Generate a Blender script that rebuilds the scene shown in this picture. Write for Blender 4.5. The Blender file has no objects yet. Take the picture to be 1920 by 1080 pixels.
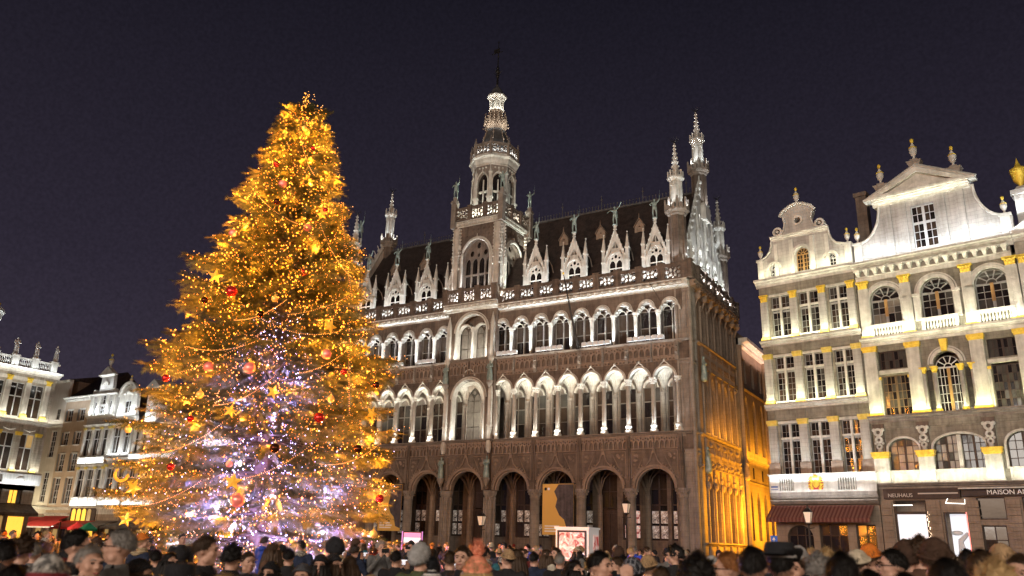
import bpy, bmesh, math, random
from math import sin, cos, pi, radians, sqrt, atan2
from mathutils import Vector, Matrix, Euler, noise
from mathutils.geometry import tessellate_polygon
import numpy as np
random.seed(7)
SC = bpy.context.scene
COL = SC.collection

# ---------------------------------------------------------------- camera
CAM = Vector((18.469, -54.962, 1.75)); F = 1510.194 / 1920
yaw, pitch, roll = 0.5350429, 0.3074419, 0.0276396
fw = Vector((-sin(yaw) * cos(pitch), cos(yaw) * cos(pitch), sin(pitch)))
rt = Vector((cos(yaw), sin(yaw), 0)); up = rt.cross(fw)
r2 = rt * cos(roll) + up * sin(roll); u2 = -rt * sin(roll) + up * cos(roll)
cd = bpy.data.cameras.new('camera'); cam = bpy.data.objects.new('camera', cd); COL.objects.link(cam)
cam.matrix_world = Matrix(((r2.x, u2.x, -fw.x, CAM.x), (r2.y, u2.y, -fw.y, CAM.y), (r2.z, u2.z, -fw.z, CAM.z), (0, 0, 0, 1)))
cd.sensor_width = 36; cd.lens = F * 36; cd.clip_start = .1; cd.clip_end = 2000
SC.camera = cam
cd.dof.use_dof = True; cd.dof.focus_distance = 48; cd.dof.aperture_fstop = 1.8
# ---------------------------------------------------------------- night sky and exposure
W = bpy.data.worlds.new('World'); SC.world = W; W.use_nodes = True
wn = W.node_tree; wn.nodes.clear()
wo = wn.nodes.new('ShaderNodeOutputWorld'); bg = wn.nodes.new('ShaderNodeBackground')
tc = wn.nodes.new('ShaderNodeTexCoord'); sx = wn.nodes.new('ShaderNodeSeparateXYZ'); cr = wn.nodes.new('ShaderNodeValToRGB')
cr.color_ramp.elements[0].position = .0; cr.color_ramp.elements[0].color = (.052, .041, .063, 1)
cr.color_ramp.elements[1].position = .66; cr.color_ramp.elements[1].color = (.0078, .0073, .0125, 1)
e = cr.color_ramp.elements.new(.3); e.color = (.0250, .0203, .0335, 1)
wn.links.new(tc.outputs['Generated'], sx.inputs[0]); wn.links.new(sx.outputs['Z'], cr.inputs[0])
nz = wn.nodes.new('ShaderNodeTexNoise'); nz.inputs['Scale'].default_value = 260; nz.inputs['Detail'].default_value = 1
wn.links.new(tc.outputs['Generated'], nz.inputs['Vector'])
ma = wn.nodes.new('ShaderNodeMath'); ma.operation = 'MULTIPLY_ADD'; ma.inputs[1].default_value = .5; ma.inputs[2].default_value = .75
wn.links.new(nz.outputs['Fac'], ma.inputs[0]); wn.links.new(ma.outputs[0], bg.inputs['Strength'])
wn.links.new(cr.outputs[0], bg.inputs['Color']); wn.links.new(bg.outputs[0], wo.inputs[0])
vs = SC.view_settings
SC.display_settings.display_device = 'sRGB'; vs.view_transform = 'Standard'; vs.look = 'None'; vs.exposure = 0; vs.gamma = 1
vs.use_curve_mapping = False
SC.render.engine = 'CYCLES'; CY = SC.cycles
CY.use_denoising = True
try: CY.denoiser = 'OPENIMAGEDENOISE'; CY.denoising_prefilter = 'ACCURATE'
except Exception: pass
CY.max_bounces = 4; CY.diffuse_bounces = 2; CY.glossy_bounces = 2; CY.transmission_bounces = 2; CY.transparent_max_bounces = 4
CY.caustics_reflective = False; CY.caustics_refractive = False; CY.sample_clamp_indirect = 3; CY.sample_clamp_direct = 0
CY.use_light_tree = True

# added fill lights for the glow of the unseen lit town hall and guild houses on the other sides of the square, behind the camera
def area(name, loc, d, sx_, sy_, power, col=(1, 1, 1), xaxis=(1, 0, 0), parent=None, spread=pi):
    l = bpy.data.lights.new(name, 'AREA'); l.shape = 'RECTANGLE'; l.size = sx_; l.size_y = sy_; l.energy = power; l.color = col
    l.spread = spread
    o = bpy.data.objects.new(name, l); COL.objects.link(o)
    z = -Vector(d).normalized(); x = Vector(xaxis); x = (x - z * x.dot(z)).normalized(); y = z.cross(x)
    m = Matrix((x, y, z)).transposed().to_4x4(); m.translation = Vector(loc)
    if parent is not None:
        o.parent = parent
    o.matrix_local = m
    return o
def spot(name, loc, d, power, ang, col=(1, 1, 1), blend=.5, r=.1, parent=None):
    l = bpy.data.lights.new(name, 'SPOT'); l.energy = power; l.color = col; l.spot_size = radians(ang); l.spot_blend = blend; l.shadow_soft_size = r
    o = bpy.data.objects.new(name, l); COL.objects.link(o); o.location = loc
    if parent is not None: o.parent = parent
    o.rotation_euler = Vector(d).to_track_quat('-Z', 'Y').to_euler()
    return o
area('square_fill', (12, -84, 15), (-.12, 1, .06), 60, 14, 8600, (1, .90, .80), spread=radians(80))  # added fill for the facades, spread narrowed to spare the crowd
area('square_fill_low', (12, -84, 6), (-.12, 1, .02), 60, 5, 3300, (1, .70, .48))  # added low warm fill, no lamp stands here
area('square_fill', (52, -50, 14), (-1, .35, -.15), 30, 16, 4000, (1, .78, .55), xaxis=(0, 1, 0))

# ---------------------------------------------------------------- materials
MT = {}
def nodes(m):
    m.use_nodes = True; nt = m.node_tree; b = nt.nodes['Principled BSDF']; return nt, b
def mat(name, col, rough=.7, metal=0, spec=.3, emit=None, es=0, sampling=None):
    m = bpy.data.materials.new(name); nt, b = nodes(m)
    b.inputs['Base Color'].default_value = (*col, 1); b.inputs['Roughness'].default_value = rough
    b.inputs['Metallic'].default_value = metal; b.inputs['Specular IOR Level'].default_value = spec
    if emit: b.inputs['Emission Color'].default_value = (*emit, 1); b.inputs['Emission Strength'].default_value = es
    if sampling: m.cycles.emission_sampling = sampling
    MT[name] = m; return m
def varied(name, c1, c2, scale=1.2, rough=.75, metal=0, bump=.15, bscale=14, courses=None, spec=.3, streak=.35, soot=None):
    """two-colour weathering in world space, vertical streaks, optional masonry courses in object space"""
    m = bpy.data.materials.new(name); nt, b = nodes(m); N = nt.nodes.new; L = nt.links.new
    g = N('ShaderNodeNewGeometry'); n1 = N('ShaderNodeTexNoise'); n1.inputs['Scale'].default_value = scale; n1.inputs['Detail'].default_value = 7
    n1.inputs['Roughness'].default_value = .65
    L(g.outputs['Position'], n1.inputs['Vector'])
    mp = N('ShaderNodeMapping'); mp.inputs['Scale'].default_value = (3.5, 3.5, .28); L(g.outputs['Position'], mp.inputs['Vector'])
    n2 = N('ShaderNodeTexNoise'); n2.inputs['Scale'].default_value = 1.6; n2.inputs['Detail'].default_value = 4; L(mp.outputs[0], n2.inputs['Vector'])
    mx = N('ShaderNodeMix'); mx.data_type = 'FLOAT'; mx.inputs[0].default_value = streak; L(n1.outputs['Fac'], mx.inputs[2]); L(n2.outputs['Fac'], mx.inputs[3])
    rp = N('ShaderNodeValToRGB'); rp.color_ramp.elements[0].position = .33; rp.color_ramp.elements[1].position = .66
    rp.color_ramp.elements[0].color = (*c1, 1); rp.color_ramp.elements[1].color = (*c2, 1); L(mx.outputs[0], rp.inputs[0])
    colout = rp.outputs[0]
    n3 = N('ShaderNodeTexNoise'); n3.inputs['Scale'].default_value = bscale; n3.inputs['Detail'].default_value = 5; L(g.outputs['Position'], n3.inputs['Vector'])
    h = n3.outputs['Fac']
    if courses:
        t = N('ShaderNodeTexCoord'); s = N('ShaderNodeSeparateXYZ'); c = N('ShaderNodeCombineXYZ'); L(t.outputs['Object'], s.inputs[0])
        ad = N('ShaderNodeMath'); ad.operation = 'ADD'; L(s.outputs['X'], ad.inputs[0]); L(s.outputs['Y'], ad.inputs[1])
        L(ad.outputs[0], c.inputs['X']); L(s.outputs['Z'], c.inputs['Y'])
        br = N('ShaderNodeTexBrick'); br.inputs['Scale'].default_value = 1; br.inputs['Brick Width'].default_value = courses[0]; br.inputs['Row Height'].default_value = courses[1]
        br.inputs['Mortar Size'].default_value = .010; br.inputs['Color1'].default_value = (1, 1, 1, 1); br.inputs['Color2'].default_value = (.86, .86, .86, 1); br.inputs['Mortar'].default_value = (.62, .62, .62, 1)
        L(c.outputs[0], br.inputs['Vector'])
        ml = N('ShaderNodeMix'); ml.data_type = 'RGBA'; ml.blend_type = 'MULTIPLY'; ml.inputs[0].default_value = .8
        L(colout, ml.inputs[6]); L(br.outputs['Color'], ml.inputs[7]); colout = ml.outputs[2]
    L(colout, b.inputs['Base Color'])
    bp = N('ShaderNodeBump'); bp.inputs['Strength'].default_value = bump; bp.inputs['Distance'].default_value = .05; L(h, bp.inputs['Height']); L(bp.outputs[0], b.inputs['Normal'])
    b.inputs['Roughness'].default_value = rough; b.inputs['Metallic'].default_value = metal; b.inputs['Specular IOR Level'].default_value = spec
    MT[name] = m; return m
varied('shade_brown_stone', (.068, .052, .041), (.235, .182, .142), .9, bump=.5, bscale=9, courses=(.62, .30))  # dark copy of the hall's even grey stone, shade put into its colour
varied('mid_stone', (.17, .145, .12), (.36, .315, .265), 1.1, bump=.35, courses=(.5, .34))
varied('lit_pale_stone', (.36, .33, .28), (.66, .62, .54), 1.3, bump=.3)  # light copy of the hall stone, floodlight put into its colour
varied('shade_wall_stone', (.12, .11, .083), (.36, .335, .265), 1.2, bump=.35, courses=(.7, .24))  # darkened between the pilasters, shade put into the colour
varied('white_stone', (.28, .27, .24), (.62, .60, .55), .5, bump=.25, courses=(.7, .24))
varied('cream_stone', (.22, .20, .16), (.54, .50, .42), .9, bump=.3, courses=(.7, .24))
varied('lit_trim_stone', (.36, .35, .30), (.74, .72, .65), 1.4, bump=.25)  # brightest copy, floodlight on columns and pilasters put into the colour
varied('tan_render', (.36, .27, .185), (.50, .385, .27), .6, bump=.1)
varied('pale_render', (.46, .41, .33), (.62, .56, .47), .6, bump=.1)
varied('warm_stone', (.20, .15, .11), (.36, .28, .21), .8, bump=.3, courses=(.6, .3))
varied('lit_rib_stone', (.17, .125, .095), (.35, .275, .215), 1.2, bump=.35)  # ribs and carvings, their light over the darker ground put into the colour
varied('slate', (.020, .015, .013), (.075, .055, .046), 2.2, rough=.6, bump=.5, courses=(.3, .22))
varied('lead', (.05, .05, .05), (.13, .125, .12), 2, rough=.5, bump=.2)
varied('bronze_green', (.14, .20, .18), (.38, .47, .43), 3, rough=.5, metal=.2)
varied('gold', (.60, .40, .04), (.92, .70, .10), 6, rough=.35, metal=.25, bump=.4, bscale=25)
varied('gilt_stone', (.55, .42, .06), (.85, .70, .20), 4, rough=.4, metal=.1, bump=.3)
varied('iron', (.015, .014, .013), (.05, .045, .04), 3, rough=.5, metal=.5)
varied('dark_wood', (.022, .012, .008), (.06, .035, .022), 3, rough=.5)
varied('oak_frame', (.30, .17, .06), (.46, .28, .10), 3, rough=.5)
varied('white_frame', (.40, .41, .41), (.60, .61, .60), 3, rough=.5)
varied('muntin_grey', (.20, .20, .19), (.36, .36, .34), 3, rough=.5)
varied('oak_dark', (.10, .065, .03), (.20, .13, .06), 3, rough=.5)
varied('grey_frame', (.09, .08, .065), (.20, .18, .15), 3, rough=.5)
varied('cobble', (.03, .028, .026), (.085, .08, .072), 3, rough=.45, bump=.6, bscale=7, courses=(.16, .12))
varied('needles', (.055, .062, .018), (.12, .115, .036), 2.5, rough=.6, bump=0)
varied('bark', (.05, .032, .02), (.12, .08, .05), 4, rough=.9, bump=.6)
varied('fur_cloth', (.25, .22, .2), (.5, .46, .42), 20, rough=.95)
def glass(name, col, rough=.08, emit=None, es=0, spec=.8):
    m = varied(name, tuple(.5 * x for x in col), tuple(1.4 * x for x in col), .9, rough=rough, bump=.06, bscale=1.2, spec=spec)
    b = m.node_tree.nodes['Principled BSDF']
    if emit: b.inputs['Emission Color'].default_value = (*emit, 1); b.inputs['Emission Strength'].default_value = es
    return m
glass('dark_glass', (.016, .012, .010)); glass('brown_glass', (.045, .030, .020)); glass('grey_glass', (.07, .065, .055)); glass('curtain_glass', (.20, .18, .14), .25)
glass('lit_glass', (.30, .20, .08), .2, (1, .62, .22), .35)
glass('amber_glass', (.5, .3, .05), .2, (1, .52, .06), 1.5)
glass('reflecting_glass', (.05, .03, .02), .06)

# ---------------------------------------------------------------- geometry accumulator
class M:
    def __init__(s): s.v = []; s.f = []; s.fc = None
    def quadbox(s, p):
        b = len(s.v); s.v += p
        s.f += [(b, b+1, b+2, b+3), (b+7, b+6, b+5, b+4), (b, b+4, b+5, b+1), (b+1, b+5, b+6, b+2), (b+2, b+6, b+7, b+3), (b+3, b+7, b+4, b)]
        return s
    def box(s, x0, x1, y0, y1, z0, z1):
        return s.quadbox([(x0, y0, z0), (x1, y0, z0), (x1, y1, z0), (x0, y1, z0), (x0, y0, z1), (x1, y0, z1), (x1, y1, z1), (x0, y1, z1)])
    def taper(s, cx, cy, z0, z1, w0, d0, w1, d1):
        a, b_, c, d = w0/2, d0/2, w1/2, d1/2
        return s.quadbox([(cx-a, cy-b_, z0), (cx+a, cy-b_, z0), (cx+a, cy+b_, z0), (cx-a, cy+b_, z0), (cx-c, cy-d, z1), (cx+c, cy-d, z1), (cx+c, cy+d, z1), (cx-c, cy+d, z1)])
    def plate(s, outer, holes, y0, y1, back=True):
        loops = [outer] + list(holes); polys = [[Vector((p[0], p[1], 0)) for p in l] for l in loops]
        tris = tessellate_polygon(polys); pts = [p for l in loops for p in l]; n = len(pts); b = len(s.v)
        s.v += [(p[0], y0, p[1]) for p in pts] + [(p[0], y1, p[1]) for p in pts]
        for t in tris:
            s.f.append((b+t[0], b+t[1], b+t[2]))
            if back: s.f.append((b+n+t[2], b+n+t[1], b+n+t[0]))
        k = b
        for l in loops:
            m_ = len(l)
            for i in range(m_):
                j = (i+1) % m_; s.f.append((k+i, k+j, k+j+n, k+i+n))
            k += m_
        return s
    def mould(s, prof, x0, x1, ends=True):
        """closed (y,z) profile run along x"""
        b = len(s.v); n = len(prof)
        s.v += [(x0, p[0], p[1]) for p in prof] + [(x1, p[0], p[1]) for p in prof]
        for i in range(n):
            j = (i+1) % n; s.f.append((b+i, b+j, b+n+j, b+n+i))
        if ends:
            s.f.append(tuple(range(b, b+n))); s.f.append(tuple(range(b+2*n-1, b+n-1, -1)))
        return s
    def lathe(s, prof, n=12, cx=0, cy=0, a0=0, arc=2*pi, sq=1):
        b = len(s.v); full = abs(arc-2*pi) < 1e-6; m_ = n if full else n+1
        for r, z in prof:
            for i in range(m_):
                a = a0+arc*i/n; s.v.append((cx+r*cos(a), cy+r*sin(a)*sq, z))
        for k in range(len(prof)-1):
            for i in range(n):
                j = (i+1) % m_; s.f.append((b+k*m_+i, b+k*m_+j, b+(k+1)*m_+j, b+(k+1)*m_+i))
        if full:
            if prof[0][0] > 1e-4: s.f.append(tuple(b+i for i in range(m_))[::-1])
            if prof[-1][0] > 1e-4: s.f.append(tuple(b+(len(prof)-1)*m_+i for i in range(m_)))
        return s
    def tube(s, pts, r, n=5):
        pts = [Vector(p) for p in pts]; b = len(s.v); r = r if isinstance(r, (list, tuple)) else [r]*len(pts)
        for i, p in enumerate(pts):
            d = (pts[min(i+1, len(pts)-1)]-pts[max(i-1, 0)]).normalized()
            q = d.orthogonal().normalized() if abs(d.z) > .95 else d.cross(Vector((0, 0, 1))).normalized(); w = d.cross(q)
            for k in range(n):
                a = 2*pi*k/n; c = p+(q*cos(a)+w*sin(a))*r[i]; s.v.append(tuple(c))
        for i in range(len(pts)-1):
            for k in range(n):
                j = (k+1) % n; s.f.append((b+i*n+k, b+i*n+j, b+(i+1)*n+j, b+(i+1)*n+k))
        s.f.append(tuple(b+k for k in range(n))[::-1]); s.f.append(tuple(b+(len(pts)-1)*n+k for k in range(n)))
        return s
    def ring(s, cx, cz, ri, ro, y0, y1, a0=0, a1=pi, n=12):
        """solid arch ring in the xz plane"""
        o = [(cx+ro*cos(a0+(a1-a0)*i/n), cz+ro*sin(a0+(a1-a0)*i/n)) for i in range(n+1)]
        q = [(cx+ri*cos(a0+(a1-a0)*i/n), cz+ri*sin(a0+(a1-a0)*i/n)) for i in range(n+1)]
        b = len(s.v)
        for L_ in (o, q):
            for y in (y0, y1): s.v += [(p[0], y, p[1]) for p in L_]
        m_ = n+1
        for i in range(n):
            of, ob_, qf, qb = b+i, b+m_+i, b+2*m_+i, b+3*m_+i
            s.f += [(qf, qf+1, of+1, of), (ob_, ob_+1, qb+1, qb), (of, of+1, ob_+1, ob_), (qb, qb+1, qf+1, qf)]
        s.f += [(b, b+m_, b+3*m_, b+2*m_), (b+n, b+2*m_+n, b+3*m_+n, b+m_+n)]
        return s
    def ball(s, c, r, n=8, m_=6, sc=(1, 1, 1)):
        b = len(s.v)
        for i in range(m_+1):
            t = pi*i/m_
            for k in range(n):
                a = 2*pi*k/n; s.v.append((c[0]+r*sc[0]*sin(t)*cos(a), c[1]+r*sc[1]*sin(t)*sin(a), c[2]+r*sc[2]*cos(t)))
        for i in range(m_):
            for k in range(n):
                j = (k+1) % n; s.f.append((b+i*n+k, b+i*n+j, b+(i+1)*n+j, b+(i+1)*n+k))
        return s
    def add(s, o, loc=(0, 0, 0), rz=0, sc=1, mir=False):
        b = len(s.v); c_, s_ = cos(rz), sin(rz)
        for x, y, z in o.v:
            x, y, z = x*sc, y*sc, z*sc
            if mir: x = -x
            s.v.append((x*c_-y*s_+loc[0], x*s_+y*c_+loc[1], z+loc[2]))
        s.f += [tuple(b+i for i in f) for f in o.f]
        return s
    def swapxy(s):  # turn the xz-built piece to face +X (y -> -x ...)
        s.v = [(-y, x, z) for x, y, z in s.v]; return s
    def mesh(s, name, mt, smooth=False):
        me = bpy.data.meshes.new(name); me.from_pydata(s.v, [], s.f)
        bm = bmesh.new(); bm.from_mesh(me); bmesh.ops.recalc_face_normals(bm, faces=bm.faces); bm.to_mesh(me); bm.free()
        if smooth: me.polygons.foreach_set('use_smooth', [True]*len(me.polygons))
        if mt is not None: me.materials.append(MT[mt] if isinstance(mt, str) else mt)
        return me
CACHE = {}
def tag(o, label=None, cat=None, group=None, kind=None):
    if label: o['label'] = label
    if cat: o['category'] = cat
    if group: o['group'] = group
    if kind: o['kind'] = kind
    return o
def empty(name, loc, rz=0, label=None, cat=None, group=None):
    o = bpy.data.objects.new(name, None); COL.objects.link(o); o.location = loc; o.rotation_euler = (0, 0, rz); o.empty_display_size = .2
    return tag(o, label, cat, group)
def ob(name, m, mt, parent=None, loc=(0, 0, 0), rz=0, smooth=False, **k):
    me = m if isinstance(m, bpy.types.Mesh) else m.mesh(name, mt, smooth)
    o = bpy.data.objects.new(name, me); COL.objects.link(o); o.location = loc; o.rotation_euler = (0, 0, rz)
    if parent is not None: o.parent = parent
    return tag(o, **k)
def inst(name, key, fn, mt, parent=None, loc=(0, 0, 0), rz=0, smooth=False, sc=None, **k):
    kk = (key, mt)
    if kk not in CACHE: CACHE[kk] = fn().mesh(name, mt, smooth)
    o = ob(name, CACHE[kk], mt, parent, loc, rz, **k)
    if sc is not None: o.scale = sc if isinstance(sc, (tuple, list)) else (sc, sc, sc)
    return o
def copy_tree(o, parent=None):
    c = o.copy(); COL.objects.link(c)
    if parent is not None: c.parent = parent
    for ch in list(o.children): copy_tree(ch, c)
    return c
def rect(x0, x1, z0, z1): return [(x0, z0), (x1, z0), (x1, z1), (x0, z1)]
def ell(cx, cz, a, b, rot=0, n=8):
    return [(cx+a*cos(2*pi*i/n)*cos(rot)-b*sin(2*pi*i/n)*sin(rot), cz+a*cos(2*pi*i/n)*sin(rot)+b*sin(2*pi*i/n)*cos(rot)) for i in range(n)]
def lancet(cx, w, z0, z1, n=5, pointed=True):
    """pointed (or round) headed opening outline"""
    h = w/2
    if pointed:
        R = w; zs = z1-sqrt(R*R-h*h); A = math.acos(h/R)
        right = [(cx-h+R*cos(A*i/n), zs+R*sin(A*i/n)) for i in range(n+1)]
        left = [(2*cx-p[0], p[1]) for p in right[:-1]][::-1]
        return [(cx-h, z0), (cx+h, z0)]+right+left
    zs = z1-h
    return [(cx-h, z0), (cx+h, z0)]+[(cx+h*cos(pi*i/(2*n)), zs+h*sin(pi*i/(2*n))) for i in range(2*n+1)]
def segarc(x0, x1, z0, zs, rise, n=10):
    """opening with a segmental/elliptic head"""
    cx = (x0+x1)/2; a = (x1-x0)/2
    return [(x0, z0), (x1, z0)]+[(cx+a*cos(pi*i/n), zs+rise*sin(pi*i/n)) for i in range(n+1)]

# ---------------------------------------------------------------- windows
def window(parent, x, y, z0, w, h, cols, rows, fm, gm='dark_glass', head=None, fr=.07, bar=.03, hb=.08, hcols=(), hrows=(), name='window', fd=.1, label=None):
    """frame with real panes. rows = pane row heights from the bottom as fractions; head: None|'round'|'pointed' lunette above h"""
    key = ('win', round(w, 3), round(h, 3), cols, tuple(rows), head, fr, bar, hb, tuple(hcols), tuple(hrows))
    # columns
    cb = [hb if (i+1) in hcols else bar for i in range(cols-1)]; cw = (w-2*fr-sum(cb))/cols
    rb = [hb if (i+1) in hrows else bar for i in range(len(rows)-1)]; tot = h-2*fr-sum(rb); sr = sum(rows)
    cells = []; zz = fr
    for j, rr in enumerate(rows):
        rh = tot*rr/sr; xx = -w/2+fr
        for i in range(cols):
            cells.append((xx, xx+cw, zz, zz+rh)); xx += cw+(cb[i] if i < cols-1 else 0)
        zz += rh+(rb[j] if j < len(rows)-1 else 0)
    def build():
        m = M(); holes = [rect(*c) for c in cells]; r = w/2
        if head:
            n = 6; out = [(-r, 0), (r, 0), (r, h)]+[(r*cos(pi*i/12), h+r*sin(pi*i/12)) for i in range(1, 12)]+[(-r, h)]
            if head == 'pointed': out = lancet(0, w, 0, h+w*.866, 6)
            if head == 'round':
                ri = r*.35; ro = r-fr
                k = 5
                for i in range(k):
                    a0 = pi*i/k+.06; a1 = pi*(i+1)/k-.06
                    holes.append([(ri*cos(a0), h+.03+ri*sin(a0)), (ro*cos(a0), h+.03+ro*sin(a0)), (ro*cos((a0+a1)/2), h+.03+ro*sin((a0+a1)/2)), (ro*cos(a1), h+.03+ro*sin(a1)), (ri*cos(a1), h+.03+ri*sin(a1))])
                holes.append([((ri-.05)*cos(pi*i/6), h+.03+(ri-.05)*sin(pi*i/6)) for i in range(7)])
            else:
                q = (w-2*fr-.06)/4
                for sgn in (-1, 1): holes.append(lancet(sgn*(q+.03), 2*q, h+.02, h+.02+2*q*.9, 3))
                holes.append(ell(0, h+w*.52, w*.11, w*.13, 0, 6))
        else: out = rect(-w/2, w/2, 0, h)
        return m.plate(out, holes, -fd/2, fd/2)
    f = inst(name, key, build, fm, parent, (x, y, z0), label=label)
    e = .012
    for c in cells:
        cwid, chei = c[1]-c[0]+2*e, c[3]-c[2]+2*e
        g = gm if isinstance(gm, str) else random.choice(gm)
        p = inst('pane', ('pane', round(cwid, 3), round(chei, 3)), lambda: M().box(-cwid/2, cwid/2, -.006, .006, -chei/2, chei/2), g, f, ((c[0]+c[1])/2, 0, (c[2]+c[3])/2))
        p.rotation_euler = (random.uniform(-.02, .02), 0, random.uniform(-.02, .02))
    if head:
        g = gm if isinstance(gm, str) else random.choice(gm); r = w/2-.02
        if head == 'round': fn = lambda: M().plate([(r*cos(pi*i/12), r*sin(pi*i/12)) for i in range(13)], [], -.006, .006)
        else: fn = lambda: M().plate(lancet(0, w-.04, 0, w*.84, 5), [], -.006, .006)
        inst('pane', ('lun', head, round(w, 3)), fn, g, f, (0, 0, h))
    return f
def urn_m(h=1.6):
    s = h/1.6
    return M().lathe([(r*s, z*s) for r, z in [(.2, 0), (.2, .1), (.09, .16), (.07, .3), (.16, .4), (.25, .62), (.27, .85), (.2, .95), (.12, 1.0), (.17, 1.06), (.1, 1.2), (.04, 1.32), (.06, 1.4), (.0, 1.6)]], 12)
def baluster_m(h=.8, r=.08):
    return M().lathe([(r*.9, 0), (r*.9, h*.08), (r*.5, h*.12), (r*1.0, h*.35), (r*.85, h*.5), (r*.4, h*.7), (r*.5, h*.86), (r*.9, h*.9), (r*.9, h)], 8)
def capital_m(w=.5, h=.5, d=.25):
    """leafy Corinthian-like capital with two rows of curled leaves and an abacus"""
    m = M().taper(0, 0, 0, h*.8, w*.82, d, w*.95, d*1.1); m.box(-w*.62, w*.62, -d*.75, d*.5, h*.84, h)
    for row, (zz, n) in enumerate(((.05, 3), (.4, 4))):
        for i in range(n):
            x = (i-(n-1)/2)*w*.9/n
            m.taper(x, -d*.55, h*zz, h*(zz+.32), w*.16, .03, w*.24, .09); m.ball((x, -d*.72, h*(zz+.33)), w*.09, 6, 4)
    for sx_ in (-1, 1): m.ball((sx_*w*.5, -d*.6, h*.76), w*.13, 7, 5)
    return m
# ================================================================ ground
g = M().box(-300, 300, -200, 300, -.3, 0)
ob('square', g, 'cobble', kind='structure')
ob('hall_pavement', M().box(-34.2, 1.9, -1.6, 12.6, 0, .14), 'mid_stone', kind='structure')

class Face:
    """a facade plane: u along it, y into the building, z up"""
    def __init__(s, root, o=(0, 0, 0), rz=0): s.r = root; s.o = Vector(o); s.rz = rz
    def at(s, u, y, z): return (s.o.x+u*cos(s.rz)-y*sin(s.rz), s.o.y+u*sin(s.rz)+y*cos(s.rz), s.o.z+z)
    def ob(s, name, m, mt, smooth=False, **k): return ob(name, m, mt, s.r, tuple(s.o), s.rz, smooth, **k)
    def inst(s, name, key, fn, mt, u=0, y=0, z=0, smooth=False, sc=None, **k): return inst(name, key, fn, mt, s.r, s.at(u, y, z), s.rz, smooth, sc, **k)
    def window(s, u, y, z0, *a, **k):
        f = window(s.r, 0, 0, 0, *a, **k); f.location = s.at(u, y, z0); f.rotation_euler = (0, 0, s.rz); return f
    def strip(s, u0, u1, y, z, d, p, col=(1, 1, .97), w=.12, spread=pi):
        """linear floodlight on a ledge; p watts per metre"""
        dx = Vector((cos(s.rz), sin(s.rz), 0)); dy = Vector((-sin(s.rz), cos(s.rz), 0))
        return area('ledge_floodlight', s.at((u0+u1)/2, y, z), dx*d[0]+dy*d[1]+Vector((0, 0, d[2])), u1-u0, w, p*(u1-u0), col, xaxis=tuple(dx), parent=s.r, spread=spread)

# ================================================================ THE GOTHIC HALL
hall = empty('gothic_hall', (0, 0, 0), 0, 'long grey Gothic hall with two arcaded galleries, central belfry and steep dark roof', 'building')
H = Face(hall); S = Face(hall, (.95, 0, 0), pi/2)
B = 3.87; PX = [0, -3.87, -7.74, -11.6, -15.5, -19.6, -23.5, -27.4, -31.3]
bays = [(PX[i+1], PX[i]) for i in range(len(PX)-1)]

def pier_m(w=.36):
    return M().lathe([(w*1.45, 0), (w*1.45, .55), (w*1.15, .75), (w*1.15, 1.15), (w, 1.3), (w, 4.95)], 16)
def cap_m(w=.36, h=.65):
    m = M().lathe([(w, 0), (w*1.12, .05), (w*1.05, .12), (w*1.2, h*.55), (w*1.5, h*.82), (w*1.55, h)], 8, a0=pi/8)
    for i in range(8):
        a = i*pi/4; m.ball((w*1.22*cos(a), w*1.22*sin(a), h*.5), w*.26, 6, 4); m.ball((w*1.4*cos(a+.39), w*1.4*sin(a+.39), h*.76), w*.22, 6, 4)
    return m
for i, x in enumerate(PX[:4]+PX[6:]):
    c = H.inst('column', 'pier', pier_m, 'mid_stone', x, 0, .14, True)
    inst('capital', 'piercap', cap_m, 'mid_stone', c, (0, 0, 4.9))
def bigpier_m(w=.42, h=5.5):
    m = M().lathe([(w*1.5, 0), (w*1.5, .6), (w*1.15, .8), (w*1.15, 1.2), (w, 1.35), (w, h-.5), (w*1.3, h-.2), (w*1.35, h)], 8, a0=pi/8)
    for i in range(8): m.lathe([(.09, .8), (.09, h-.5)], 6, w*cos(i*pi/4), w*sin(i*pi/4))
    return m
for x in (PX[4], PX[5]): H.inst('pier', 'bigpier', bigpier_m, 'mid_stone', x, -.15, .14)
# corner piers: clustered shafts standing the full height of the hall
def cornerpier_m():
    m = M().box(-.5, .5, -.5, .5, 0, 20.2)
    for z in (0, 8.3, 9.4, 14.6, 16.1): m.box(-.6, .6, -.6, .6, z, z+(.9 if z == 0 else .16))
    for sx_ in (-1, 1):
        for sy in (-1, 1):
            m.lathe([(.14, .9), (.14, 20.2)], 8, sx_*.5, sy*.5)
    for z0, z1 in ((1.2, 8.0), (9.8, 14.4), (16.4, 19.8)):
        for u in (-.22, .22):
            m.box(u-.035, u+.035, -.56, -.5, z0, z1); m.box(.5, .56, u-.035, u+.035, z0, z1)
        m.box(-.6, .6, -.6, .6, z1, z1+.12)
    return m
for x in (.45, -33): H.inst('corner_pier', 'cpier', cornerpier_m, 'mid_stone', x, .45, .0)
H.inst('corner_pier', 'cpier', cornerpier_m, 'mid_stone', .45, 11.3, 0)

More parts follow.
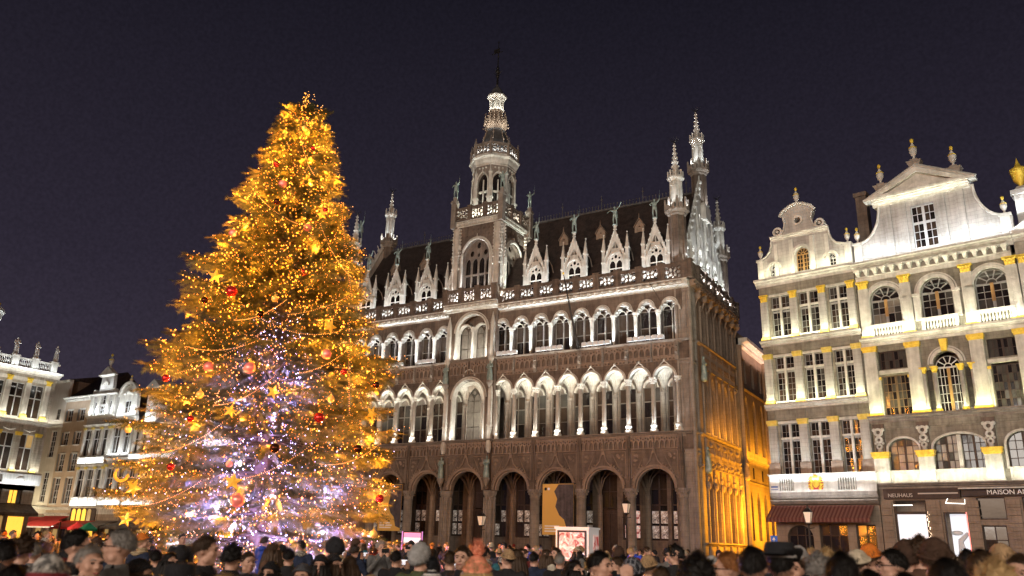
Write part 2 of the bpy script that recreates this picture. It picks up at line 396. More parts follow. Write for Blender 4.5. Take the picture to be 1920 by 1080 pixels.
def blind_tracery(x0, x1, z0, z1, pitch=.32, y=-.34, rows=1, back=True, depth=.13):
    """stone panel with sunk traceried lights"""
    m = M(); w = x1-x0; n = max(1, round(w/pitch)); p = w/n; holes = []; h = (z1-z0)/rows
    for r in range(rows):
        zb = z0+r*h
        for i in range(n):
            cx = x0+p*(i+.5); holes.append(lancet(cx, p*.72, zb+.06, zb+h*.62, 3))
            if h > .5: holes.append(ell(cx, zb+h*.80, p*.17, h*.11, 0, 6))
        for i in range(1, n):
            if h > .5: holes.append(ell(x0+p*i, zb+h*.70, p*.16, h*.1, .6, 5))
    m.plate(rect(x0, x1, z0, z1), holes, y, y+depth, back=False)
    return m
def arch_bay_m(w=B, r=1.5, zs=5.68, zt=8.36, seg=14):
    """arcade bay between two column centres: arch, mouldings, ogee hood with finial and carved spandrels"""
    m = M(); h = w/2
    out = [(-h, zs), (-r, zs)]+[(-r*cos(pi*i/seg), zs+r*sin(pi*i/seg)) for i in range(1, seg)]+[(r, zs), (h, zs), (h, zt), (-h, zt)]
    m.ring(0, zs, r-.02, r+.13, -.40, -.28, n=16); m.ring(0, zs, r-.12, r+.02, -.2, .2, n=16)
    for sg in (-1, 1):
        pts = [(sg*(r+.15), -.4, zs+.25)]+[(sg*(r+.17)*cos(a), -.42, zs+(r+.17)*sin(a)) for a in (.35, .7, 1.0, 1.2)]+[(sg*.28, -.43, zs+r+.42), (sg*.1, -.44, zs+r+.95), (0, -.44, zs+r+1.5)]
        m.tube(pts, [.06]*6+[.05, .04], 5)
        for k in range(6):  # crockets on the ogee
            t = k/6; x = sg*(r+.2)*cos(.5+.8*t); z = zs+(r+.25)*sin(.5+.8*t); m.ball((x, -.45, z+.05), .075, 5, 4)
        # spandrel leaf carving inside a sunk frame
        m.tube([(sg*(h-.22), -.34, zt-.1), (sg*(h-.22), -.34, zs+.7), (sg*(r*.93), -.34, zs+1.0), (sg*(r*.55), -.34, zt-.5), (sg*(r*.4), -.34, zt-.1), (sg*(h-.22), -.34, zt-.1)], .035, 4)
        for k in range(9):
            rr = random.random(); qx = h-.4-rr*.55; qz = zt-.3-random.random()*(.9-.9*rr); m.ball((sg*qx, -.33, qz), random.uniform(.06, .12), 6, 4, (1, .6, 1))
    m.ball((0, -.46, zs+r+1.2), .14, 6, 5); m.ball((0, -.46, zs+r+1.5), .1, 6, 5, (1, 1, 1.6)); m.tube([(0, -.44, zs+r+.9), (0, -.44, zs+r+1.85)], [.07, .02], 5)
    return m
def arch_wall_m(w, r, zs=5.68, zt=8.36, seg=14):
    h = w/2; return M().plate([(-h, zs), (-r, zs)]+[(-r*cos(pi*i/seg), zs+r*sin(pi*i/seg)) for i in range(1, seg)]+[(r, zs), (h, zs), (h, zt), (-h, zt)], [], -.3, .32)
for a, b_ in bays:
    r = 1.5 if b_-a < 4 else 1.58; o = H.inst('arch', ('archwall', round(b_-a, 1)), lambda: arch_wall_m(b_-a, r), 'shade_brown_stone', (a+b_)/2, -.0 if b_ != PX[4] else -.25)
    inst('arch_carving', ('archbay', round(b_-a, 1)), lambda: arch_bay_m(b_-a, r), 'lit_rib_stone', o)
H.ob('parapet_wall', M().box(-33.2, .9, -.2, .2, 8.34, 9.4).box(-19.6, -15.5, -.5, -.2, 8.34, 9.4), 'shade_brown_stone'); H.ob('parapet_wall', M().box(-33.2, .9, -.08, .2, 14.662, 16.1), 'shade_brown_stone')
H.ob('arch', M().box(-33.2, -31.3, -.3, .3, 5.6, 8.36), 'shade_brown_stone')
H.ob('arch', M().box(0, .2, -.3, .3, 5.6, 8.36), 'shade_brown_stone')
for a, b_ in bays+[(-33, -31.3)]:
    yy = -.3 if b_ == PX[4] else 0; n2 = 2
    for k in range(n2):
        w = (b_-a)/n2
        H.inst('tracery_panel', ('tp', round(w, 2)), lambda: blind_tracery(-w/2+.06, w/2-.06, 8.4, 9.36, .36), 'lit_rib_stone', a+w*(k+.5), yy)
    H.inst('pilaster_strip', 'pstrip', lambda: M().box(-.16, .16, -.42, -.05, 5.7, 9.4).taper(0, -.46, 6.2, 8.3, .12, .1, .12, .1).taper(0, -.5, 8.3, 9.2, .16, .16, .02, .02), 'shade_brown_stone', b_, yy)
prof = lambda y0, z0, d, h: [(y0, z0), (y0-d*.4, z0+h*.15), (y0-d*.55, z0+h*.5), (y0-d, z0+h*.62), (y0-d, z0+h), (y0, z0+h)]
H.ob('string_course', M().mould(prof(-.25, 9.36, .35, .2), -33.2, .9), 'mid_stone')
H.ob('string_course', M().mould(prof(-.6, 9.36, .35, .2), -19.95, -15.15), 'mid_stone')
H.ob('gallery_floor', M().box(-33.2, .4, -.3, 3.3, 9.2, 9.45), 'mid_stone')
# arcade interior
H.ob('arcade_ceiling', M().box(-33.2, .4, .3, 3.4, 7.35, 7.6), 'shade_brown_stone')
def vault_rib_m():
    m = M(); n = 10
    for sg in (0,):
        pts = [(0, .3+1.55-1.55*cos(pi*i/n), 5.5+1.75*sin(pi*i/n)) for i in range(n+1)]
        m.tube(pts, .14, 6)
    m.lathe([(.2, 0), (.2, 5.5)], 8, 0, 3.35)
    for a in (.35, .75, 1.15, pi-.35, pi-.75, pi-1.15):
        m.tube([(0, .3, 5.5), (.55*cos(a), .3+.7*sin(a), 6.7), (1.4*cos(a), .3+1.3*sin(a), 7.35)], .06, 4)
        m.tube([(0, 3.3, 5.5), (.55*cos(a), 3.3-.7*sin(a), 6.7), (1.4*cos(a), 3.3-1.3*sin(a), 7.35)], .06, 4)
    return m
for x in PX: H.inst('vault_rib', 'vrib', vault_rib_m, 'warm_stone', x, 0, 0)
gw = [(-3.75, -2.4), (-2.1, -.75), (-5.9, -4.55), (-9.7, -8.4), (-11.5, -10.2), (-13.45, -12.15), (-15.2, -13.85), (-17.3, -16.1), (-21.45, -20.35), (-23.2, -22.0), (-25.35, -24.1), (-27.2, -25.9), (-30.8, -29.4)]
gd = [(-7.75, -6.35), (-19.3, -17.75), (-29.1, -27.7)]
holes = [rect(a, b_, 2.25, 7.05) for a, b_ in gw]+[rect(a, b_, .14, 7.0) for a, b_ in gd]
H.ob('arcade_back_wall', M().plate(rect(-33.2, .4, .1, 7.5), holes, 3.4, 3.8), 'shade_brown_stone')  # darker stone puts the arcade's inner shade into the wall colour
for i, (a, b_) in enumerate(gw):
    H.window((a+b_)/2, 3.6, 2.25, b_-a, 4.8, 2, [1, 1, .9, .9], 'dark_wood', ['brown_glass', 'dark_glass'], fr=.07, bar=.06, hb=.1, hcols=(1,), hrows=(2,))
for a, b_ in gd:
    d = H.inst('door', ('hdoor', round(b_-a, 2)), lambda: M().plate(rect(-(b_-a)/2, (b_-a)/2, 0, 4.3), [rect(-(b_-a)/2+.12, -.05, .3, 1.9), rect(.05, (b_-a)/2-.12, .3, 1.9), rect(-(b_-a)/2+.12, -.05, 2.1, 4.0), rect(.05, (b_-a)/2-.12, 2.1, 4.0)], -.06, .02).box(-(b_-a)/2, (b_-a)/2, .02, .07, 0, 4.3), 'dark_wood', (a+b_)/2, 3.6, .14)
    inst('door_handle', 'dh', lambda: M().box(.06, .09, -.13, -.06, 1.6, 1.95), 'iron', d)
    H.window((a+b_)/2, 3.6, 4.5, b_-a, 2.5, 2, [1, 1], 'dark_wood', 'brown_glass', bar=.05)

# ---- first gallery
P1 = 1.934
c1 = [-.05-P1*k for k in range(0, 9)]
c1L = [-19.75-1.86*k for k in range(0, 8)]
def col1_m():
    return M().lathe([(.3, 0), (.3, .28), (.22, .34), (.22, .5), (.26, .55), (.2, .62), (.165, .72), (.155, 3.6)], 14)
def col1cap_m():
    m = M().lathe([(.155, 0), (.2, .03), (.17, .07), (.22, .26), (.3, .34), (.31, .42)], 8, a0=pi/8)
    for i in range(8): m.ball((.22*cos(i*pi/4), .22*sin(i*pi/4), .2), .065, 5, 4)
    return m
def col1(x, y=-.02):
    c = H.inst('column', 'col1', col1_m, 'lit_trim_stone', x, y, 9.5, True); inst('capital', 'col1c', col1cap_m, 'lit_trim_stone', c, (0, 0, 3.58))
for x in c1[1:-1]+c1L[1:]: col1(x)
for x in (-.1, -15.25): col1(x)
def garch_m(w, r, zs=13.5, zt=14.66):
    m = M(); h = w/2; n = 12
    m.plate([(-h, zs), (-r, zs)]+[(-r*cos(pi*i/n), zs+r*sin(pi*i/n)) for i in range(1, n)]+[(r, zs), (h, zs), (h, zt), (-h, zt)], [], -.2, .14)
    return m
def gring_m(r, zs=13.5, dep=.14):
    m = M().ring(0, zs, r-.02, r+.075, -.30, dep, n=14).ring(0, zs, r+.1, r+.14, -.25, -.18, n=14)
    for sg in (-1, 1): m.tube([(sg*.42, -.27, zs+r*.95), (sg*.2, -.28, zs+r+.22), (sg*.05, -.29, zs+r+.34), (0, -.29, zs+r+.5)], .04, 4)
    m.ball((0, -.3, zs+r+.42), .09, 6, 5)
    return m
def fan_m(r=.98, half=True):
    """trumpet of fan vaulting rising from a shaft, with ribs"""
    pr = [(.12, 12.75), (.15, 13.1), (.2, 13.4), (.3, 13.75), (.48, 14.05), (.72, 14.28), (r, 14.42)]
    m = M().lathe(pr, 18)
    for i in range(18):
        a = 2*pi*i/18; m.tube([((q+.012)*cos(a), (q+.012)*sin(a), z-.012) for q, z in pr[1:]], .02, 3)
    return m
def fan_back_m(r=.98):
    """the half of a fan that springs inward from the arcade columns"""
    pr = [(.12, 12.75), (.15, 13.1), (.2, 13.4), (.3, 13.75), (.48, 14.05), (.72, 14.28), (r, 14.42)]
    m = M().lathe(pr, 10, 0, 0, 0, pi)
    for i in range(1, 10):
        a = pi*i/10; m.tube([((q+.012)*cos(a), (q+.012)*sin(a), z-.012) for q, z in pr[1:]], .02, 3)
    return m
def gallery(cs, r):
    for a, b_ in zip(cs[1:], cs[:-1]):
        w = b_-a; x = (a+b_)/2
        H.inst('arch', ('garch', round(w, 2)), lambda: garch_m(w, r), 'shade_brown_stone', x)
        H.inst('arch_moulding', ('gring', r), lambda: gring_m(r), 'lit_trim_stone', x)
        H.window(x, 2.35, 9.75, 1.34, 3.55, 2, [1.1, 1, .9], 'grey_frame', ['grey_glass', 'brown_glass', 'dark_glass', 'brown_glass'], fr=.05, bar=.05, hb=.09, hcols=(1,), hrows=(2,))
        H.inst('window_head', ('whead', 1), lambda: M().ring(0, 13.28, .48, .62, 2.1, 2.36, n=12), 'lit_pale_stone', x)
    for x in cs:
        H.inst('vault_fan', 'fan', fan_m, 'lit_pale_stone', x, 2.3); H.inst('vault_fan', 'fanb', fan_back_m, 'lit_pale_stone', x, .16)
        H.inst('inner_pilaster', 'ipil', lambda: M().lathe([(.22, 9.45), (.22, 9.8), (.16, 9.9), (.16, 12.7), (.22, 12.85)], 8, a0=pi/8).box(-.27, .27, .08, .3, 9.45, 13.4), 'mid_stone', x, 2.15)
gallery(c1, .77); gallery(c1L, .74)
H.ob('gallery_ceiling', M().box(-33.2, .4, .16, 2.39, 14.44, 14.6), 'lit_pale_stone')
ho = []
for cs in (c1, c1L):
    for a, b_ in zip(cs[1:], cs[:-1]):
        x = (a+b_)/2; ho.append([(x-.66, 9.75), (x+.66, 9.75), (x+.66, 13.3), (x-.66, 13.3)])
ho.append(rect(-19.2, -16.0, 9.6, 13.4))
H.ob('gallery_back_wall', M().plate(rect(-33.2, .4, 9.45, 14.44), ho, 2.4, 2.7), 'mid_stone')
H.ob('room_back', M().box(-33, .4, 4.5, 4.7, 9.2, 20.4), 'shade_brown_stone')
H.ob('room_floor', M().box(-33, .4, 2.7, 4.6, 9.2, 9.4).box(-33, .4, 2.7, 4.6, 14.6, 16).box(-33, .4, .9, 4.6, 14.7, 15.9), 'shade_brown_stone')
# ---- blind tracery between the galleries
for a, b_ in zip(c1[1:], c1[:-1]): H.inst('tracery_panel', 'tpm', lambda: blind_tracery(-.9, .9, 15.02, 16.06, .45, -.205).add(blind_tracery(-.9, .9, 14.67, 15.0, .3, -.205)), 'lit_rib_stone', (a+b_)/2)
for a, b_ in zip(c1L[1:], c1L[:-1]): H.inst('tracery_panel', 'tpm', lambda: None, 'lit_rib_stone', (a+b_)/2)
for i, x in enumerate(c1[:-1]+c1L[1:]):
    k = 2 if i % 2 == 0 else 1
    H.inst('panel_pinnacle', ('ppin', k), lambda: M().box(-.07*k, .07*k, -.33, -.1, 14.66, 16.1).taper(0, -.36, 15.0, 15.9, .13*k, .12, .03, .03).ball((0, -.38, 15.2), .07*k, 6, 4).ball((0, -.38, 15.6), .06*k, 6, 4), 'mid_stone', x)
H.ob('string_course', M().mould(prof(-.2, 16.02, .25, .16), -33.2, .9), 'mid_stone')
H.ob('gallery_floor', M().box(-33.2, .4, -.2, 1.2, 15.9, 16.1), 'mid_stone')
# ---- second gallery
P2 = 1.793
c2 = [.42-P2*k for k in range(0, 10)]; c2L = [-19.75-1.86*k for k in range(0, 8)]
def col2_m(): return M().lathe([(.05, 0), (.09, .25), (.13, .9), (.15, 1.6), (.155, 1.95), (.19, 2.0)], 10)
def col2cap_m(): return M().lathe([(.15, 0), (.21, .05), (.17, .1), (.26, .24), (.27, .32)], 8, a0=pi/8)
def arch2_m(w, r=.74, zs=18.45, zt=20.0):
    m = M(); h = w/2; n = 12
    return m.plate([(-h, zs), (-r, zs)]+[(-r*cos(pi*i/n), zs+r*1.12*sin(pi*i/n)) for i in range(1, n)]+[(r, zs), (h, zs), (h, zt), (-h, zt)], [], -.16, .2)
def ring2_m(r=.74, zs=18.45):
    m = M().ring(0, zs+.36, .46, .56, -.30, .1, -.15, pi+.15, n=12).ring(0, zs+.36, .60, .66, -.24, .1, -.1, pi+.1, n=12)
    for sg in (-1, 1):
        a0, a1 = (-.1, 1.7) if sg > 0 else (pi-1.7, pi+.1)
        m.ring(sg*.30, zs, .44, .53, -.30, .1, a0, a1, n=8)
    m.ring(0, zs, r-.02, r+.05, -.24, .2, n=12)
    for sg in (-1, 1): m.ring(sg*.34, zs+.12, .28, .34, .16, .26, 0, pi, n=8)
    m.tube([(0, .3, 16.2), (0, .3, zs+.45)], .026, 5)
    return m
def gallery2(cs):
    for a, b_ in zip(cs[1:], cs[:-1]):
        w = b_-a; x = (a+b_)/2
        H.inst('arch', ('arch2', round(w, 2)), lambda: arch2_m(w), 'shade_brown_stone', x)
        H.inst('arch_moulding', 'ring2', ring2_m, 'lit_trim_stone', x)
        H.window(x, .5, 16.2, 1.5, 3.0, 2, [1.15, 1.25, .5], 'grey_frame', ['brown_glass', 'dark_glass', 'brown_glass'], fr=.05, bar=.04, hb=.06, hcols=(1,), hrows=(1,))
    for x in cs:
        if x > 0: continue
        c = H.inst('column', 'col2', col2_m, 'lit_trim_stone', x, -.18, 16.25, True); inst('capital', 'col2c', col2cap_m, 'lit_trim_stone', c, (0, 0, 1.95))
        H.inst('mullion_pier', 'mp2', lambda: M().box(-.1, .1, .0, .5, 16.1, 18.5), 'shade_brown_stone', x)
gallery2(c2); gallery2(c2L)
H.ob('gallery_back_wall', M().box(-33.2, .4, .56, .7, 19.1, 20.5), 'shade_brown_stone')
# ---- crowning cornice and pierced balustrade
def cornice_m(x0, x1, z=20.0, y=-.15):
    m = M(); m.mould([(y, z), (y-.1, z+.08), (y-.1, z+.14), (y-.35, z+.2), (y-.35, z+.5), (y-.48, z+.54), (y-.48, z+.62), (y+.6, z+.62), (y+.6, z)], x0, x1)
    k = 0; x = x0+.05
    while x < x1-.3:
        m.box(x, x+.3, y-.46, y-.3, z+.2+(.13 if k % 2 else 0), z+.33+(.13 if k % 2 else 0)); x += .3; k += 1
    return m
H.ob('cornice', cornice_m(-15.1, 1.0), 'lit_trim_stone'); H.ob('cornice', cornice_m(-33.6, -20.0), 'lit_trim_stone')
def bal_panel_m(w=1.3, h=1.12):
    holes = []
    for sx_ in (-1, 1):
        holes += [ell(sx_*w*.13, h*.68, w*.095, h*.17, sx_*-.45), ell(sx_*w*.13, h*.34, w*.095, h*.17, sx_*.45), ell(sx_*w*.335, h*.52, w*.125, h*.125), ell(sx_*w*.36, h*.23, w*.105, h*.125), ell(sx_*w*.36, h*.80, w*.105, h*.11)]
    holes += [ell(0, h*.86, w*.06, h*.05), ell(0, h*.16, w*.07, h*.06)]
    m = M().plate(rect(-w/2, w/2, 0, h), holes, -.07, .07)
    m.box(-w/2, w/2, -.13, .13, h, h+.12)
    return m
def balustrade(F, u0, u1, y, z, step=1.79, post=.24, ends=True):
    n = max(1, round((u1-u0)/step)); p = (u1-u0)/n; w = p-post*2+.02
    for i in range(n): F.inst('balustrade_panel', ('balp', round(w, 2)), lambda: bal_panel_m(w), 'shade_brown_stone', u0+p*(i+.5), y, z)
    for i in range(n+1):
        F.inst('balustrade_post', ('balpost', post), lambda: M().box(-post, post, -.16, .14, 0, 1.26).box(-post-.04, post+.04, -.2, .18, 1.26, 1.36).box(-post*.6, post*.6, -.19, -.15, .15, 1.1), 'shade_brown_stone', u0+p*i, y, z)
balustrade(H, -15.0, .85, -.5, 20.62); balustrade(H, -33.4, -20.1, -.5, 20.62)
H.ob('roof_parapet', M().box(-33.2, .2, .35, .6, 20.4, 21.75), 'lit_pale_stone')
H.ob('roof_walk', M().box(-33.2, .6, -.6, .5, 20.45, 20.6), 'mid_stone')
# ---- roof
RF = M(); sl = [(.35, 21.3), (6, 30.2), (11.6, 21.3), (11.3, 20.6), (.35, 20.6)]
RF.mould(sl, -33.0, .25)
roof = H.ob('roof', RF, 'slate')
# slate courses read as fine steps near the eaves
cr_ = M(); random.seed(3)
x = -32.9
while x < .0:
    cr_.box(x-.02, x+.02, 5.97, 6.03, 30.2, 30.55+.25*random.random())
    cr_.ball((x, 6, 30.72), .07, 5, 4); cr_.tube([(x-.12, 6, 30.3), (x, 6, 30.5), (x+.12, 6, 30.3)], .02, 3)
    x += .3
for k in range(9): cr_.tube([(-32+k*3.9, 6, 30.2), (-32+k*3.9, 6, 31.7)], [.05, .02], 5).ball((-32+k*3.9, 6, 31.3), .1, 6, 4)
cr_.box(-33, .2, 5.85, 6.15, 30.12, 30.28)
ob('ridge_cresting', cr_, 'lead', roof, kind='stuff')
def lucarne_m():
    m = M().plate([(-.42, 0), (.42, 0), (.42, .9), (0, 1.55), (-.42, .9)], [lancet(0, .36, .3, 1.0, 3)], -.04, .04)
    m.mould([(0, 0), (1.2, .3), (1.2, .9), (0, .9)], -.4, .4); m.quadbox([(-.5, -.12, .85), (0, -.12, 1.62), (0, 1.6, 1.62), (-.5, 1.2, .85), (-.5, -.12, .93), (0, -.12, 1.7), (0, 1.6, 1.7), (-.5, 1.2, .93)])
    m.quadbox([(.5, -.12, .85), (0, -.12, 1.62), (0, 1.6, 1.62), (.5, 1.2, .85), (.5, -.12, .93), (0, -.12, 1.7), (0, 1.6, 1.7), (.5, 1.2, .93)])
    m.tube([(0, -.1, 1.6), (0, -.1, 2.1)], [.05, .01], 4)
    return m
for x in (-11.2, -7.7, -4.2, -22.6, -26.2, -29.8):
    l = H.inst('lucarne', 'luc', lucarne_m, 'warm_stone', x, 3.75, 26.2)
DX = [-1.65, -5.0, -8.6, -12.15, -19.9-.2, -23.35, -26.85, -30.3]
def dormer_m():
    m = M().plate([(-.88, 0), (.88, 0), (.88, 1.75), (0, 4.05), (-.88, 1.75)], [[(-.6, .1), (.6, .1), (.6, 1.55)]+[(.6*cos(pi*i/10), 1.55+.75*sin(pi*i/10)) for i in range(1, 10)]+[(-.6, 1.55)], [(-.26, 2.62), (-.03, 2.62), (-.03, 3.2)], [(.03, 2.62), (.26, 2.62), (.03, 3.2)], [(-.62, 2.0), (-.54, 2.02), (-.34, 2.42), (-.40, 2.52)], [(.54, 2.02), (.62, 2.0), (.40, 2.52), (.34, 2.42)]], -.12, .12)
    m.ring(0, 1.55, .58, .68, -.2, -.1, n=12)
    for sg in (-1, 1):
        m.tube([(sg*.95, -.14, 1.6), (0, -.14, 4.2)], .06, 5)
        for k in range(5): t = (k+.7)/6; m.ball((sg*.95*(1-t), -.16, 1.7+2.55*t), .085, 5, 4)
    m.ball((0, -.1, 4.25), .13, 6, 5); m.lathe([(.16, 4.2), (.1, 4.35), (.16, 4.5), (.16, 4.6)], 8, 0, -.08)
    m.box(-.95, .95, -.1, .1, 0, .1)
    return m
def dtrac_m():
    m = M(); m.plate([(-.6, .1), (.6, .1), (.6, 1.55)]+[(.6*cos(pi*i/10), 1.55+.75*sin(pi*i/10)) for i in range(1, 10)]+[(-.6, 1.55)],
      [rect(-.52, -.04, .16, .92), rect(.04, .52, .16, .92), rect(-.52, -.04, 1.0, 1.4)[:2]+[(-.05, 1.35), (-.16, 1.55), (-.28, 1.62), (-.42, 1.55), (-.52, 1.35)], [(.04, 1.0), (.52, 1.0), (.52, 1.35), (.42, 1.55), (.28, 1.62), (.16, 1.55), (.05, 1.35)], ell(0, 1.95, .13, .16), ell(-.3, 1.82, .1, .1), ell(.3, 1.82, .1, .1)], -.03, .03)
    return m
def pinn_m(h=4.0, w=.13):
    m = M().box(-w, w, -w, w, 0, h*.62); m.box(-w*1.35, w*1.35, -w*1.35, w*1.35, h*.36, h*.39).box(-w*1.4, w*1.4, -w*1.4, w*1.4, h*.62, h*.65)
    m.taper(0, 0, h*.65, h*.95, w*2.2, w*2.2, .04, .04)
    for k in range(3):
        r = w*(1-.28*k); z = h*(.7+.08*k)
        for a in (0, 1, 2, 3): m.ball((r*cos(a*pi/2), r*sin(a*pi/2), z), w*.32, 4, 3)
    m.ball((0, 0, h*.97), w*.55, 6, 4)
    return m
for x in DX:
    d = H.inst('dormer', 'dorm', dormer_m, 'lit_trim_stone', x, .55, 21.6)
    inst('tracery', 'dtrac', dtrac_m, 'lit_trim_stone', d, (0, .02, 0)); inst('pane', 'dpane', lambda: M().box(-.58, .58, .04, .06, .1, 2.2), 'dark_glass', d)
    inst('dormer_roof', 'droof', lambda: M().mould([(.15, 0), (.15, 3.5), (2.9, 3.5), (.6, 0)], -.05, .05).quadbox([(-.85, .1, 0), (.85, .1, 0), (.85, .8, 0), (-.85, .8, 0), (-.85, .1, 1.7), (.85, .1, 1.7), (.85, 1.7, 1.7), (-.85, 1.7, 1.7)]).quadbox([(-.9, .1, 1.65), (.9, .1, 1.65), (.9, 1.6, 1.65), (-.9, 1.6, 1.65), (-.02, .1, 3.75), (.02, .1, 3.75), (.02, 2.9, 3.75), (-.02, 2.9, 3.75)]), 'slate', d)
    for sg in (-1, 1):
        inst('pinnacle', 'pinn', pinn_m, 'lit_trim_stone', d, (sg*1.0, -.05, 0))
        inst('flying_buttress', 'fbut', lambda: M().tube([(0, 0, 2.9), (0, .9, 2.4), (0, 1.25, 1.7)], .05, 4), 'mid_stone', d, (sg*1.0, 0, 0))

# ================================================================ belfry (parts of the hall)
TX0, TX1, TC = -19.7, -15.5, -17.6
# tower bay: first gallery storey
H.ob('tower_wall', M().plate([(-19.95, 9.5), (-19.15, 9.5), (-19.15, 12.95)]+[(TC-1.55*cos(pi*i/14), 12.95+1.5*sin(pi*i/14)) for i in range(1, 14)]+[(-16.05, 12.95), (-16.05, 9.5), (-15.2, 9.5), (-15.2, 16.05), (-19.95, 16.05)], [], -.55, -.05), 'shade_brown_stone')
H.ob('arch_moulding', M().ring(TC, 12.95, 1.5, 1.62, -.68, -.1, n=18).ring(TC, 12.95, 1.68, 1.76, -.64, -.5, n=18).ring(TC, 14.75, .5, .58, -.66, -.5, n=10).box(-19.22, -19.1, -.68, -.1, 9.5, 12.95).box(-16.1, -15.98, -.68, -.1, 9.5, 12.95), 'lit_trim_stone')
H.ob('tracery_panel', blind_tracery(-19.5, -17.7, 14.9, 16.0, .36, -.68).add(blind_tracery(-17.5, -15.7, 14.9, 16.0, .36, -.68)), 'lit_rib_stone')
for u in (-18.4, -16.75): H.window(u, 1.6, 9.7, 1.35, 3.4, 2, [1, 1, .8], 'grey_frame', ['grey_glass', 'brown_glass'], fr=.05, bar=.05, hb=.08, hrows=(1,), head='trefoil')
H.inst('inner_pilaster', 'ipil', lambda: None, 'mid_stone', TC+.05, 1.5); H.inst('vault_fan', 'fan', fan_m, 'lit_pale_stone', TC+.05, 1.6)
H.ob('tower_inner_wall', M().plate(rect(-19.2, -16.0, 9.5, 14.5), [rect(-19.05, -17.75, 9.7, 13.9), rect(-17.4, -16.1, 9.7, 13.9)], 1.65, 1.8), 'lit_pale_stone')
# second storey of the tower bay
H.ob('tower_wall', M().plate([(-19.95, 16.1), (-19.15, 16.1), (-19.15, 18.55)]+[(TC-1.55*cos(pi*i/14), 18.55+1.5*sin(pi*i/14)) for i in range(1, 14)]+[(-16.05, 18.55), (-16.05, 16.1), (-15.2, 16.1), (-15.2, 20.5), (-19.95, 20.5)], [], -.5, 0), 'shade_brown_stone')
H.ob('arch_moulding', M().ring(TC, 18.55, 1.48, 1.6, -.62, .1, n=18).ring(TC, 18.55, 1.66, 1.74, -.58, -.45, n=18).box(-19.2, -19.08, -.62, .1, 16.1, 18.55).box(-16.12, -16.0, -.62, .1, 16.1, 18.55).ring(TC-.78, 18.6, .6, .7, -.3, .1, n=12).ring(TC+.78, 18.6, .6, .7, -.3, .1, n=12).box(TC-.1, TC+.1, -.35, .2, 16.1, 19.0), 'lit_trim_stone')
for u in (-18.38, -16.82): H.window(u, .25, 16.2, 1.35, 2.3, 2, [1, 1.2], 'grey_frame', ['brown_glass', 'dark_glass'], fr=.05, bar=.05, hrows=(1,), head='trefoil')
H.ob('string_course', M().mould(prof(-.5, 16.02, .25, .18), -20.0, -15.1), 'mid_stone')
# canopied statue niches flanking the bay
def niche_m():
    m = M().box(-.16, .16, -.2, .1, 9.5, 13.3); m.box(-.14, .14, -.2, .1, 16.2, 19.0).taper(0, -.1, 19.0, 20.0, .3, .3, .03, .03).ball((0, -.1, 19.3), .14, 6, 4)
    m.lathe([(.16, 8.5), (.22, 8.9), (.22, 9.2), (.12, 9.6)], 8, 0, -.15); m.lathe([(.08, 15.6), (.24, 16.0), (.24, 16.2)], 8, 0, -.2)
    m.box(-.19, .19, -.24, .1, 10.6, 10.7); m.taper(0, -.1, 13.3, 14.4, .3, .3, .05, .05)
    return m
for x in (-19.75, -15.45): H.inst('niche_shaft', 'nich', niche_m, 'lit_trim_stone', x, -.55)
# balcony round the tower
H.ob('cornice', cornice_m(-20.3, -15.0, 20.35, -.55), 'lit_trim_stone')
H.ob('balcony', M().box(-20.2, -15.1, -1.0, 4.6, 20.85, 21.0), 'mid_stone')
balustrade(H, -20.1, -15.2, -.98, 20.98, 1.6)
TS = Face(hall, (-15.1, 0, 0), pi/2); TW = Face(hall, (-20.2, 0, 0), -pi/2)
balustrade(TS, -.85, .9, .0, 20.98, 1.7)
# belfry stage, four walls with traceried lights
def belfry_wall_m(w, z0=21.0, z1=28.3):
    m = M(); h = w/2; r = h*.66; zs = 25.2
    op = [(-r, z0+1.0), (r, z0+1.0), (r, zs)]+[(r*cos(pi*i/14), zs+r*1.2*sin(pi*i/14)) for i in range(1, 14)]+[(-r, zs)]
    m.plate(rect(-h, h, z0, z1), [op], -.12, .3)
    for k in range(7):
        for j in range(2): m.ball((-h*.8+k*h*.266, -.15, 27.3+j*.55), .13, 6, 4, (1, .6, 1))
    return m
def belfry_trim_m(w, z0=21.0):
    m = M(); h = w/2; r = h*.66; zs = 25.2; n = 14
    for rr, y in ((r+.04, -.30), (r+.19, -.24)):
        pts = [(-rr, y, z0+1.2), (-rr, y, zs)]+[(-rr*cos(pi*i/n), y, zs+rr*1.2*sin(pi*i/n)) for i in range(1, n)]+[(rr, y, zs), (rr, y, z0+1.2)]
        m.tube(pts, .085, 5)
    m.tube([(0, -.26, zs+r*1.2), (0, -.22, zs+r*1.2+.6)], [.08, .02], 5)
    return m
def belfry_tracery_m(w, z0=21.0):
    h = w/2; r = h*.66; zs = 25.2; q = r/2
    out = [(-r, z0+1.0), (r, z0+1.0), (r, zs)]+[(r*cos(pi*i/14), zs+r*1.2*sin(pi*i/14)) for i in range(1, 14)]+[(-r, zs)]
    holes = []
    for i in range(4):
        cx = -r+q*(i+.5)
        holes += [rect(cx-q*.38, cx+q*.38, z0+1.1, z0+2.7), lancet(cx, q*.76, z0+2.85, zs+.1, 3)]
    holes += [ell(-q, zs+.55, .22, .28), ell(q, zs+.55, .22, .28), ell(0, zs+r*.9, .22, .3), ell(0, zs+.35, .1, .2)]
    return M().plate(out, holes, -.05, .06)
TF = [(Face(hall, (TC, -.05, 0), 0), 4.2), (Face(hall, (TX1, 2.1, 0), pi/2), 4.1), (Face(hall, (TX0, 2.1, 0), -pi/2), 4.1), (Face(hall, (TC, 4.3, 0), pi), 4.2)]
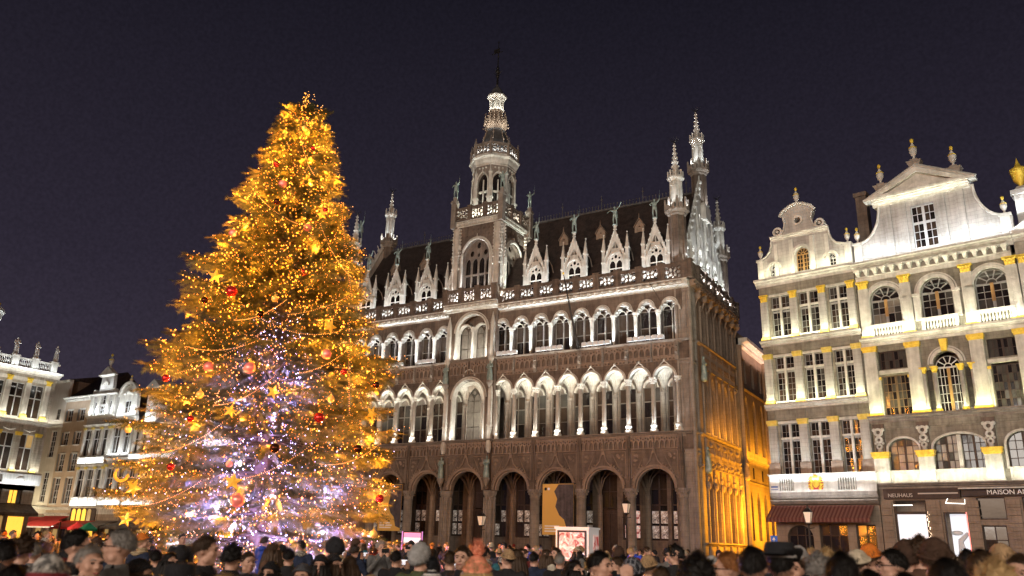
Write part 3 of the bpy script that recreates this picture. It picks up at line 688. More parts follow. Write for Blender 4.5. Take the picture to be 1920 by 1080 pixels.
for k, (F_, w) in enumerate(TF):
    F_.inst('belfry_wall', ('bw', w), lambda: belfry_wall_m(w), 'shade_brown_stone'); F_.inst('arch_moulding', ('bt', w), lambda: belfry_trim_m(w), 'lit_trim_stone')
    F_.inst('belfry_tracery', ('btr', w), lambda: belfry_tracery_m(w), 'shade_brown_stone', 0, .2)
    F_.inst('pane', ('bpane', w), lambda: M().box(-1.4, 1.4, .2, .22, 22, 26.8), 'dark_glass', 0, .16)
def corner_butt_m():
    m = M().box(-.28, .28, -.28, .28, 21, 28.2)
    for z in (23.2, 25.6, 27.2): m.box(-.34, .34, -.34, .34, z, z+.14)
    for s1 in (-1, 1):
        m.lathe([(.09, 22.2), (.09, 27.6), (.03, 28.2)], 6, s1*.3, -.3); m.lathe([(.09, 22.2), (.09, 27.6), (.03, 28.2)], 6, .3, s1*.3)
        for z in (22.4, 24.4, 26.4): m.ball((s1*.3, -.36, z), .13, 5, 4); m.ball((.36, s1*.3, z), .13, 5, 4)
        for k in range(11): m.ball((s1*.3, -.40, 25.0+k*.3), .10, 5, 4); m.ball((.40, s1*.3, 25.0+k*.3), .10, 5, 4)
    return m
for x in (TX0, TX1):
    for y in (0, 4.25): H.inst('corner_buttress', 'cbut', corner_butt_m, 'lit_pale_stone', x, y)
def corn_ring(z, o=.0):
    """square corbelled cornice around the belfry"""
    m = M(); h = 2.15+o
    for k, (d, zz, hh) in enumerate(((.05, 0, .12), (.12, .12, .14), (.24, .26, .3), (.34, .56, .1))):
        a = h+d; m.box(TC-a, TC+a, 2.1-a, 2.1+a, z+zz, z+zz+hh)
    for i in range(16):
        u = -2.3+i*.3
        m.box(TC+u, TC+u+.15, 2.1-h-.31, 2.1-h-.2, z+.3, z+.5); m.box(TC+h+.2, TC+h+.31, 2.1+u, 2.1+u+.15, z+.3, z+.5)
    return m
H.ob('cornice', corn_ring(28.15), 'lit_trim_stone')
for F_, w in TF:
    G = Face(hall, F_.at(0, -.33, 0), F_.rz); balustrade(G, -2.35, 2.35, 0, 28.82, 1.56, .17)
for sx_ in (-1, 1):
    for sy in (-1, 1): H.inst('corner_pinnacle', 'tcpin', lambda: M().box(-.24, .24, -.24, .24, 28.2, 30.9).box(-.3, .3, -.3, .3, 30.6, 30.75).lathe([(.2, 30.75), (.2, 31.2)], 8), 'mid_stone', TC+sx_*2.45, 2.1+sy*2.45)
# octagonal lantern
def oct_face_m(r=1.75, z0=28.9, z1=34.2):
    w = 2*r*math.tan(pi/8); m = M(); op = lancet(0, w*.72, z0+.9, z1-.8, 5)
    m.plate(rect(-w/2, w/2, z0, z1), [op], -.1, .15)
    return m
def oct_trim_m(r=1.75, z0=28.9, z1=34.2):
    w = 2*r*math.tan(pi/8); m = M(); o = lancet(0, w*.8, z0+1.0, z1-.65, 6)
    pts = [(p[0], -.16, p[1]) for p in o[1:]]+[(o[0][0], -.16, o[0][1])]
    m.tube(pts, .06, 5); m.tube([(0, -.18, z1-.75), (0, -.18, z1-.25)], [.07, .02], 4); m.box(-w*.3, w*.3, 0, .08, z0+2.6, z0+2.8); m.box(-.05, .05, 0, .08, z0+1, z0+3.9)
    for k in range(3): m.ball((-.35+.35*k, -.15, z1-.3), .1, 5, 4)
    return m
for k in range(8):
    a = -pi/2+k*pi/4; F_ = Face(hall, (TC+1.75*cos(a), 2.1+1.75*sin(a), 0), a+pi/2)
    F_.inst('lantern_wall', 'ow', oct_face_m, 'mid_stone'); F_.inst('lantern_arch', 'ot', oct_trim_m, 'lit_trim_stone')
    F_.inst('pane', 'opane', lambda: M().box(-.55, .55, .1, .12, 29.8, 33.5), 'dark_glass')
    b2 = a+pi/8; x, y = TC+1.9*cos(b2), 2.1+1.9*sin(b2)
    H.inst('lantern_buttress', 'lbut', lambda: M().lathe([(.22, 28.9), (.22, 31.0), (.16, 31.1), (.16, 33.3), (.21, 33.4), (.12, 33.6), (.02, 34.5)], 8).box(-.24, .24, -.24, .24, 30.9, 31.05), 'lit_trim_stone', x, y)
    H.inst('lantern_pinnacle', 'lpin', lambda: pinn_m(1.9, .1), 'mid_stone', TC+2.15*cos(b2), 2.1+2.15*sin(b2), 35.1)
    G = Face(hall, (TC+1.95*cos(a), 2.1+1.95*sin(a), 0), a+pi/2)
    G.inst('balustrade_panel', 'obal', lambda: bal_panel_m(1.5, .95), 'mid_stone', 0, 0, 35.3)
H.ob('lantern_cornice', M().lathe([(1.85, 34.0), (2.05, 34.2), (2.05, 34.35), (2.15, 34.55), (2.2, 34.8), (2.4, 34.95), (2.4, 35.05), (2.15, 35.1), (2.15, 35.3), (.5, 35.3)], 8, TC, 2.1, a0=pi/8), 'lit_trim_stone')
H.ob('lantern_floor', M().lathe([(2.4, 28.75), (2.4, 28.9), (0, 28.95)], 8, TC, 2.1), 'mid_stone')
H.ob('dome', M().lathe([(1.55, 35.3), (1.5, 36.3), (1.3, 37.1), (1.05, 37.8), (.9, 38.3), (.95, 38.45)], 8, TC, 2.1, a0=pi/8), 'lead')
bul = M().lathe([(.85, 38.3), (1.05, 38.7), (1.08, 39.0), (.92, 39.5), (.72, 40.0), (.60, 40.4), (.56, 40.7)], 8, TC, 2.1, a0=pi/8)
for i in range(8):
    a = pi/8+i*pi/4
    for r, z in ((1.2, 38.8), (1.12, 39.15), (1.0, 39.5), (.88, 39.85), (.78, 40.2), (.7, 40.5), (1.6, 36.4), (1.35, 37.2), (1.1, 37.9)): bul.ball((TC+r*cos(a), 2.1+r*sin(a), z), .09, 5, 4)
    bul.tube([(TC+1.55*cos(a), 2.1+1.55*sin(a), 36.0), (TC+1.3*cos(a), 2.1+1.3*sin(a), 37.1), (TC+.95*cos(a), 2.1+.95*sin(a), 38.3)], .05, 4)
    bul.taper(TC+1.0*cos(a+.39), 2.1+1.0*sin(a+.39), 38.9, 40.3, .26, .26, .03, .03)
H.ob('onion_bulb', bul, 'warm_stone')
lan = M()
for i in range(8):
    a = pi/8+i*pi/4; lan.lathe([(.09, 40.6), (.09, 41.7)], 6, TC+.6*cos(a), 2.1+.6*sin(a)); lan.ball((TC+.6*cos(a+.39), 2.1+.6*sin(a+.39), 41.7), .14, 6, 4)
lan.lathe([(.7, 40.55), (.7, 40.75), (.3, 40.75), (.3, 41.75), (.75, 41.8), (.95, 42.0), (.95, 42.1)], 8, TC, 2.1, a0=pi/8)
H.ob('small_lantern', lan, 'lit_trim_stone')
H.ob('lantern_cap', M().lathe([(.95, 42.1), (.65, 42.5), (.45, 42.9), (.15, 43.3), (.1, 43.5)], 8, TC, 2.1, a0=pi/8), 'lead')
sp = M().tube([(TC, 2.1, 43.2), (TC, 2.1, 45.2), (TC, 2.1, 48.3)], [.12, .07, .03], 6)
for z, r in ((44.4, .22), (44.9, .3), (45.3, .2), (46.6, .12)): sp.ball((TC, 2.1, z), r*.8, 7, 5)
for i in range(4): sp.tube([(TC, 2.1, 44.5), (TC+.5*cos(i*pi/2), 2.1+.5*sin(i*pi/2), 44.9)], [.04, .02], 4)
sp.box(TC-.75, TC+.5, 2.08, 2.12, 47.0, 47.06).box(TC-.5, TC+.15, 2.08, 2.12, 47.1, 47.5).ball((TC, 2.1, 48.2), .08, 6, 4)
H.ob('spire_rod', sp, 'iron')

# ================================================================ turrets and end gables
def crocket_spire(m, cx, cy, z0, z1, r, n=8):
    m.lathe([(r, z0), (r*.25, z1-.2), (r*.12, z1)], n, cx, cy)
    k = int((z1-z0)/.38)
    for j in range(k):
        t = (j+.5)/k; rr = r*(1-t*.8)+.03
        for i in range(0, n, 1): m.ball((cx+rr*cos(2*pi*i/n), cy+rr*sin(2*pi*i/n), z0+(z1-z0)*t), .10*(1-.4*t), 4, 3)
    m.lathe([(.05, z1-.05), (.16, z1+.1), (.05, z1+.25), (.02, z1+.5)], 6, cx, cy)
def turret(F_, x, y, zb, z1, z2, z3, w=.62, star=True):
    a = M().box(x-w-.08, x+w+.08, y-w-.08, y+w+.08, zb, zb+1.2).taper(x, y, zb+1.2, zb+1.5, 2*w+.16, 2*w+.16, 2*w-.1, 2*w-.1)
    F_.ob('turret_base', a, 'lit_pale_stone')
    b_ = M().lathe([(w*.95, zb+1.4), (w*.95, z1)], 8, x, y, a0=pi/8)
    for i in range(8): b_.lathe([(.08, zb+1.4), (.08, z1)], 5, x+w*.95*cos(pi/8+i*pi/4), y+w*.95*sin(pi/8+i*pi/4))
    F_.ob('turret_shaft', b_, 'shade_brown_stone')
    c_ = M().lathe([(w, z1), (w+.12, z1+.12), (w+.12, z1+.25), (w+.34, z1+.42), (w+.34, z1+.55), (w*.7, z1+.56)], 8, x, y, a0=pi/8)
    for i in range(16):
        a = i*pi/8; c_.ball((x+(w+.26)*cos(a), y+(w+.26)*sin(a), z1+.42), .07, 4, 3)
    for i in range(8):
        a = i*pi/4+pi/8; c_.box(x+(w+.25)*cos(a)-.07, x+(w+.25)*cos(a)+.07, y+(w+.25)*sin(a)-.07, y+(w+.25)*sin(a)+.07, z1+.5, z1+1.3); c_.ball((x+(w+.25)*cos(a), y+(w+.25)*sin(a), z1+1.38), .09, 5, 4)
        c_.box(x+(w+.15)*cos(a+.39)-.12, x+(w+.15)*cos(a+.39)+.12, y+(w+.15)*sin(a+.39)-.12, y+(w+.15)*sin(a+.39)+.12, z1+.55, z1+.95)
    F_.ob('turret_gallery', c_, 'mid_stone')
    d_ = M(); w2 = w*.68
    d_.lathe([(w2, z1+.5), (w2, z2), (w2+.1, z2+.1), (w2+.26, z2+.28), (w2+.26, z2+.4), (w2*.7, z2+.42)], 8, x, y, a0=pi/8)
    for i in range(8):
        a = pi/8+i*pi/4; d_.lathe([(.07, z1+.5), (.07, z2)], 5, x+w2*cos(a), y+w2*sin(a)); d_.box(x+(w2+.15)*cos(a)-.05, x+(w2+.15)*cos(a)+.05, y+(w2+.15)*sin(a)-.05, y+(w2+.15)*sin(a)+.05, z2+.4, z2+.95)
        d_.box(x+w2*cos(a+.39)-.06, x+w2*cos(a+.39)+.06, y+w2*sin(a+.39)-.06, y+w2*sin(a+.39)+.06, z2-.3, z2)
    F_.ob('turret_shaft', d_, 'lit_trim_stone')
    e_ = M(); crocket_spire(e_, x, y, z2+.42, z3, w2*.72)
    F_.ob('turret_spire', e_, 'lit_pale_stone')
    if star:
        s = M()
        for i in range(10):
            a = i*pi/5; s.tube([(x, y, z3+.35), (x+.42*cos(a), y+.42*sin(a), z3+.75)], [.02, .012], 3)
        s.ball((x, y, z3+.4), .08, 5, 4)
        F_.ob('turret_star', s, 'iron')
turret(H, .05, .7, 20.6, 26.0, 28.9, 32.0)
turret(H, .3, 11.2, 20.6, 25.6, 28.4, 31.2, .55)
turret(H, -32.5, .7, 20.6, 26.0, 28.9, 32.0)
turret(H, -32.7, 11.2, 20.6, 25.6, 28.4, 31.2, .55)
turret(H, .3, 6, 27.5, 31.6, 34.6, 37.4, .58)
turret(H, -32.7, 6, 27.5, 30.6, 34.0, 36.6, .58)
for xg, fc in ((.45, S), (-33.1, Face(hall, (-33.15, 12, 0), -pi/2))):
    off = 0
    G = M(); ho = []
    for i in range(9):
        u = 1.9+i*1.0; top = 21.6+(9.0*(1-abs(u-6)/5.6)); 
        z = 21.2
        while z+1.5 < top:
            ho.append(lancet(u, .62, z, z+1.35, 3)); z += 1.75
    G.plate([(.4, 20.4), (11.6, 20.4), (11.6, 21.5), (6.4, 30.4), (5.6, 30.4), (.4, 21.5)], ho, -.1, .25)
    fc2 = Face(hall, (xg, 0, 0), pi/2) if fc is S else Face(hall, (xg, 12, 0), -pi/2)
    fc2.ob('end_gable', G, 'lit_pale_stone')
    T = M()
    for sg in (-1, 1):
        T.tube([(6+sg*5.7, .05, 21.6), (6+sg*.3, .05, 30.9)], .2, 5)
        for k in range(13):
            t = (k+.5)/13; T.ball((6+sg*(5.7-5.4*t), -.05, 21.9+9.3*t), .2, 5, 4); T.tube([(6+sg*(5.7-5.4*t), 0, 21.9+9.3*t), (6+sg*(5.95-5.4*t), -.1, 22.4+9.3*t)], [.09, .03], 4)
    for k in range(5):
        u = 2+k*2.0; T.lathe([(.14, 21), (.14, 22+7.6*(1-abs(u-6)/5.6)), (.02, 23.2+7.9*(1-abs(u-6)/5.6))], 6, u, -.15)
        for q in range(3): T.ball((u, -.25, 22.2+q*1.5*(1-abs(u-6)/6)), .2, 6, 4, (1, 1, 1.6))
    fc2.ob('gable_crockets', T, 'lit_trim_stone')

# ================================================================ side front of the hall on the lane
sy = [2.1+1.72*k for k in range(6)]
ho = [lancet((a+b_)/2, 1.3, 2.2, 7.0, 4) for a, b_ in zip(sy[:-1], sy[1:])]
ho += [lancet((a+b_)/2, 1.25, 9.8, 14.1, 4) for a, b_ in zip(sy[:-1], sy[1:])]+[lancet((a+b_)/2, 1.2, 16.4, 19.4, 4) for a, b_ in zip(sy[:-1], sy[1:])]
S.ob('side_wall', M().plate(rect(.95, 10.9, .1, 20.4), ho, -.05, .4), 'warm_stone')
for a, b_ in zip(sy[:-1], sy[1:]):
    u = (a+b_)/2
    for z0, h, w in ((2.2, 4.0, 1.3), (9.8, 3.5, 1.25), (16.4, 2.3, 1.2)):
        S.window(u, .25, z0, w, h-.1, 2, [1.2, 1, 1], 'grey_frame', ['brown_glass', 'dark_glass'], fr=.05, bar=.05, hb=.08, hrows=(1,), head='trefoil')
    S.inst('tracery_panel', 'sidetp', lambda: blind_tracery(-.7, .7, 7.2, 9.3, .35, -.19, 2).ball((0, -.2, 7.6), .2, 6, 4).ball((0, -.2, 8.9), .2, 6, 4), 'warm_stone', u)
    S.inst('tracery_panel', 'sidetp2', lambda: blind_tracery(-.7, .7, 14.4, 16.0, .35, -.19, 2), 'warm_stone', u)
for u in sy:
    S.inst('side_shaft', 'sshaft', lambda: M().lathe([(.22, .2), (.22, 1.6), (.12, 1.8), (.1, 6.3), (.2, 6.6), (.12, 6.7), (.12, 9.3)], 8, 0, -.1).lathe([(.1, 9.6), (.1, 13.9), (.18, 14.1)], 8, 0, -.1).lathe([(.1, 16.3), (.1, 18.9), (.17, 19.1)], 8, 0, -.1).ball((0, -.18, 7.5), .16, 6, 4).ball((0, -.18, 8.3), .16, 6, 4).ball((0, -.18, 6.0), .2, 6, 5, (1, 1, 1.5)).box(-.06, .06, -.12, 0, .2, 20.2), 'warm_stone', u)
S.ob('string_course', M().mould(prof(-.05, 9.36, .25, .22), .95, 10.9), 'warm_stone'); S.ob('string_course', M().mould(prof(-.05, 16.0, .25, .22), .95, 10.9), 'warm_stone')
S.ob('window_sill', M().mould(prof(-.05, 1.95, .3, .22), .95, 10.9), 'warm_stone'); S.ob('side_room_back', M().box(1, 11, 1.6, 1.8, .1, 20.3), 'shade_brown_stone')
S.ob('cornice', cornice_m(.0, 12.0, 20.0, -.05), 'warm_stone')
ca = M()
for k in range(8): ca.ball((1+k*1.5, -.35, 19.6+.1*(k % 2)), .28, 6, 4); ca.tube([(1+k*1.5, -.1, 18.8), (1+k*1.5, -.5, 20.0)], [.05, .14], 5)
S.ob('cornice_carving', ca, 'warm_stone')
balustrade(Face(hall, (1.3, 0, 0), pi/2), -.6, 11.9, 0, 20.62, 1.79)
H.ob('rear_block', M().box(-33.2, .5, 11.0, 12.0, 0, 20.6), 'shade_brown_stone')
# ---------------------------------------------------------------- floodlights on the hall's ledges
CW = (1, .98, .90); CC = (.86, .93, 1.0)
for u0, u1 in ((-15.0, -10.2), (-10.2, -5.2), (-5.2, -.2), (-33, -26.5), (-26.5, -20.1)):
    H.strip(u0, u1, -.42, 9.62, (0, .05, 1), 46, CW if u0 < -6 else CC, spread=1.8)
    H.strip(u0, u1, .9, 9.7, (0, .12, 1), 15, (1, .97, .80), w=.3, spread=1.5)
    H.strip(u0, u1, -.50, 16.3, (0, .06, 1), 36, CC, spread=1.8)
    H.strip(u0, u1, -.05, 20.75, (0, .25, 1), 46, CC)
H.strip(-19.2, -16, -1.05, 9.65, (0, .2, 1), 45, CW); H.strip(-19.0, -16.2, .5, 9.7, (0, .15, 1), 15, (1, .97, .80), spread=1.6); H.strip(-19.2, -16, -.95, 16.3, (0, .2, 1), 45, CW)
H.strip(-19.4, -15.8, -.55, 21.15, (0, .18, 1), 100, CC)
for y, z, p in ((-.6, 21.3, 240), (.25, 21.6, 300), (1.0, 22.9, 240), (2.2, 24.8, 170), (3.4, 26.6, 90)): spot('tower_floodlight', (-14.75, y, z), (-.20, .06, 1), p*1.5, 80, (.9, 1, .92), parent=hall, r=.08)
for k in range(8):
    a = -pi/2+k*pi/4
    area('ledge_floodlight', (TC+2.25*cos(a), 2.1+2.25*sin(a), 29.05), (-.22*cos(a), -.22*sin(a), 1), 1.4, .12, 105, (.93, 1, .92), xaxis=(-sin(a), cos(a), 0), parent=hall)
    area('ledge_floodlight', (TC+1.85*cos(a), 2.1+1.85*sin(a), 35.5), (-.1*cos(a), -.1*sin(a), 1), 1.2, .1, 22, CC, xaxis=(-sin(a), cos(a), 0), parent=hall)
    area('ledge_floodlight', (TC+1.1*cos(a), 2.1+1.1*sin(a), 40.5), (-.3*cos(a), -.3*sin(a), 1), .6, .1, 9, CW, xaxis=(-sin(a), cos(a), 0), parent=hall)
for x, y, z, p in ((.05, .7, 22.2, 60), (.05, .7, 26.6, 60), (.3, 11.2, 22.0, 70), (.3, 11.2, 26.2, 50), (-32.5, .7, 22.2, 60), (-32.5, .7, 26.6, 60), (.3, 6, 28.4, 110), (.3, 6, 32.3, 80), (-32.7, 6, 31.2, 90), (.05, .7, 29.5, 34), (.3, 6, 35.1, 22), (-32.5, .7, 29.5, 34), (-32.7, 6, 34.6, 30)):
    for dx, dy in ((-.25, -1.05), (1.05, -.2), (-1.0, .2)): spot('turret_floodlight', (x+dx, y+dy, z), (-dx*.22, -dy*.22, 1), p*2.2, 75, CC, parent=hall, r=.08)
area('ledge_floodlight', (1.25, 6, 21.2), (-.12, 0, 1), 10, .15, 1500, CC, xaxis=(0, 1, 0), parent=hall)
area('ledge_floodlight', (-34.0, 6, 20.9), (.22, 0, 1), 10, .15, 500, CC, xaxis=(0, 1, 0), parent=hall)
for y in (2.5, 4.3, 6, 7.7, 9.5): spot('gable_floodlight', (1.75, y, 21.4), (-.15, (6-y)*.06, 1), 420, 60, CC, parent=hall, r=.08)
area('ledge_floodlight', (TC, .25, 38.4), (0, .3, 1), 1.2, .1, 30, CW, parent=hall); area('ledge_floodlight', (TC+1.7, 1.6, 38.4), (-.3, .1, 1), 1.2, .1, 30, CW, xaxis=(0, 1, 0), parent=hall)
# sodium lamps in the lane
for y, p in ((5.0, 950), (9.5, 1350), (15.5, 950), (21, 700)):
    spot('lane_lamp_light', (4.9, y, 3.6), (-1, -.15, .28), p*5.0, 125, (1, .40, .016), r=.25, blend=.8)
spot('lane_lamp_light', (2.3, 10.6, 3.0), (-.55, -.5, 1), 2600, 110, (1, .44, .02), r=.2)

# wall-mounted lamps that give the lane its light
def lane_lamp_m(): return M().box(-.12, .12, -.12, .12, -.2, .15).tube([(0, 0, .1), (.4, 0, .35), (.7, 0, .3)], .03, 5).lathe([(.05, .3), (.16, .18), (.16, .12)], 8)
for y, w_ in ((5.0, 'nearest the square'), (9.5, 'second from the square'), (15.5, 'third from the square'), (21, 'deepest in the lane')):
    o = inst('wall_lamp', 'lanelamp', lane_lamp_m, 'iron', None, (5.15, y, 3.7)); tag(o, 'iron lamp bracket in the amber lane, '+w_, 'lamp', 'lamps in the side lane')

# white floodlight housings standing on the second gallery's sill
def floodlamp_m():
    m = M()
    m.box(-.2, .2, -.16, .1, .06, .3); m.taper(0, -.03, .3, .36, .4, .26, .3, .18); m.tube([(-.24, 0, 0), (-.24, 0, .2)], .025, 4); m.tube([(.24, 0, 0), (.24, 0, .2)], .025, 4)
    return m
mat('lamp_white', (.75, .78, .78), .4, emit=(.8, .88, 1), es=.05)
fl = [(-15.0, -12.9), (-11.4, -9.0), (-7.4, -4.9), (-3.7, -.8), (-26.9, -24.2), (-23.0, -20.6)]
for i, (a, b_) in enumerate(fl):
    n = int((b_-a)/.48)
    for k in range(n):
        o = inst('floodlight', 'fll', floodlamp_m, 'lamp_white', None, (a+.48*k+.24, -.62, 16.18+.12*(k % 2 == 0)*0)); tag(o, 'small white floodlight box standing on the ledge under the hall\'s upper gallery', 'floodlight', 'floodlights along the upper gallery ledge')
# leaning flagpole and its stays
fp = empty('flagpole', (-7.8, -.4, 16.2), 0, 'thin dark flagpole leaning out from the upper gallery of the Gothic hall', 'flagpole')
ob('pole', M().tube([(0, 0, 0), (-.25, -.7, 2.4), (-.55, -1.5, 5.6)], [.11, .09, .04], 8), 'iron', fp)
ob('bracket', M().box(-.15, .15, -.15, .3, -.1, .15), 'iron', fp); ob('finial', M().ball((-.57, -1.53, 5.7), .09, 8, 6), 'gold', fp)
st = empty('stay_wires', (-1.9, -1.2, 20.9), 0, 'thin pale stay wires slanting down at the right corner of the gallery', 'wires')
for k in (0, .5): ob('wire', M().tube([(0, 0, 0), (1.9+k*.3, .5, -3.6-k)], .009, 4), 'iron', st)

# ---------------------------------------------------------------- the lane's rear house
rear = empty('lane_building', (1.2, 12.1, 0), pi/2, 'plain long building down the amber lit lane behind the Gothic hall', 'building')
R = Face(rear)
ho = [lancet(u, 1.0, 2.5, 6.4, 4) for u in (1.2, 3.6, 6.0, 9.5, 12.4)]+[lancet(u, 1.1, 9.6, 14.2, 4) for u in (1.4, 4.0, 6.6, 9.2, 11.8)]+[rect(u-.5, u+.5, 15.3, 17.4) for u in (1.4, 4.0, 6.6, 9.2, 11.8)]
R.ob('wall', M().plate(rect(0, 15, 0, 18.4), ho, 0, .4).box(0, 15, .4, 8, 0, 18.3), 'warm_stone')
for u in (1.2, 3.6, 6.0, 9.5, 12.4): R.window(u, .25, 2.5, 1.0, 3.1, 2, [1, 1], 'grey_frame', 'brown_glass', head='pointed', fr=.05)
for u in (1.4, 4.0, 6.6, 9.2, 11.8): R.window(u, .25, 9.6, 1.1, 3.7, 2, [1, 1, 1], 'grey_frame', 'brown_glass', head='pointed', fr=.05); R.window(u, .25, 15.3, 1.0, 2.1, 2, [1, 1], 'grey_frame', 'brown_glass')
R.ob('string_course', M().mould(prof(0, 8.8, .2, .2), 0, 15).mould(prof(0, 7.0, .1, .12), 0, 15).mould(prof(0, 14.6, .15, .18), 0, 15), 'warm_stone')
for u in (0, 8, 15): R.ob('pilaster', M().box(u-.25, u+.25, -.22, 0, 0, 18.3).box(u-.35, u+.35, -.32, 0, 0, 1.5), 'warm_stone')
R.ob('cornice', M().mould([(0, 18.2), (-.3, 18.3), (-.3, 18.5), (-.75, 18.65), (-.75, 18.95), (0, 18.95)], 0, 15), 'lit_trim_stone')
R.ob('roof', M().mould([(-.5, 18.96), (4, 23), (8, 18.96)], 0, 15), 'slate')
an = [ob('wall_anchor', M().box(u-.05, u+.05, -.08, 0, 7.4, 8.3), 'iron', rear) for u in (2.4, 5.4)]
R.strip(.5, 14.5, -1.0, 17.6, (0, .5, 1), 14, (1, .62, .5))
area('ledge_floodlight', (2.0, 16, 8.9), (-.5, 0, 1), 9, .15, 420, (1, .40, .02), xaxis=(0, 1, 0))
area('ledge_floodlight', (1.6, 6.5, 9.7), (-.3, 0, 1), 8, .15, 260, (1, .42, .03), xaxis=(0, 1, 0))

# ================================================================ classical house kit
def pil_m(w, h, d=.18): return M().box(-w/2, w/2, -d, .02, 0, h).box(-w/2+.07, -w/2+.1, -d-.02, -d, .15, h-.1).box(w/2-.1, w/2-.07, -d-.02, -d, .15, h-.1)
def pilaster(F_, u, z0, z1, w=.5, cap=.42, base=.3, capm='gold', basem='gold', mt='white_stone', simple=False, d=.18, y=0):
    hh = z1-z0-cap-base
    p = F_.inst('pilaster', ('pil', w, round(hh, 2), d), lambda: pil_m(w, hh, d), mt, u, y, z0+base)
    if simple:
        inst('capital', ('scap', w, cap), lambda: M().box(-w*.56, w*.56, -d-.06, .0, 0, cap*.4).box(-w*.62, w*.62, -d-.12, 0, cap*.4, cap), capm, p, (0, 0, hh))
    else: inst('capital', ('ccap', w, cap), lambda: capital_m(w, cap, d*1.2), capm, p, (0, -d*.5, hh))
    inst('base', ('pbas', w, base, d), lambda: M().box(-w*.62, w*.62, -d-.1, 0, -base, -base*.55).box(-w*.58, w*.58, -d-.07, 0, -base*.55, -base*.2).box(-w*.54, w*.54, -d-.03, 0, -base*.2, 0), basem, p)
    return p
def cornice(F_, u0, u1, z, d=.4, h=.4, mt='lit_trim_stone', y=0, name='cornice'):
    return F_.ob(name, M().mould([(y, z-h), (y-d*.2, z-h), (y-d*.25, z-h*.65), (y-d*.6, z-h*.5), (y-d*.6, z-h*.35), (y-d, z-h*.25), (y-d, z), (y, z)], u0, u1), mt)
def urn(root, u, y, z, h=1.6, mt='lit_trim_stone', gm='gold'):
    o = inst('urn', ('urn', h), lambda: urn_m(h), mt, root, (u, y, z), 0, True)
    inst('gilt_ball', ('ugb', h), lambda: M().ball((0, 0, h*.93), .13*h/1.6, 8, 6, (1, 1, 1.4)).lathe([(.14*h, h*.56), (.18*h, h*.58), (.15*h, h*.62)], 10), gm, o)
    return o
def balusters(F_, u0, u1, y, z, h=.75, n=6, mt='lit_trim_stone', name='baluster'):
    for i in range(n): F_.inst(name, ('bal', h), lambda: baluster_m(h, .07), mt, u0+(u1-u0)*(i+.5)/n, y, z, True)

# ================================================================ RIGHT: small gabled house
ha = empty('narrow_gabled_house', (6.04, 0, 0), radians(-10), 'narrow floodlit white guild house with gilded capitals and a scrolled gable, beside the amber lane', 'building')
A = Face(ha)
wa = [(1.38, 1.26), (3.32, 1.26), (5.28, 1.2)]; pa = [.28, 2.32, 4.26, 6.12]
ho = [rect(u-w/2, u+w/2, z0, z1) for u, w in wa for z0, z1 in ((6.45, 9.72), (11.2, 14.2), (15.6, 18.45))]
A.ob('wall', M().plate(rect(0, 6.45, 5.3, 19.4), ho, 0, .35), 'shade_wall_stone')
A.ob('body', M().box(0, 6.45, 1.4, 12, .1, 19.3), 'warm_stone')
A.ob('side_wall', M().box(.0, .1, .35, 1.4, .1, 19.3).box(6.35, 6.45, .35, 1.4, .1, 19.3), 'warm_stone')
fg = ['dark_glass', 'brown_glass', 'brown_glass', 'reflecting_glass']
for k, (u, w) in enumerate(wa):
    for z0, z1, rows, hr in ((6.45, 9.72, [.42]*5+[.5]*2, (5,)), (11.2, 14.2, [.42]*5+[.5]*2, (5,)), (15.6, 18.45, [.42]*4+[.5]*2, (4,))):
        A.inst('stone_cross', ('scr', w, z1-z0), lambda: M().box(-.075, .075, -.1, .06, .02, z1-z0-.02).box(-w/2, -.078, -.08, .05, (z1-z0)*(.69 if z0 < 15 else .66), (z1-z0)*(.69 if z0 < 15 else .66)+.13).box(.078, w/2, -.08, .05, (z1-z0)*(.69 if z0 < 15 else .66), (z1-z0)*(.69 if z0 < 15 else .66)+.13), 'lit_trim_stone', u, .1, z0)
        A.window(u, .2, z0, w, z1-z0, 4, rows, 'muntin_grey', ['reflecting_glass', 'dark_glass', 'brown_glass'] if (k == 0 and z0 < 15) or (k == 1 and z0 < 8) else ['dark_glass', 'dark_glass', 'brown_glass', 'grey_glass'], fr=.05, bar=.022, hb=.13, hcols=(2,), hrows=hr, fd=.06)
        A.inst('lintel', ('lint', w), lambda: M().box(-w/2-.12, w/2+.12, -.06, .02, 0, .14).box(-w/2-.08, w/2+.08, -.03, .02, -.02, 0), 'lit_trim_stone', u, 0, z1+.02)
    A.inst('sill', ('sill', w), lambda: M().box(-w/2-.1, w/2+.1, -.14, .1, -.12, 0), 'lit_trim_stone', u, 0, 15.6)
    A.inst('sill', ('sill', w), lambda: M().box(-w/2-.1, w/2+.1, -.14, .1, -.12, 0), 'lit_trim_stone', u, 0, 11.2)
for u in pa:
    w = .56
    pilaster(A, u, 6.3, 9.95, w, .34, .2, 'gilt_stone', 'gilt_stone', simple=True); A.inst('pilaster_pedestal', 'pped', lambda: M().box(-.36, .36, -.22, 0, 0, .75), 'warm_stone', u, 0, 6.45)
    pilaster(A, u, 11.0, 14.42, w-.04, .34, .28, 'gilt_stone', 'gilt_stone', simple=True)
    pilaster(A, u, 15.4, 18.62, w-.08, .5, .25, 'gold', 'gilt_stone')
cornice(A, -.12, 6.5, 11.0, .38, .35); A.ob('frieze', M().box(-.02, 6.44, -.1, 0, 9.95, 10.62), 'shade_wall_stone'); A.ob('frieze_block', M().box(.05, .5, -.16, -.1, 9.97, 10.6).box(2.1, 2.55, -.16, -.1, 9.97, 10.6).box(4.05, 4.5, -.16, -.1, 9.97, 10.6).box(5.9, 6.35, -.16, -.1, 9.97, 10.6), 'shade_wall_stone')
cornice(A, -.12, 6.5, 15.35, .4, .35); A.ob('frieze', M().box(-.02, 6.44, -.1, 0, 14.42, 14.98), 'shade_wall_stone')
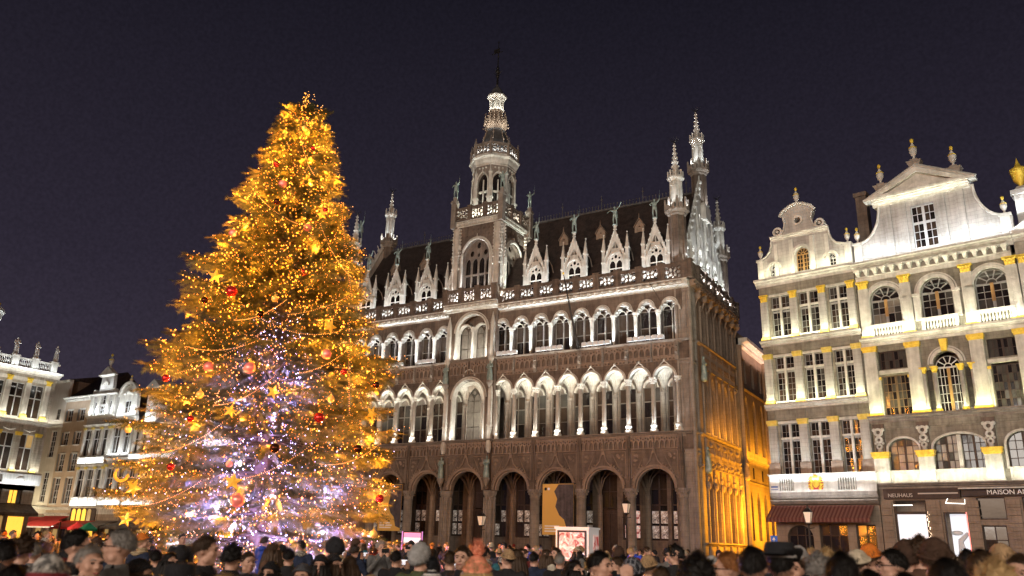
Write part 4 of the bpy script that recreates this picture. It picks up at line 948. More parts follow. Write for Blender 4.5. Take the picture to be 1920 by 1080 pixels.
cornice(A, -.2, 6.5, 19.7, .55, .5); A.ob('frieze', M().box(-.02, 6.44, -.12, 0, 18.62, 19.18), 'shade_wall_stone')
# balcony front with bar openings and painted arms
A.ob('balcony_front', M().plate(rect(-.05, 6.55, 5.32, 6.38), [rect(.62, 1.55, 5.4, 6.24), rect(4.3, 5.4, 5.4, 6.24)], -.5, -.36), 'lit_trim_stone')
A.ob('balcony_rail', M().box(-.1, 6.6, -.56, -.3, 6.36, 6.45), 'lit_trim_stone')
A.ob('balcony_slab', M().box(-.05, 6.55, -.5, .1, 5.2, 5.33).mould([(0, 4.85), (-.35, 4.95), (-.5, 5.15), (-.5, 5.22), (0, 5.22)], -.05, 6.55), 'mid_stone')
balusters(A, .64, 1.53, -.43, 5.4, .84, 6, 'lit_trim_stone'); balusters(A, 4.32, 5.38, -.43, 5.4, .84, 7, 'lit_trim_stone')
arms = M().ball((0, -.03, .42), .2, 10, 8, (1, .35, 1.25)); arms.lathe([(.1, .75), (.16, .8), (.14, .9), (.03, .97)], 8, 0, -.05)
A.ob('coat_of_arms', arms, 'gold').location = A.at(2.96, -.52, 5.4)
mat('arms_red', (.45, .06, .05), .5); mat('arms_blue', (.08, .13, .3), .5)
for sg in (-1, 1):
    q = M()
    for k in range(4): q.ball((sg*(.25+.06*(k % 2)), -.03, .15+.2*k), .1, 6, 5, (1, .5, 1.2)); q.tube([(sg*.22, -.03, .1+.2*k), (sg*.48, -.03, .25+.15*k)], .035, 4)
    A.ob('arms_supporter', q, 'gold').location = A.at(2.96, -.52, 5.4)
A.ob('arms_mantle', M().plate([(-.42, .08), (.42, .08), (.47, .45), (.36, .72), (.15, .62), (-.15, .62), (-.36, .72), (-.47, .45)], [], 0, .03), 'arms_red').location = A.at(2.96, -.54, 5.38)
A.ob('ledge', M().mould([(0, 4.55), (-.3, 4.6), (-.55, 4.78), (-.55, 4.86), (0, 4.86)], -.05, 6.55), 'mid_stone')
# awning
random.seed(11)
aw = M(); n = 64
for i in range(n):
    u0 = -.05+6.3*i/n; u1 = -.05+6.3*(i+1)/n; s_ = -.03*(i % 2)
    aw.quadbox([(u0, -.3, 4.5), (u1, -.3, 4.5), (u1, -.28, 4.52), (u0, -.28, 4.52), (u0, -1.35+s_, 3.72), (u1, -1.35+s_, 3.72), (u1, -1.33+s_, 3.74), (u0, -1.33+s_, 3.74)])
    aw.box(u0, u1, -1.37+s_, -1.34+s_, 3.48, 3.73)
m = mat('awning_red_stripe', (.26, .09, .07), .85); nt, b = nodes(m); t = nt.nodes.new('ShaderNodeTexCoord'); w_ = nt.nodes.new('ShaderNodeTexWave'); w_.inputs['Scale'].default_value = 1.35; w_.wave_profile = 'SIN'
rp = nt.nodes.new('ShaderNodeValToRGB'); rp.color_ramp.elements[0].color = (.12, .038, .034, 1); rp.color_ramp.elements[1].color = (.20, .10, .08, 1); rp.color_ramp.elements[0].position = .4; rp.color_ramp.elements[1].position = .6
nt.links.new(t.outputs['Object'], w_.inputs['Vector']); nt.links.new(w_.outputs['Fac'], rp.inputs[0]); nt.links.new(rp.outputs[0], b.inputs['Base Color'])
A.ob('awning', aw, 'awning_red_stripe')
# ground floor shop
gh = [segarc(.7, 2.35, .4, 2.6, .75), rect(2.75, 4.45, .3, 3.4), rect(4.95, 6.1, .3, 3.4)]
A.ob('shop_wall', M().plate(rect(0, 6.45, .1, 4.6), gh, 0, .3), 'warm_stone')
for (u, w, z0, h) in ((1.52, 1.65, .4, 2.95), (3.6, 1.7, .3, 3.1), (5.52, 1.15, .3, 3.1)): A.window(u, .25, z0, w, h, 2 if w < 1.4 else 3, [1, 2.4, .8], 'dark_wood', ['dark_glass', 'brown_glass'], bar=.05)
# gable
GA = [(0, 19.7), (6.45, 19.7), (6.45, 21.25), (5.85, 21.25)]+[(5.85-.75*sin(t*pi/2), 21.25+1.1*(1-cos(t*pi/2))) for t in (.3, .6, .85)]+[(5.0, 22.4), (5.0, 22.75), (4.3, 22.75)]+[(4.1, 23.0), (3.95, 23.5), (4.15, 23.95), (4.2, 24.25), (3.9, 24.5), (3.4, 24.75), (3.05, 24.82), (2.7, 24.75), (2.2, 24.5), (1.95, 24.25), (2.0, 23.95), (2.15, 23.5), (2.0, 23.0)]+[(1.85, 22.75), (1.15, 22.75), (1.15, 22.4)]+[(.35+.75*sin(t*pi/2), 21.25+1.1*(1-cos(t*pi/2))) for t in (.85, .6, .3)]+[(.35, 21.25), (0, 21.25)]
A.ob('gable', M().plate(GA, [lancet(3.17, .86, 19.95, 21.6, 4, False), lancet(1.2, .62, 19.95, 20.78, 4, False), lancet(5.05, .62, 19.95, 20.78, 4, False), ell(3.07, 23.62, .22, .22, 0, 12)], 0, .35), 'white_stone')
A.window(3.17, .2, 19.95, .86, 1.2, 4, [1, 1, 1, 1], 'oak_frame', ['brown_glass', 'dark_glass'], head='round', fr=.04, bar=.03, hb=.1, hcols=(2,))
for u in (1.2, 5.05): A.window(u, .2, 19.95, .62, .5, 3, [1, 1], 'white_frame', 'dark_glass', head='round', fr=.04, bar=.03)
A.ob('gable_moulding', M().ring(3.17, 21.15, .5, .68, -.14, 0, n=12).ring(1.2, 20.45, .38, .52, -.12, 0, n=10).ring(5.05, 20.45, .38, .52, -.12, 0, n=10).ring(3.07, 23.62, .22, .36, -.1, 0, 0, 2*pi, n=18).box(2.35, 2.63, -.12, 0, 19.75, 22.3).box(3.75, 4.05, -.12, 0, 19.75, 22.3).box(1.25, 1.5, -.08, 0, 19.75, 22.2).box(4.75, 5.0, -.08, 0, 19.75, 22.2), 'lit_trim_stone')
cornice(A, 1.05, 5.1, 22.75, .25, .3); 
CP = []
top = [(1.85, 24.15), (2.05, 24.45), (2.6, 24.75), (3.07, 24.88), (3.55, 24.75), (4.1, 24.45), (4.3, 24.15)]
CP.append(M().tube([(x, -.12, z) for x, z in top], .11, 6))
for sg in (-1, 1): CP.append(M().tube([(3.07+sg*(x-3.07), -.08, z) for x, z in ((4.1, 24.1), (3.98, 23.6), (4.1, 23.1), (4.3, 22.85))], .07, 6))
CP.append(M().tube([(.2, -.1, 21.2)]+[(.35+.75*sin(t*pi/2), -.1, 21.3+1.1*(1-cos(t*pi/2))) for t in (.3, .6, .85, 1)], .07, 5)); CP.append(M().tube([(6.2, -.1, 21.2)]+[(5.85-.75*sin(t*pi/2), -.1, 21.3+1.1*(1-cos(t*pi/2))) for t in (.3, .6, .85, 1)], .07, 5))
for cp in CP: A.ob('gable_coping', cp, 'lit_trim_stone')
for u in (1.62, 4.55): A.inst('scroll', 'scrl', lambda: M().ring(0, 0, .2, .34, -.16, .3, 0, 2*pi, 18).ring(0, 0, 0.02, .1, -.16, .3, 0, 2*pi, 10), 'lit_trim_stone', u, 0, 23.05)
for u in (.2, 6.2):
    A.inst('gable_post', 'gpost', lambda: M().box(-.2, .2, -.08, .3, 0, 1.5).box(-.27, .27, -.14, .32, 1.42, 1.58), 'lit_trim_stone', u, 0, 19.7)
    urn(ha, u, .1, 21.28, 1.05)
urn(ha, 3.07, .1, 24.85, 1.25)
A.ob('roof', M().plate([(0.1, 19.5), (6.35, 19.5), (3.2, 24.2)], [], .36, 12), 'slate')
A.ob('chimney', M().box(6.0, 6.7, 3.5, 4.3, 19, 26.0).box(5.9, 6.8, 3.4, 4.4, 25.8, 26.1), 'shade_brown_stone')
wl = (1, .98, .70)
A.strip(.1, 6.4, -.5, 19.85, (0, .2, 1), 17.9, wl); A.strip(.1, 6.4, -.52, 15.45, (0, .2, 1), 23.3, (1, 1, .72)); A.strip(.1, 6.4, -.5, 11.1, (0, .2, 1), 23.3, (1, .99, .68)); A.strip(.1, 6.4, -.95, 6.0, (0, .3, 1), 17.5, CC); A.strip(.1, 6.4, -1.1, 5.0, (0, .9, .8), 7.2, CC)

# ================================================================ RIGHT: broad house with pediment gable
hb_ = empty('broad_pedimented_house', (6.04+6.5*cos(radians(-10)), 6.5*sin(radians(-10)), 0), radians(-10), 'broad floodlit guild house with wide curved gable, triangular pediment and arched upper windows', 'building')
Bf = Face(hb_); O = 6.5
pb = [.4, 2.88, 6.3, 8.62]; wb = [1.65, 4.6, 7.55]
U1 = 8.75
op3 = [lancet(u-.05, 1.76, 15.45, 17.9, 6, False) for u in wb]
op2 = [rect(.88, 2.42, 9.75, 12.2), rect(.82, 2.42, 12.58, 13.72), rect(6.85, 8.2, 9.75, 12.3), rect(6.8, 8.3, 12.62, 13.7), lancet(4.6, 1.4, 9.75, 13.3, 6, False), rect(3.42, 3.72, 9.9, 12.3), rect(5.48, 5.78, 9.9, 12.3)]
op1 = [segarc(.82, 2.54, 6.45, 7.7, .66), segarc(3.3, 6.02, 6.48, 7.75, .7), segarc(7.0, 8.6, 6.48, 7.7, .7)]
Bf.ob('wall', M().plate(rect(0, U1, 5.7, 19.2), op3+op2+op1, 0, .4), 'shade_wall_stone')
Bf.ob('body', M().box(0, U1, 1.6, 12, .1, 19.1), 'warm_stone')
for u in wb:
    g = 'curtain_glass' if u < 2 else 'dark_glass'
    f = Bf.window(u-.05, .22, 15.45, 1.74, 1.56, 4, [1.6, 1, 1], 'muntin_grey', [g, 'grey_glass', 'dark_glass'], head='round', fr=.06, bar=.035, hb=.16, hcols=(2,))
    Bf.inst('oak_mullion', 'oakm', lambda: M().box(-.09, .09, -.1, .0, .5, 1.6), 'oak_frame', u-.05, .2, 15.45)
    Bf.inst('window_arch', 'wa3', lambda: M().ring(0, 17.02, .88, 1.08, -.16, .02, n=16).ring(0, 17.02, 1.12, 1.2, -.1, .02, n=16).box(-1.28, -.92, -.18, 0, 15.3, 16.85).box(.92, 1.28, -.18, 0, 15.3, 16.85).box(-1.34, -.88, -.24, 0, 16.85, 17.02).box(.88, 1.34, -.24, 0, 16.85, 17.02), 'lit_trim_stone', u-.05)
    if u < 2:
        Bf.inst('balcony_front', 'bbf', lambda: M().box(-1.0, 1.0, -.32, -.1, 15.22, 15.42).box(-1.0, 1.0, -.3, -.1, 14.5, 14.66).box(-1.0, -.82, -.3, -.1, 14.6, 15.3).box(.82, 1.0, -.3, -.1, 14.6, 15.3), 'lit_trim_stone', u)
    else: Bf.inst('balcony_front', 'bbf', lambda: None, 'lit_trim_stone', u)
    balusters(Bf, u-.78, u+.78, -.2, 14.62, .64, 9)
for u in pb:
    pilaster(Bf, u, 14.55, 18.35, .62, .5, .24, 'gold', 'gilt_stone', 'lit_trim_stone', d=.24)
    pilaster(Bf, u, 9.6, 14.05, .72, .34, .32, 'gold', 'gold', 'lit_trim_stone', simple=True, d=.26)
    Bf.inst('pier_block', 'pblk', lambda: M().box(-.42, .42, -.28, 0, 0, 1.45).box(-.48, .48, -.34, 0, 0, .12), 'lit_trim_stone', u, 0, 5.75)
    Bf.inst('gilt_impost', 'gimp', lambda: M().box(-.44, .44, -.3, 0, 0, .1).box(-.5, .5, -.38, 0, .1, .3).box(-.54, .54, -.42, 0, .3, .38), 'gold', u, 0, 7.2)
    cz = M().box(-.3, .3, -.16, 0, 7.6, 9.1); 
    Bf.inst('carved_trophy', 'troph', lambda: M().ring(0, 8.75, .12, .26, -.3, -.14, 0, 2*pi, 12).ring(0, 8.3, .1, .22, -.3, -.14, 0, 2*pi, 12).ring(0, 7.9, .08, .18, -.3, -.14, 0, 2*pi, 12).ball((-.25, -.2, 8.9), .12, 6, 5).ball((.25, -.2, 8.9), .12, 6, 5).ball((0, -.2, 7.68), .14, 6, 5).ball((-.2, -.2, 8.1), .09, 6, 5).ball((.2, -.2, 8.1), .09, 6, 5), 'lit_trim_stone', u, -.04)
    Bf.inst('trophy_block', 'trb', lambda: M().box(-.34, .34, -.2, 0, 8.9, 9.25).box(-.26, .26, -.14, 0, 7.58, 8.9), 'shade_brown_stone', u)
for u, w in ((1.65, 1.56), (7.55, 1.45)):
    Bf.window(u, .22, 9.75, w, 2.45, 6, [1]*5, 'oak_dark' if u < 2 else 'dark_wood', ['grey_glass', 'dark_glass'], fr=.05, bar=.03, hb=.14, hcols=(3,)); Bf.window(u, .22, 12.6, w, 1.12, 6, [1, 1], 'dark_wood', ['grey_glass', 'dark_glass'], fr=.05, bar=.03, hb=.12, hcols=(3,))
    Bf.inst('lintel', ('lintb', w), lambda: M().box(-w/2-.1, w/2+.1, -.14, .02, 0, .22), 'lit_trim_stone', u, 0, 12.28)
    for sg in (-1, 1): Bf.inst('small_pilaster', 'smp', lambda: M().box(-.1, .1, -.12, 0, 0, 2.2), 'lit_trim_stone', u+sg*(w/2+.13), 0, 9.75); Bf.inst('gilt_capital', 'smc', lambda: M().box(-.15, .15, -.18, 0, 0, .16), 'gold', u+sg*(w/2+.13), 0, 11.95)
Bf.window(4.6, .22, 9.75, 1.36, 2.62, 6, [1]*5, 'white_frame', ['grey_glass', 'dark_glass'], head='round', fr=.05, bar=.03, hb=.16, hcols=(3,))
Bf.inst('oak_mullion', 'oakm2', lambda: M().box(-.08, .08, -.1, 0, 0, 2.5), 'oak_frame', 4.6, .2, 9.8)
for u in (3.57, 5.63): Bf.window(u, .22, 9.9, .3, 2.4, 1, [1]*4, 'dark_wood', 'grey_glass', fr=.03, bar=.03)
Bf.ob('window_arch', M().ring(4.6, 12.6, .72, .9, -.16, 0, n=16).ring(4.6, 12.6, .95, 1.03, -.1, 0, n=16), 'lit_trim_stone')
Bf.ob('keystone', M().taper(4.6, -.16, 13.3, 14.0, .3, .3, .44, .4), 'gold')
for u in (3.9, 5.3, 3.3, 5.9):
    Bf.inst('half_column', 'hcol', lambda: M().lathe([(.15, .0), (.15, .2), (.11, .25), (.1, 2.2)], 10), 'lit_trim_stone', u, -.1, 9.85, True); Bf.inst('gilt_capital', 'hcc', lambda: M().lathe([(.1, 0), (.17, .15), (.2, .3)], 8).box(-.2, .2, -.2, .1, .3, .38), 'gold', u, -.1, 12.05)
    Bf.inst('gilt_base', 'hcb', lambda: M().lathe([(.2, 0), (.2, .12), (.14, .2)], 10), 'gold', u, -.1, 9.75)
for k, (a, b_, zc, ri) in enumerate(((.82, 2.54, 7.7, .66), (3.3, 6.02, 7.75, .7), (7.0, 8.6, 7.7, .7))):
    cx = (a+b_)/2; hw = (b_-a)/2
    Bf.ob('window_arch', M().plate([(cx-hw-.12, 6.4), (cx-hw, 6.4)]+[(cx-hw*cos(pi*i/12), zc+ri*sin(pi*i/12)) for i in range(13)]+[(cx+hw, 6.4), (cx+hw+.12, 6.4)]+[(cx+(hw+.12)*cos(pi*i/12), zc+(ri+.12)*sin(pi*i/12)) for i in range(13)], [], -.1, .02), 'lit_trim_stone')
    halves = [(cx, hw*2-.02)] if k != 1 else [(cx-hw/2-.03, hw-.1), (cx+hw/2+.03, hw-.1)]
    for c0, w in halves: Bf.window(c0, .26, 6.45, w, 1.98, 4, [1, 1, 1, 1], 'dark_wood', ['curtain_glass', 'grey_glass', 'curtain_glass'] if c0 < 4.5 else ['dark_glass', 'grey_glass'], fr=.06, bar=.035, hb=.12, hcols=(2,))
    if k == 1: Bf.ob('stone_mullion', M().box(cx-.1, cx+.1, -.05, .3, 6.45, 8.4), 'lit_trim_stone')
    Bf.ob('apron_panel', M().plate(rect(a, b_, 5.75, 6.42), [rect(a+.1, b_-.1, 5.85, 6.3)], -.14, 0).box(a, b_, -.06, 0, 5.8, 6.4).box(a-.04, b_+.04, -.2, 0, 6.4, 6.48), 'lit_trim_stone')
cornice(Bf, -.1, U1+.2, 9.72, .5, .36, 'mid_stone'); Bf.ob('frieze', M().box(0, U1, -.1, 0, 8.98, 9.35), 'shade_wall_stone')
cornice(Bf, -.1, U1+.2, 14.62, .42, .5); cornice(Bf, -.1, U1+.2, 19.55, .75, .5)
Bf.ob('frieze', M().box(0, U1, -.1, 0, 18.35, 18.62).mould(prof(-.1, 18.62, .1, .08), 0, U1), 'lit_trim_stone')
for i in range(17): Bf.inst('modillion', 'modi', lambda: M().taper(0, -.28, 0, .32, .16, .3, .28, .62).box(-.18, .18, -.62, 0, .3, .36), 'lit_trim_stone', .25+i*.515, 0, 18.7)
Bf.ob('cornice_band', M().box(0, U1, -.12, .4, 18.62, 19.1), 'mid_stone')
cornice(Bf, -.1, U1+.2, 5.74, .4, .3, 'mid_stone')
# gable
left = [(.15, 19.55), (.15, 20.95)]+[(.5+1.4*sin(t), 20.95+2.3*(1-cos(t))) for t in [k*pi/2/8 for k in range(1, 9)]]
right = [(2*4.6-x+.05, z) for x, z in left][::-1]
Bf.ob('gable', M().plate(left+[(1.95, 23.3), (7.3, 23.3)]+right, [rect(3.72, 5.1, 20.0, 22.8)], 0, .45), 'white_stone')
Bf.ob('gable_coping', M().tube([(.15, -.1, 20.98)]+[(.5+1.4*sin(t), -.1, 21.0+2.3*(1-cos(t))) for t in [k*pi/2/8 for k in range(0, 9)]], .09, 5).tube([(9.1, -.1, 20.98)]+[(8.75-1.4*sin(t), -.1, 21.0+2.3*(1-cos(t))) for t in [k*pi/2/8 for k in range(0, 9)]], .09, 5), 'lit_trim_stone')
Bf.ob('gable_pilaster', M().box(2.15, 2.6, -.14, 0, 19.6, 23.2).box(3.05, 3.5, -.14, 0, 19.6, 23.2).box(5.3, 5.75, -.14, 0, 19.6, 23.2).box(6.35, 6.8, -.14, 0, 19.6, 23.2), 'white_stone')
Bf.window(4.41, .25, 20.0, 1.36, 2.8, 4, [1, 1, 1, 1.0, 1.0], 'white_frame', ['dark_glass', 'brown_glass'], fr=.05, bar=.03, hb=.16, hcols=(2,), hrows=(3,))
Bf.ob('gable_base', M().box(.1, 9.1, -.3, 0, 19.55, 19.72).box(.5, 3.2, -.06, 0, 20.0, 20.04).box(5.9, 8.8, -.06, 0, 20.0, 20.04), 'lit_trim_stone')
cornice(Bf, 1.55, 7.2, 23.62, .4, .4)
Bf.ob('pediment', M().plate([(1.3, 23.65), (7.45, 23.65), (4.4, 25.25)], [[(2.3, 23.9), (6.4, 23.9), (4.4, 24.9)]], -.45, .4).plate([(2.2, 23.85), (6.5, 23.85), (4.4, 25.0)], [], -.1, .3).plate([(3.6, 23.95), (5.2, 23.95), (4.4, 24.4)], [], -.2, -.1).box(1.6, 7.2, -.1, .4, 23.2, 23.65), 'lit_trim_stone')
Bf.ob('pediment_coping', M().tube([(1.1, -.3, 23.72), (4.4, -.3, 25.42), (7.65, -.3, 23.72)], .12, 4).box(1.1, 7.6, -.5, .3, 23.62, 23.76), 'lit_trim_stone')
for u, z, h in ((2.2, 24.3, 1.4), (4.35, 25.4, 1.5), (6.5, 24.3, 1.4)):
    Bf.inst('urn_block', 'ublk', lambda: M().taper(0, 0, 0, .45, .5, .5, .9, .7).box(-.22, .22, -.22, .22, .45, .6), 'mid_stone', u, .0, z-.1); urn(hb_, u, 0, z+.45, h)
for u in (.35, 8.75):
    Bf.inst('gable_post', 'gpost2', lambda: M().box(-.25, .25, -.12, .3, 0, 1.35).box(-.32, .32, -.18, .34, 1.3, 1.45), 'lit_trim_stone', u, 0, 19.6); urn(hb_, u, .05, 21.05, 1.1)
Bf.ob('roof', M().plate([(.4, 19.4), (U1, 19.4), (6.6, 22.9), (2.4, 22.9)], [], .46, 12), 'slate')
Bf.strip(.1, U1, -.8, 19.7, (0, .25, 1), 28.7, CC); Bf.strip(.1, U1, -.6, 14.72, (0, .22, 1), 24.2, (1, 1, .76)); Bf.strip(.1, U1, -.62, 9.85, (0, .22, 1), 23.3, (1, .98, .56)); Bf.strip(.1, U1, -.75, 5.85, (0, .3, 1), 15.2, (1, 1, .78)); Bf.strip(.3, U1, -.62, 14.2, (0, .3, 1), 2.7, (1, .95, .7))
Bf.strip(1.8, 7.0, -.7, 23.1, (0, .3, 1), 5.3, wl); Bf.strip(.1, U1, -1.3, 18.0, (0, .6, 1), 2.7, wl)
# ground floor shops
sg_ = [rect(.72, 2.5, .3, 4.78), rect(3.35, 4.55, .3, 4.1), rect(5.2, 6.4, .3, 3.4), rect(5.1, 6.5, 3.7, 4.9), rect(7.3, 8.7, .3, 4.9)]
Bf.ob('shop_wall', M().plate(rect(0, U1, .1, 5.45), sg_, 0, .35), 'warm_stone')
def rust_m():
    m = M()
    for k in range(11): m.box(-.3, .3, -.1, .0, .15+k*.42, .53+k*.42)
    return m
for u in (.35, 2.95, 4.9, 6.9): Bf.inst('rusticated_pier', 'rpier', rust_m, 'warm_stone', u)
mat('shop_white', (.8, .8, .8), .6, emit=(.93, .93, 1), es=.8)
Bf.ob('lit_window_blind', M().box(.78, 2.44, .32, .34, .3, 4.05), 'shop_white')
Bf.ob('window_surround', M().plate(rect(.66, 2.56, .3, 4.85), [rect(.82, 2.4, .35, 4.0), rect(.82, 2.4, 4.15, 4.75)], .12, .24), 'dark_wood')
Bf.ob('lit_interior', M().box(3.4, 4.5, 1.2, 1.22, .3, 4.05), 'shop_white'); 
Bf.ob('display_figure', M().tube([(3.6, .9, 1.2), (3.9, .85, 2.6), (4.3, .9, 3.0)], [.06, .16, .1], 8).tube([(3.9, .85, 2.6), (4.2, .8, 1.4)], [.1, .05], 8).ball((3.75, .85, 3.0), .2, 10, 8, (1.6, 1, .7)), 'lamp_white')
Bf.ob('window_surround', M().plate(rect(3.3, 4.6, .3, 4.2), [rect(3.42, 4.48, .4, 4.05)], .06, .16), 'dark_wood')
mat('neon_red', (.6, .1, .1), .5, emit=(1, .25, .2), es=2.2); mat('neon_white', (.8, .8, .8), .5, emit=(1, .95, .85), es=3)
Bf.ob('edge_light', M().tube([(4.52, .0, 4.1), (4.52, 0, .3)], .025, 5), 'neon_red')
Bf.ob('edge_light', M().tube([(3.7, -.1, 4.85), (3.55, -.1, 4.6), (4.55, -.1, 4.55), (4.55, -.1, 4.8)], .02, 4), 'neon_white'); Bf.ob('edge_light', M().tube([(.75, -.1, 4.5), (1.8, -.1, 4.5)], .025, 4), 'neon_white')
for (u, w, z0, h) in ((5.8, 1.2, .3, 3.1), (5.8, 1.4, 3.7, 1.2), (8.0, 1.4, .3, 4.6)): Bf.window(u, .2, z0, w, h, 1 if h < 2 else 2, [1] if h < 2 else [2, .6], 'dark_wood', ['brown_glass', 'dark_glass'], bar=.05)
dv = M(); random.seed(5)
for k in range(16): x = random.uniform(5.3, 6.3); z = random.uniform(1.5, 1.9) if k < 9 else random.uniform(2.2, 3.0); dv.box(x-.12, x+.12, .5, .56, z-.05, z+.1*random.random()+.03)
Bf.ob('window_display', dv, 'neon_white'); Bf.ob('display_back', M().box(5.2, 8.7, 1.0, 1.05, .2, 5.3), 'dark_wood')
Bf.ob('fascia', M().box(.3, 4.4, -.25, -.02, 4.85, 5.42).box(4.5, U1, -.4, -.02, 4.95, 5.4).box(4.45, U1, -.8, -.4, 5.36, 5.42), 'dark_wood')
Bf.ob('awning_edge', M().box(4.45, U1, -.84, -.8, 5.3, 5.38), 'lit_trim_stone')
def text(F_, s, u, y, z, size, mt, name='lettering', ext=.01):
    c_ = bpy.data.curves.new(name, 'FONT'); c_.body = s; c_.size = size; c_.extrude = ext; c_.materials.append(MT[mt])
    o = bpy.data.objects.new(name, c_); COL.objects.link(o); bpy.context.view_layer.update()
    me = bpy.data.meshes.new_from_object(o.evaluated_get(bpy.context.evaluated_depsgraph_get())); bpy.data.objects.remove(o)
    o = bpy.data.objects.new(name, me); COL.objects.link(o); o.parent = F_.r if F_ else None
    if F_: o.location = F_.at(u, y, z); o.rotation_euler = (pi/2, 0, F_.rz)
    return o
mat('sign_letters', (.7, .66, .6), .5, emit=(1, .9, .8), es=.18); mat('dim_letters', (.5, .45, .4), .6, emit=(1, .85, .7), es=.05)
text(Bf, 'MAISON ANTOINE', 5.75, -.42, 5.02, .36, 'sign_letters'); text(Bf, 'NEUHAUS', .55, -.27, 4.95, .3, 'dim_letters'); Bf.ob('fascia_rule', M().box(2.2, 4.3, -.262, -.25, 5.1, 5.17), 'dim_letters')
A.ob('small_plate', M().box(.05, .5, -.52, -.502, 5.62, 5.72).box(.05, .5, -.52, -.502, 5.48, 5.53), 'arms_blue')
# twinkling garland up the lit shop window
gl = M(); random.seed(9)
for k in range(46): gl.ball((2.56+random.uniform(-.08, .08), -.12+random.uniform(-.05, .05), .6+3.6*k/46), random.uniform(.012, .028), 5, 3)
mat('garland_bulbs', (.9, .8, .7), .4, emit=(1, .75, .5), es=6)
o = ob('shop_garland', gl, 'garland_bulbs', None, hb_.location, radians(-10)); tag(o, 'twinkling light garland climbing the pier right of the bright white shop window', 'garland')

# next house on the right, cut by the frame
hc = empty('guild_house', (hb_.location.x+8.95*cos(radians(-10)), hb_.location.y+8.95*sin(radians(-10)), 0), radians(-10), 'house at the right edge with a raised end post under a gilded urn', 'building')
C_ = Face(hc)
oc = [rect(.9, 2.3, 10, 13.6), rect(3.6, 5, 10, 13.6), rect(.9, 2.3, 15.2, 18), rect(3.6, 5, 15.2, 18), rect(.9, 2.3, 6.4, 8.6), rect(3.6, 5, 6.4, 8.6)]
C_.ob('wall', M().plate(rect(0, 7, .1, 19.6), oc, 0, .4).box(0, 7, .6, 10, .1, 19.5), 'cream_stone')
for u in (1.6, 4.3):
    for z0, h in ((10, 3.6), (15.2, 2.8), (6.4, 2.2)): C_.window(u, .22, z0, 1.4, h, 4, [1]*5, 'white_frame', ['dark_glass', 'brown_glass'], bar=.03, hb=.12, hcols=(2,))
for u in (.35, 2.9, 5.7):
    pilaster(C_, u, 14.55, 18.35, .6, .5, .24, 'gold', 'gilt_stone', 'lit_trim_stone'); pilaster(C_, u, 9.6, 14.05, .6, .4, .3, 'gold', 'gold', 'lit_trim_stone')
for z in (5.8, 9.6, 14.6, 19.6): cornice(C_, 0, 7, z, .5, .4)
C_.ob('pediment', M().plate([(.0, 19.65), (7, 19.65), (7, 21.6), (3.5, 21.6)], [], -.3, .4), 'lit_pale_stone')
C_.ob('pediment_coping', M().tube([(.0, -.3, 19.75), (3.4, -.3, 21.75), (7, -.3, 21.75)], .12, 5), 'lit_trim_stone')
C_.ob('end_post', M().box(.35, 1.15, .6, 1.4, 19.5, 22.3).box(.2, 1.3, .45, 1.5, 22.3, 22.6).taper(.75, 1, 22.6, 22.9, .8, .8, .4, .4), 'white_stone')
ub = C_.ob('gilt_urn', M().lathe([(.2, 22.85), (.12, 23.0), (.35, 23.3), (.42, 23.7), (.5, 23.95), (.45, 24.05), (.2, 24.2), (.08, 24.5), (0, 24.8)], 12, .75, 1.0), 'gold', True)
C_.ob('scroll_window', M().plate([(1.2, 19.6), (7, 19.6), (7, 24), (1.6, 22.6)], [ell(2.1, 21.8, .3, .35, 0, 12)], 1.5, 1.8), 'white_stone')
C_.strip(.1, 6.8, -.7, 19.9, (0, .35, 1), 23.3, CC); C_.strip(.1, 6.8, -.55, 14.8, (0, .22, 1), 23.3, CW); C_.strip(.1, 6.8, -.6, 9.85, (0, .22, 1), 23.3, (1, .95, .7)); C_.strip(.1, 6.8, -.7, 5.9, (0, .3, 1), 17.9, CC)
C_.strip(.2, 1.4, .2, 21.2, (0, .3, 1), 35.9, CC)

# one narrow floodlight at the foot of every pilaster
for F_, us, zs, yy, c_ in ((A, pa, (6.62, 11.1, 15.45), -.62, (.98, 1, .74)), (Bf, pb, (5.9, 9.85, 14.8), -.78, (.98, 1, .66))):
    for u in us:
        for z in zs: 
            dy = Vector((-sin(F_.rz), cos(F_.rz), 0)); spot('pilaster_floodlight', F_.at(u, yy, z), dy*.13+Vector((0, 0, 1)), 62, 55, c_, parent=None, r=.06, blend=.9).parent = F_.r
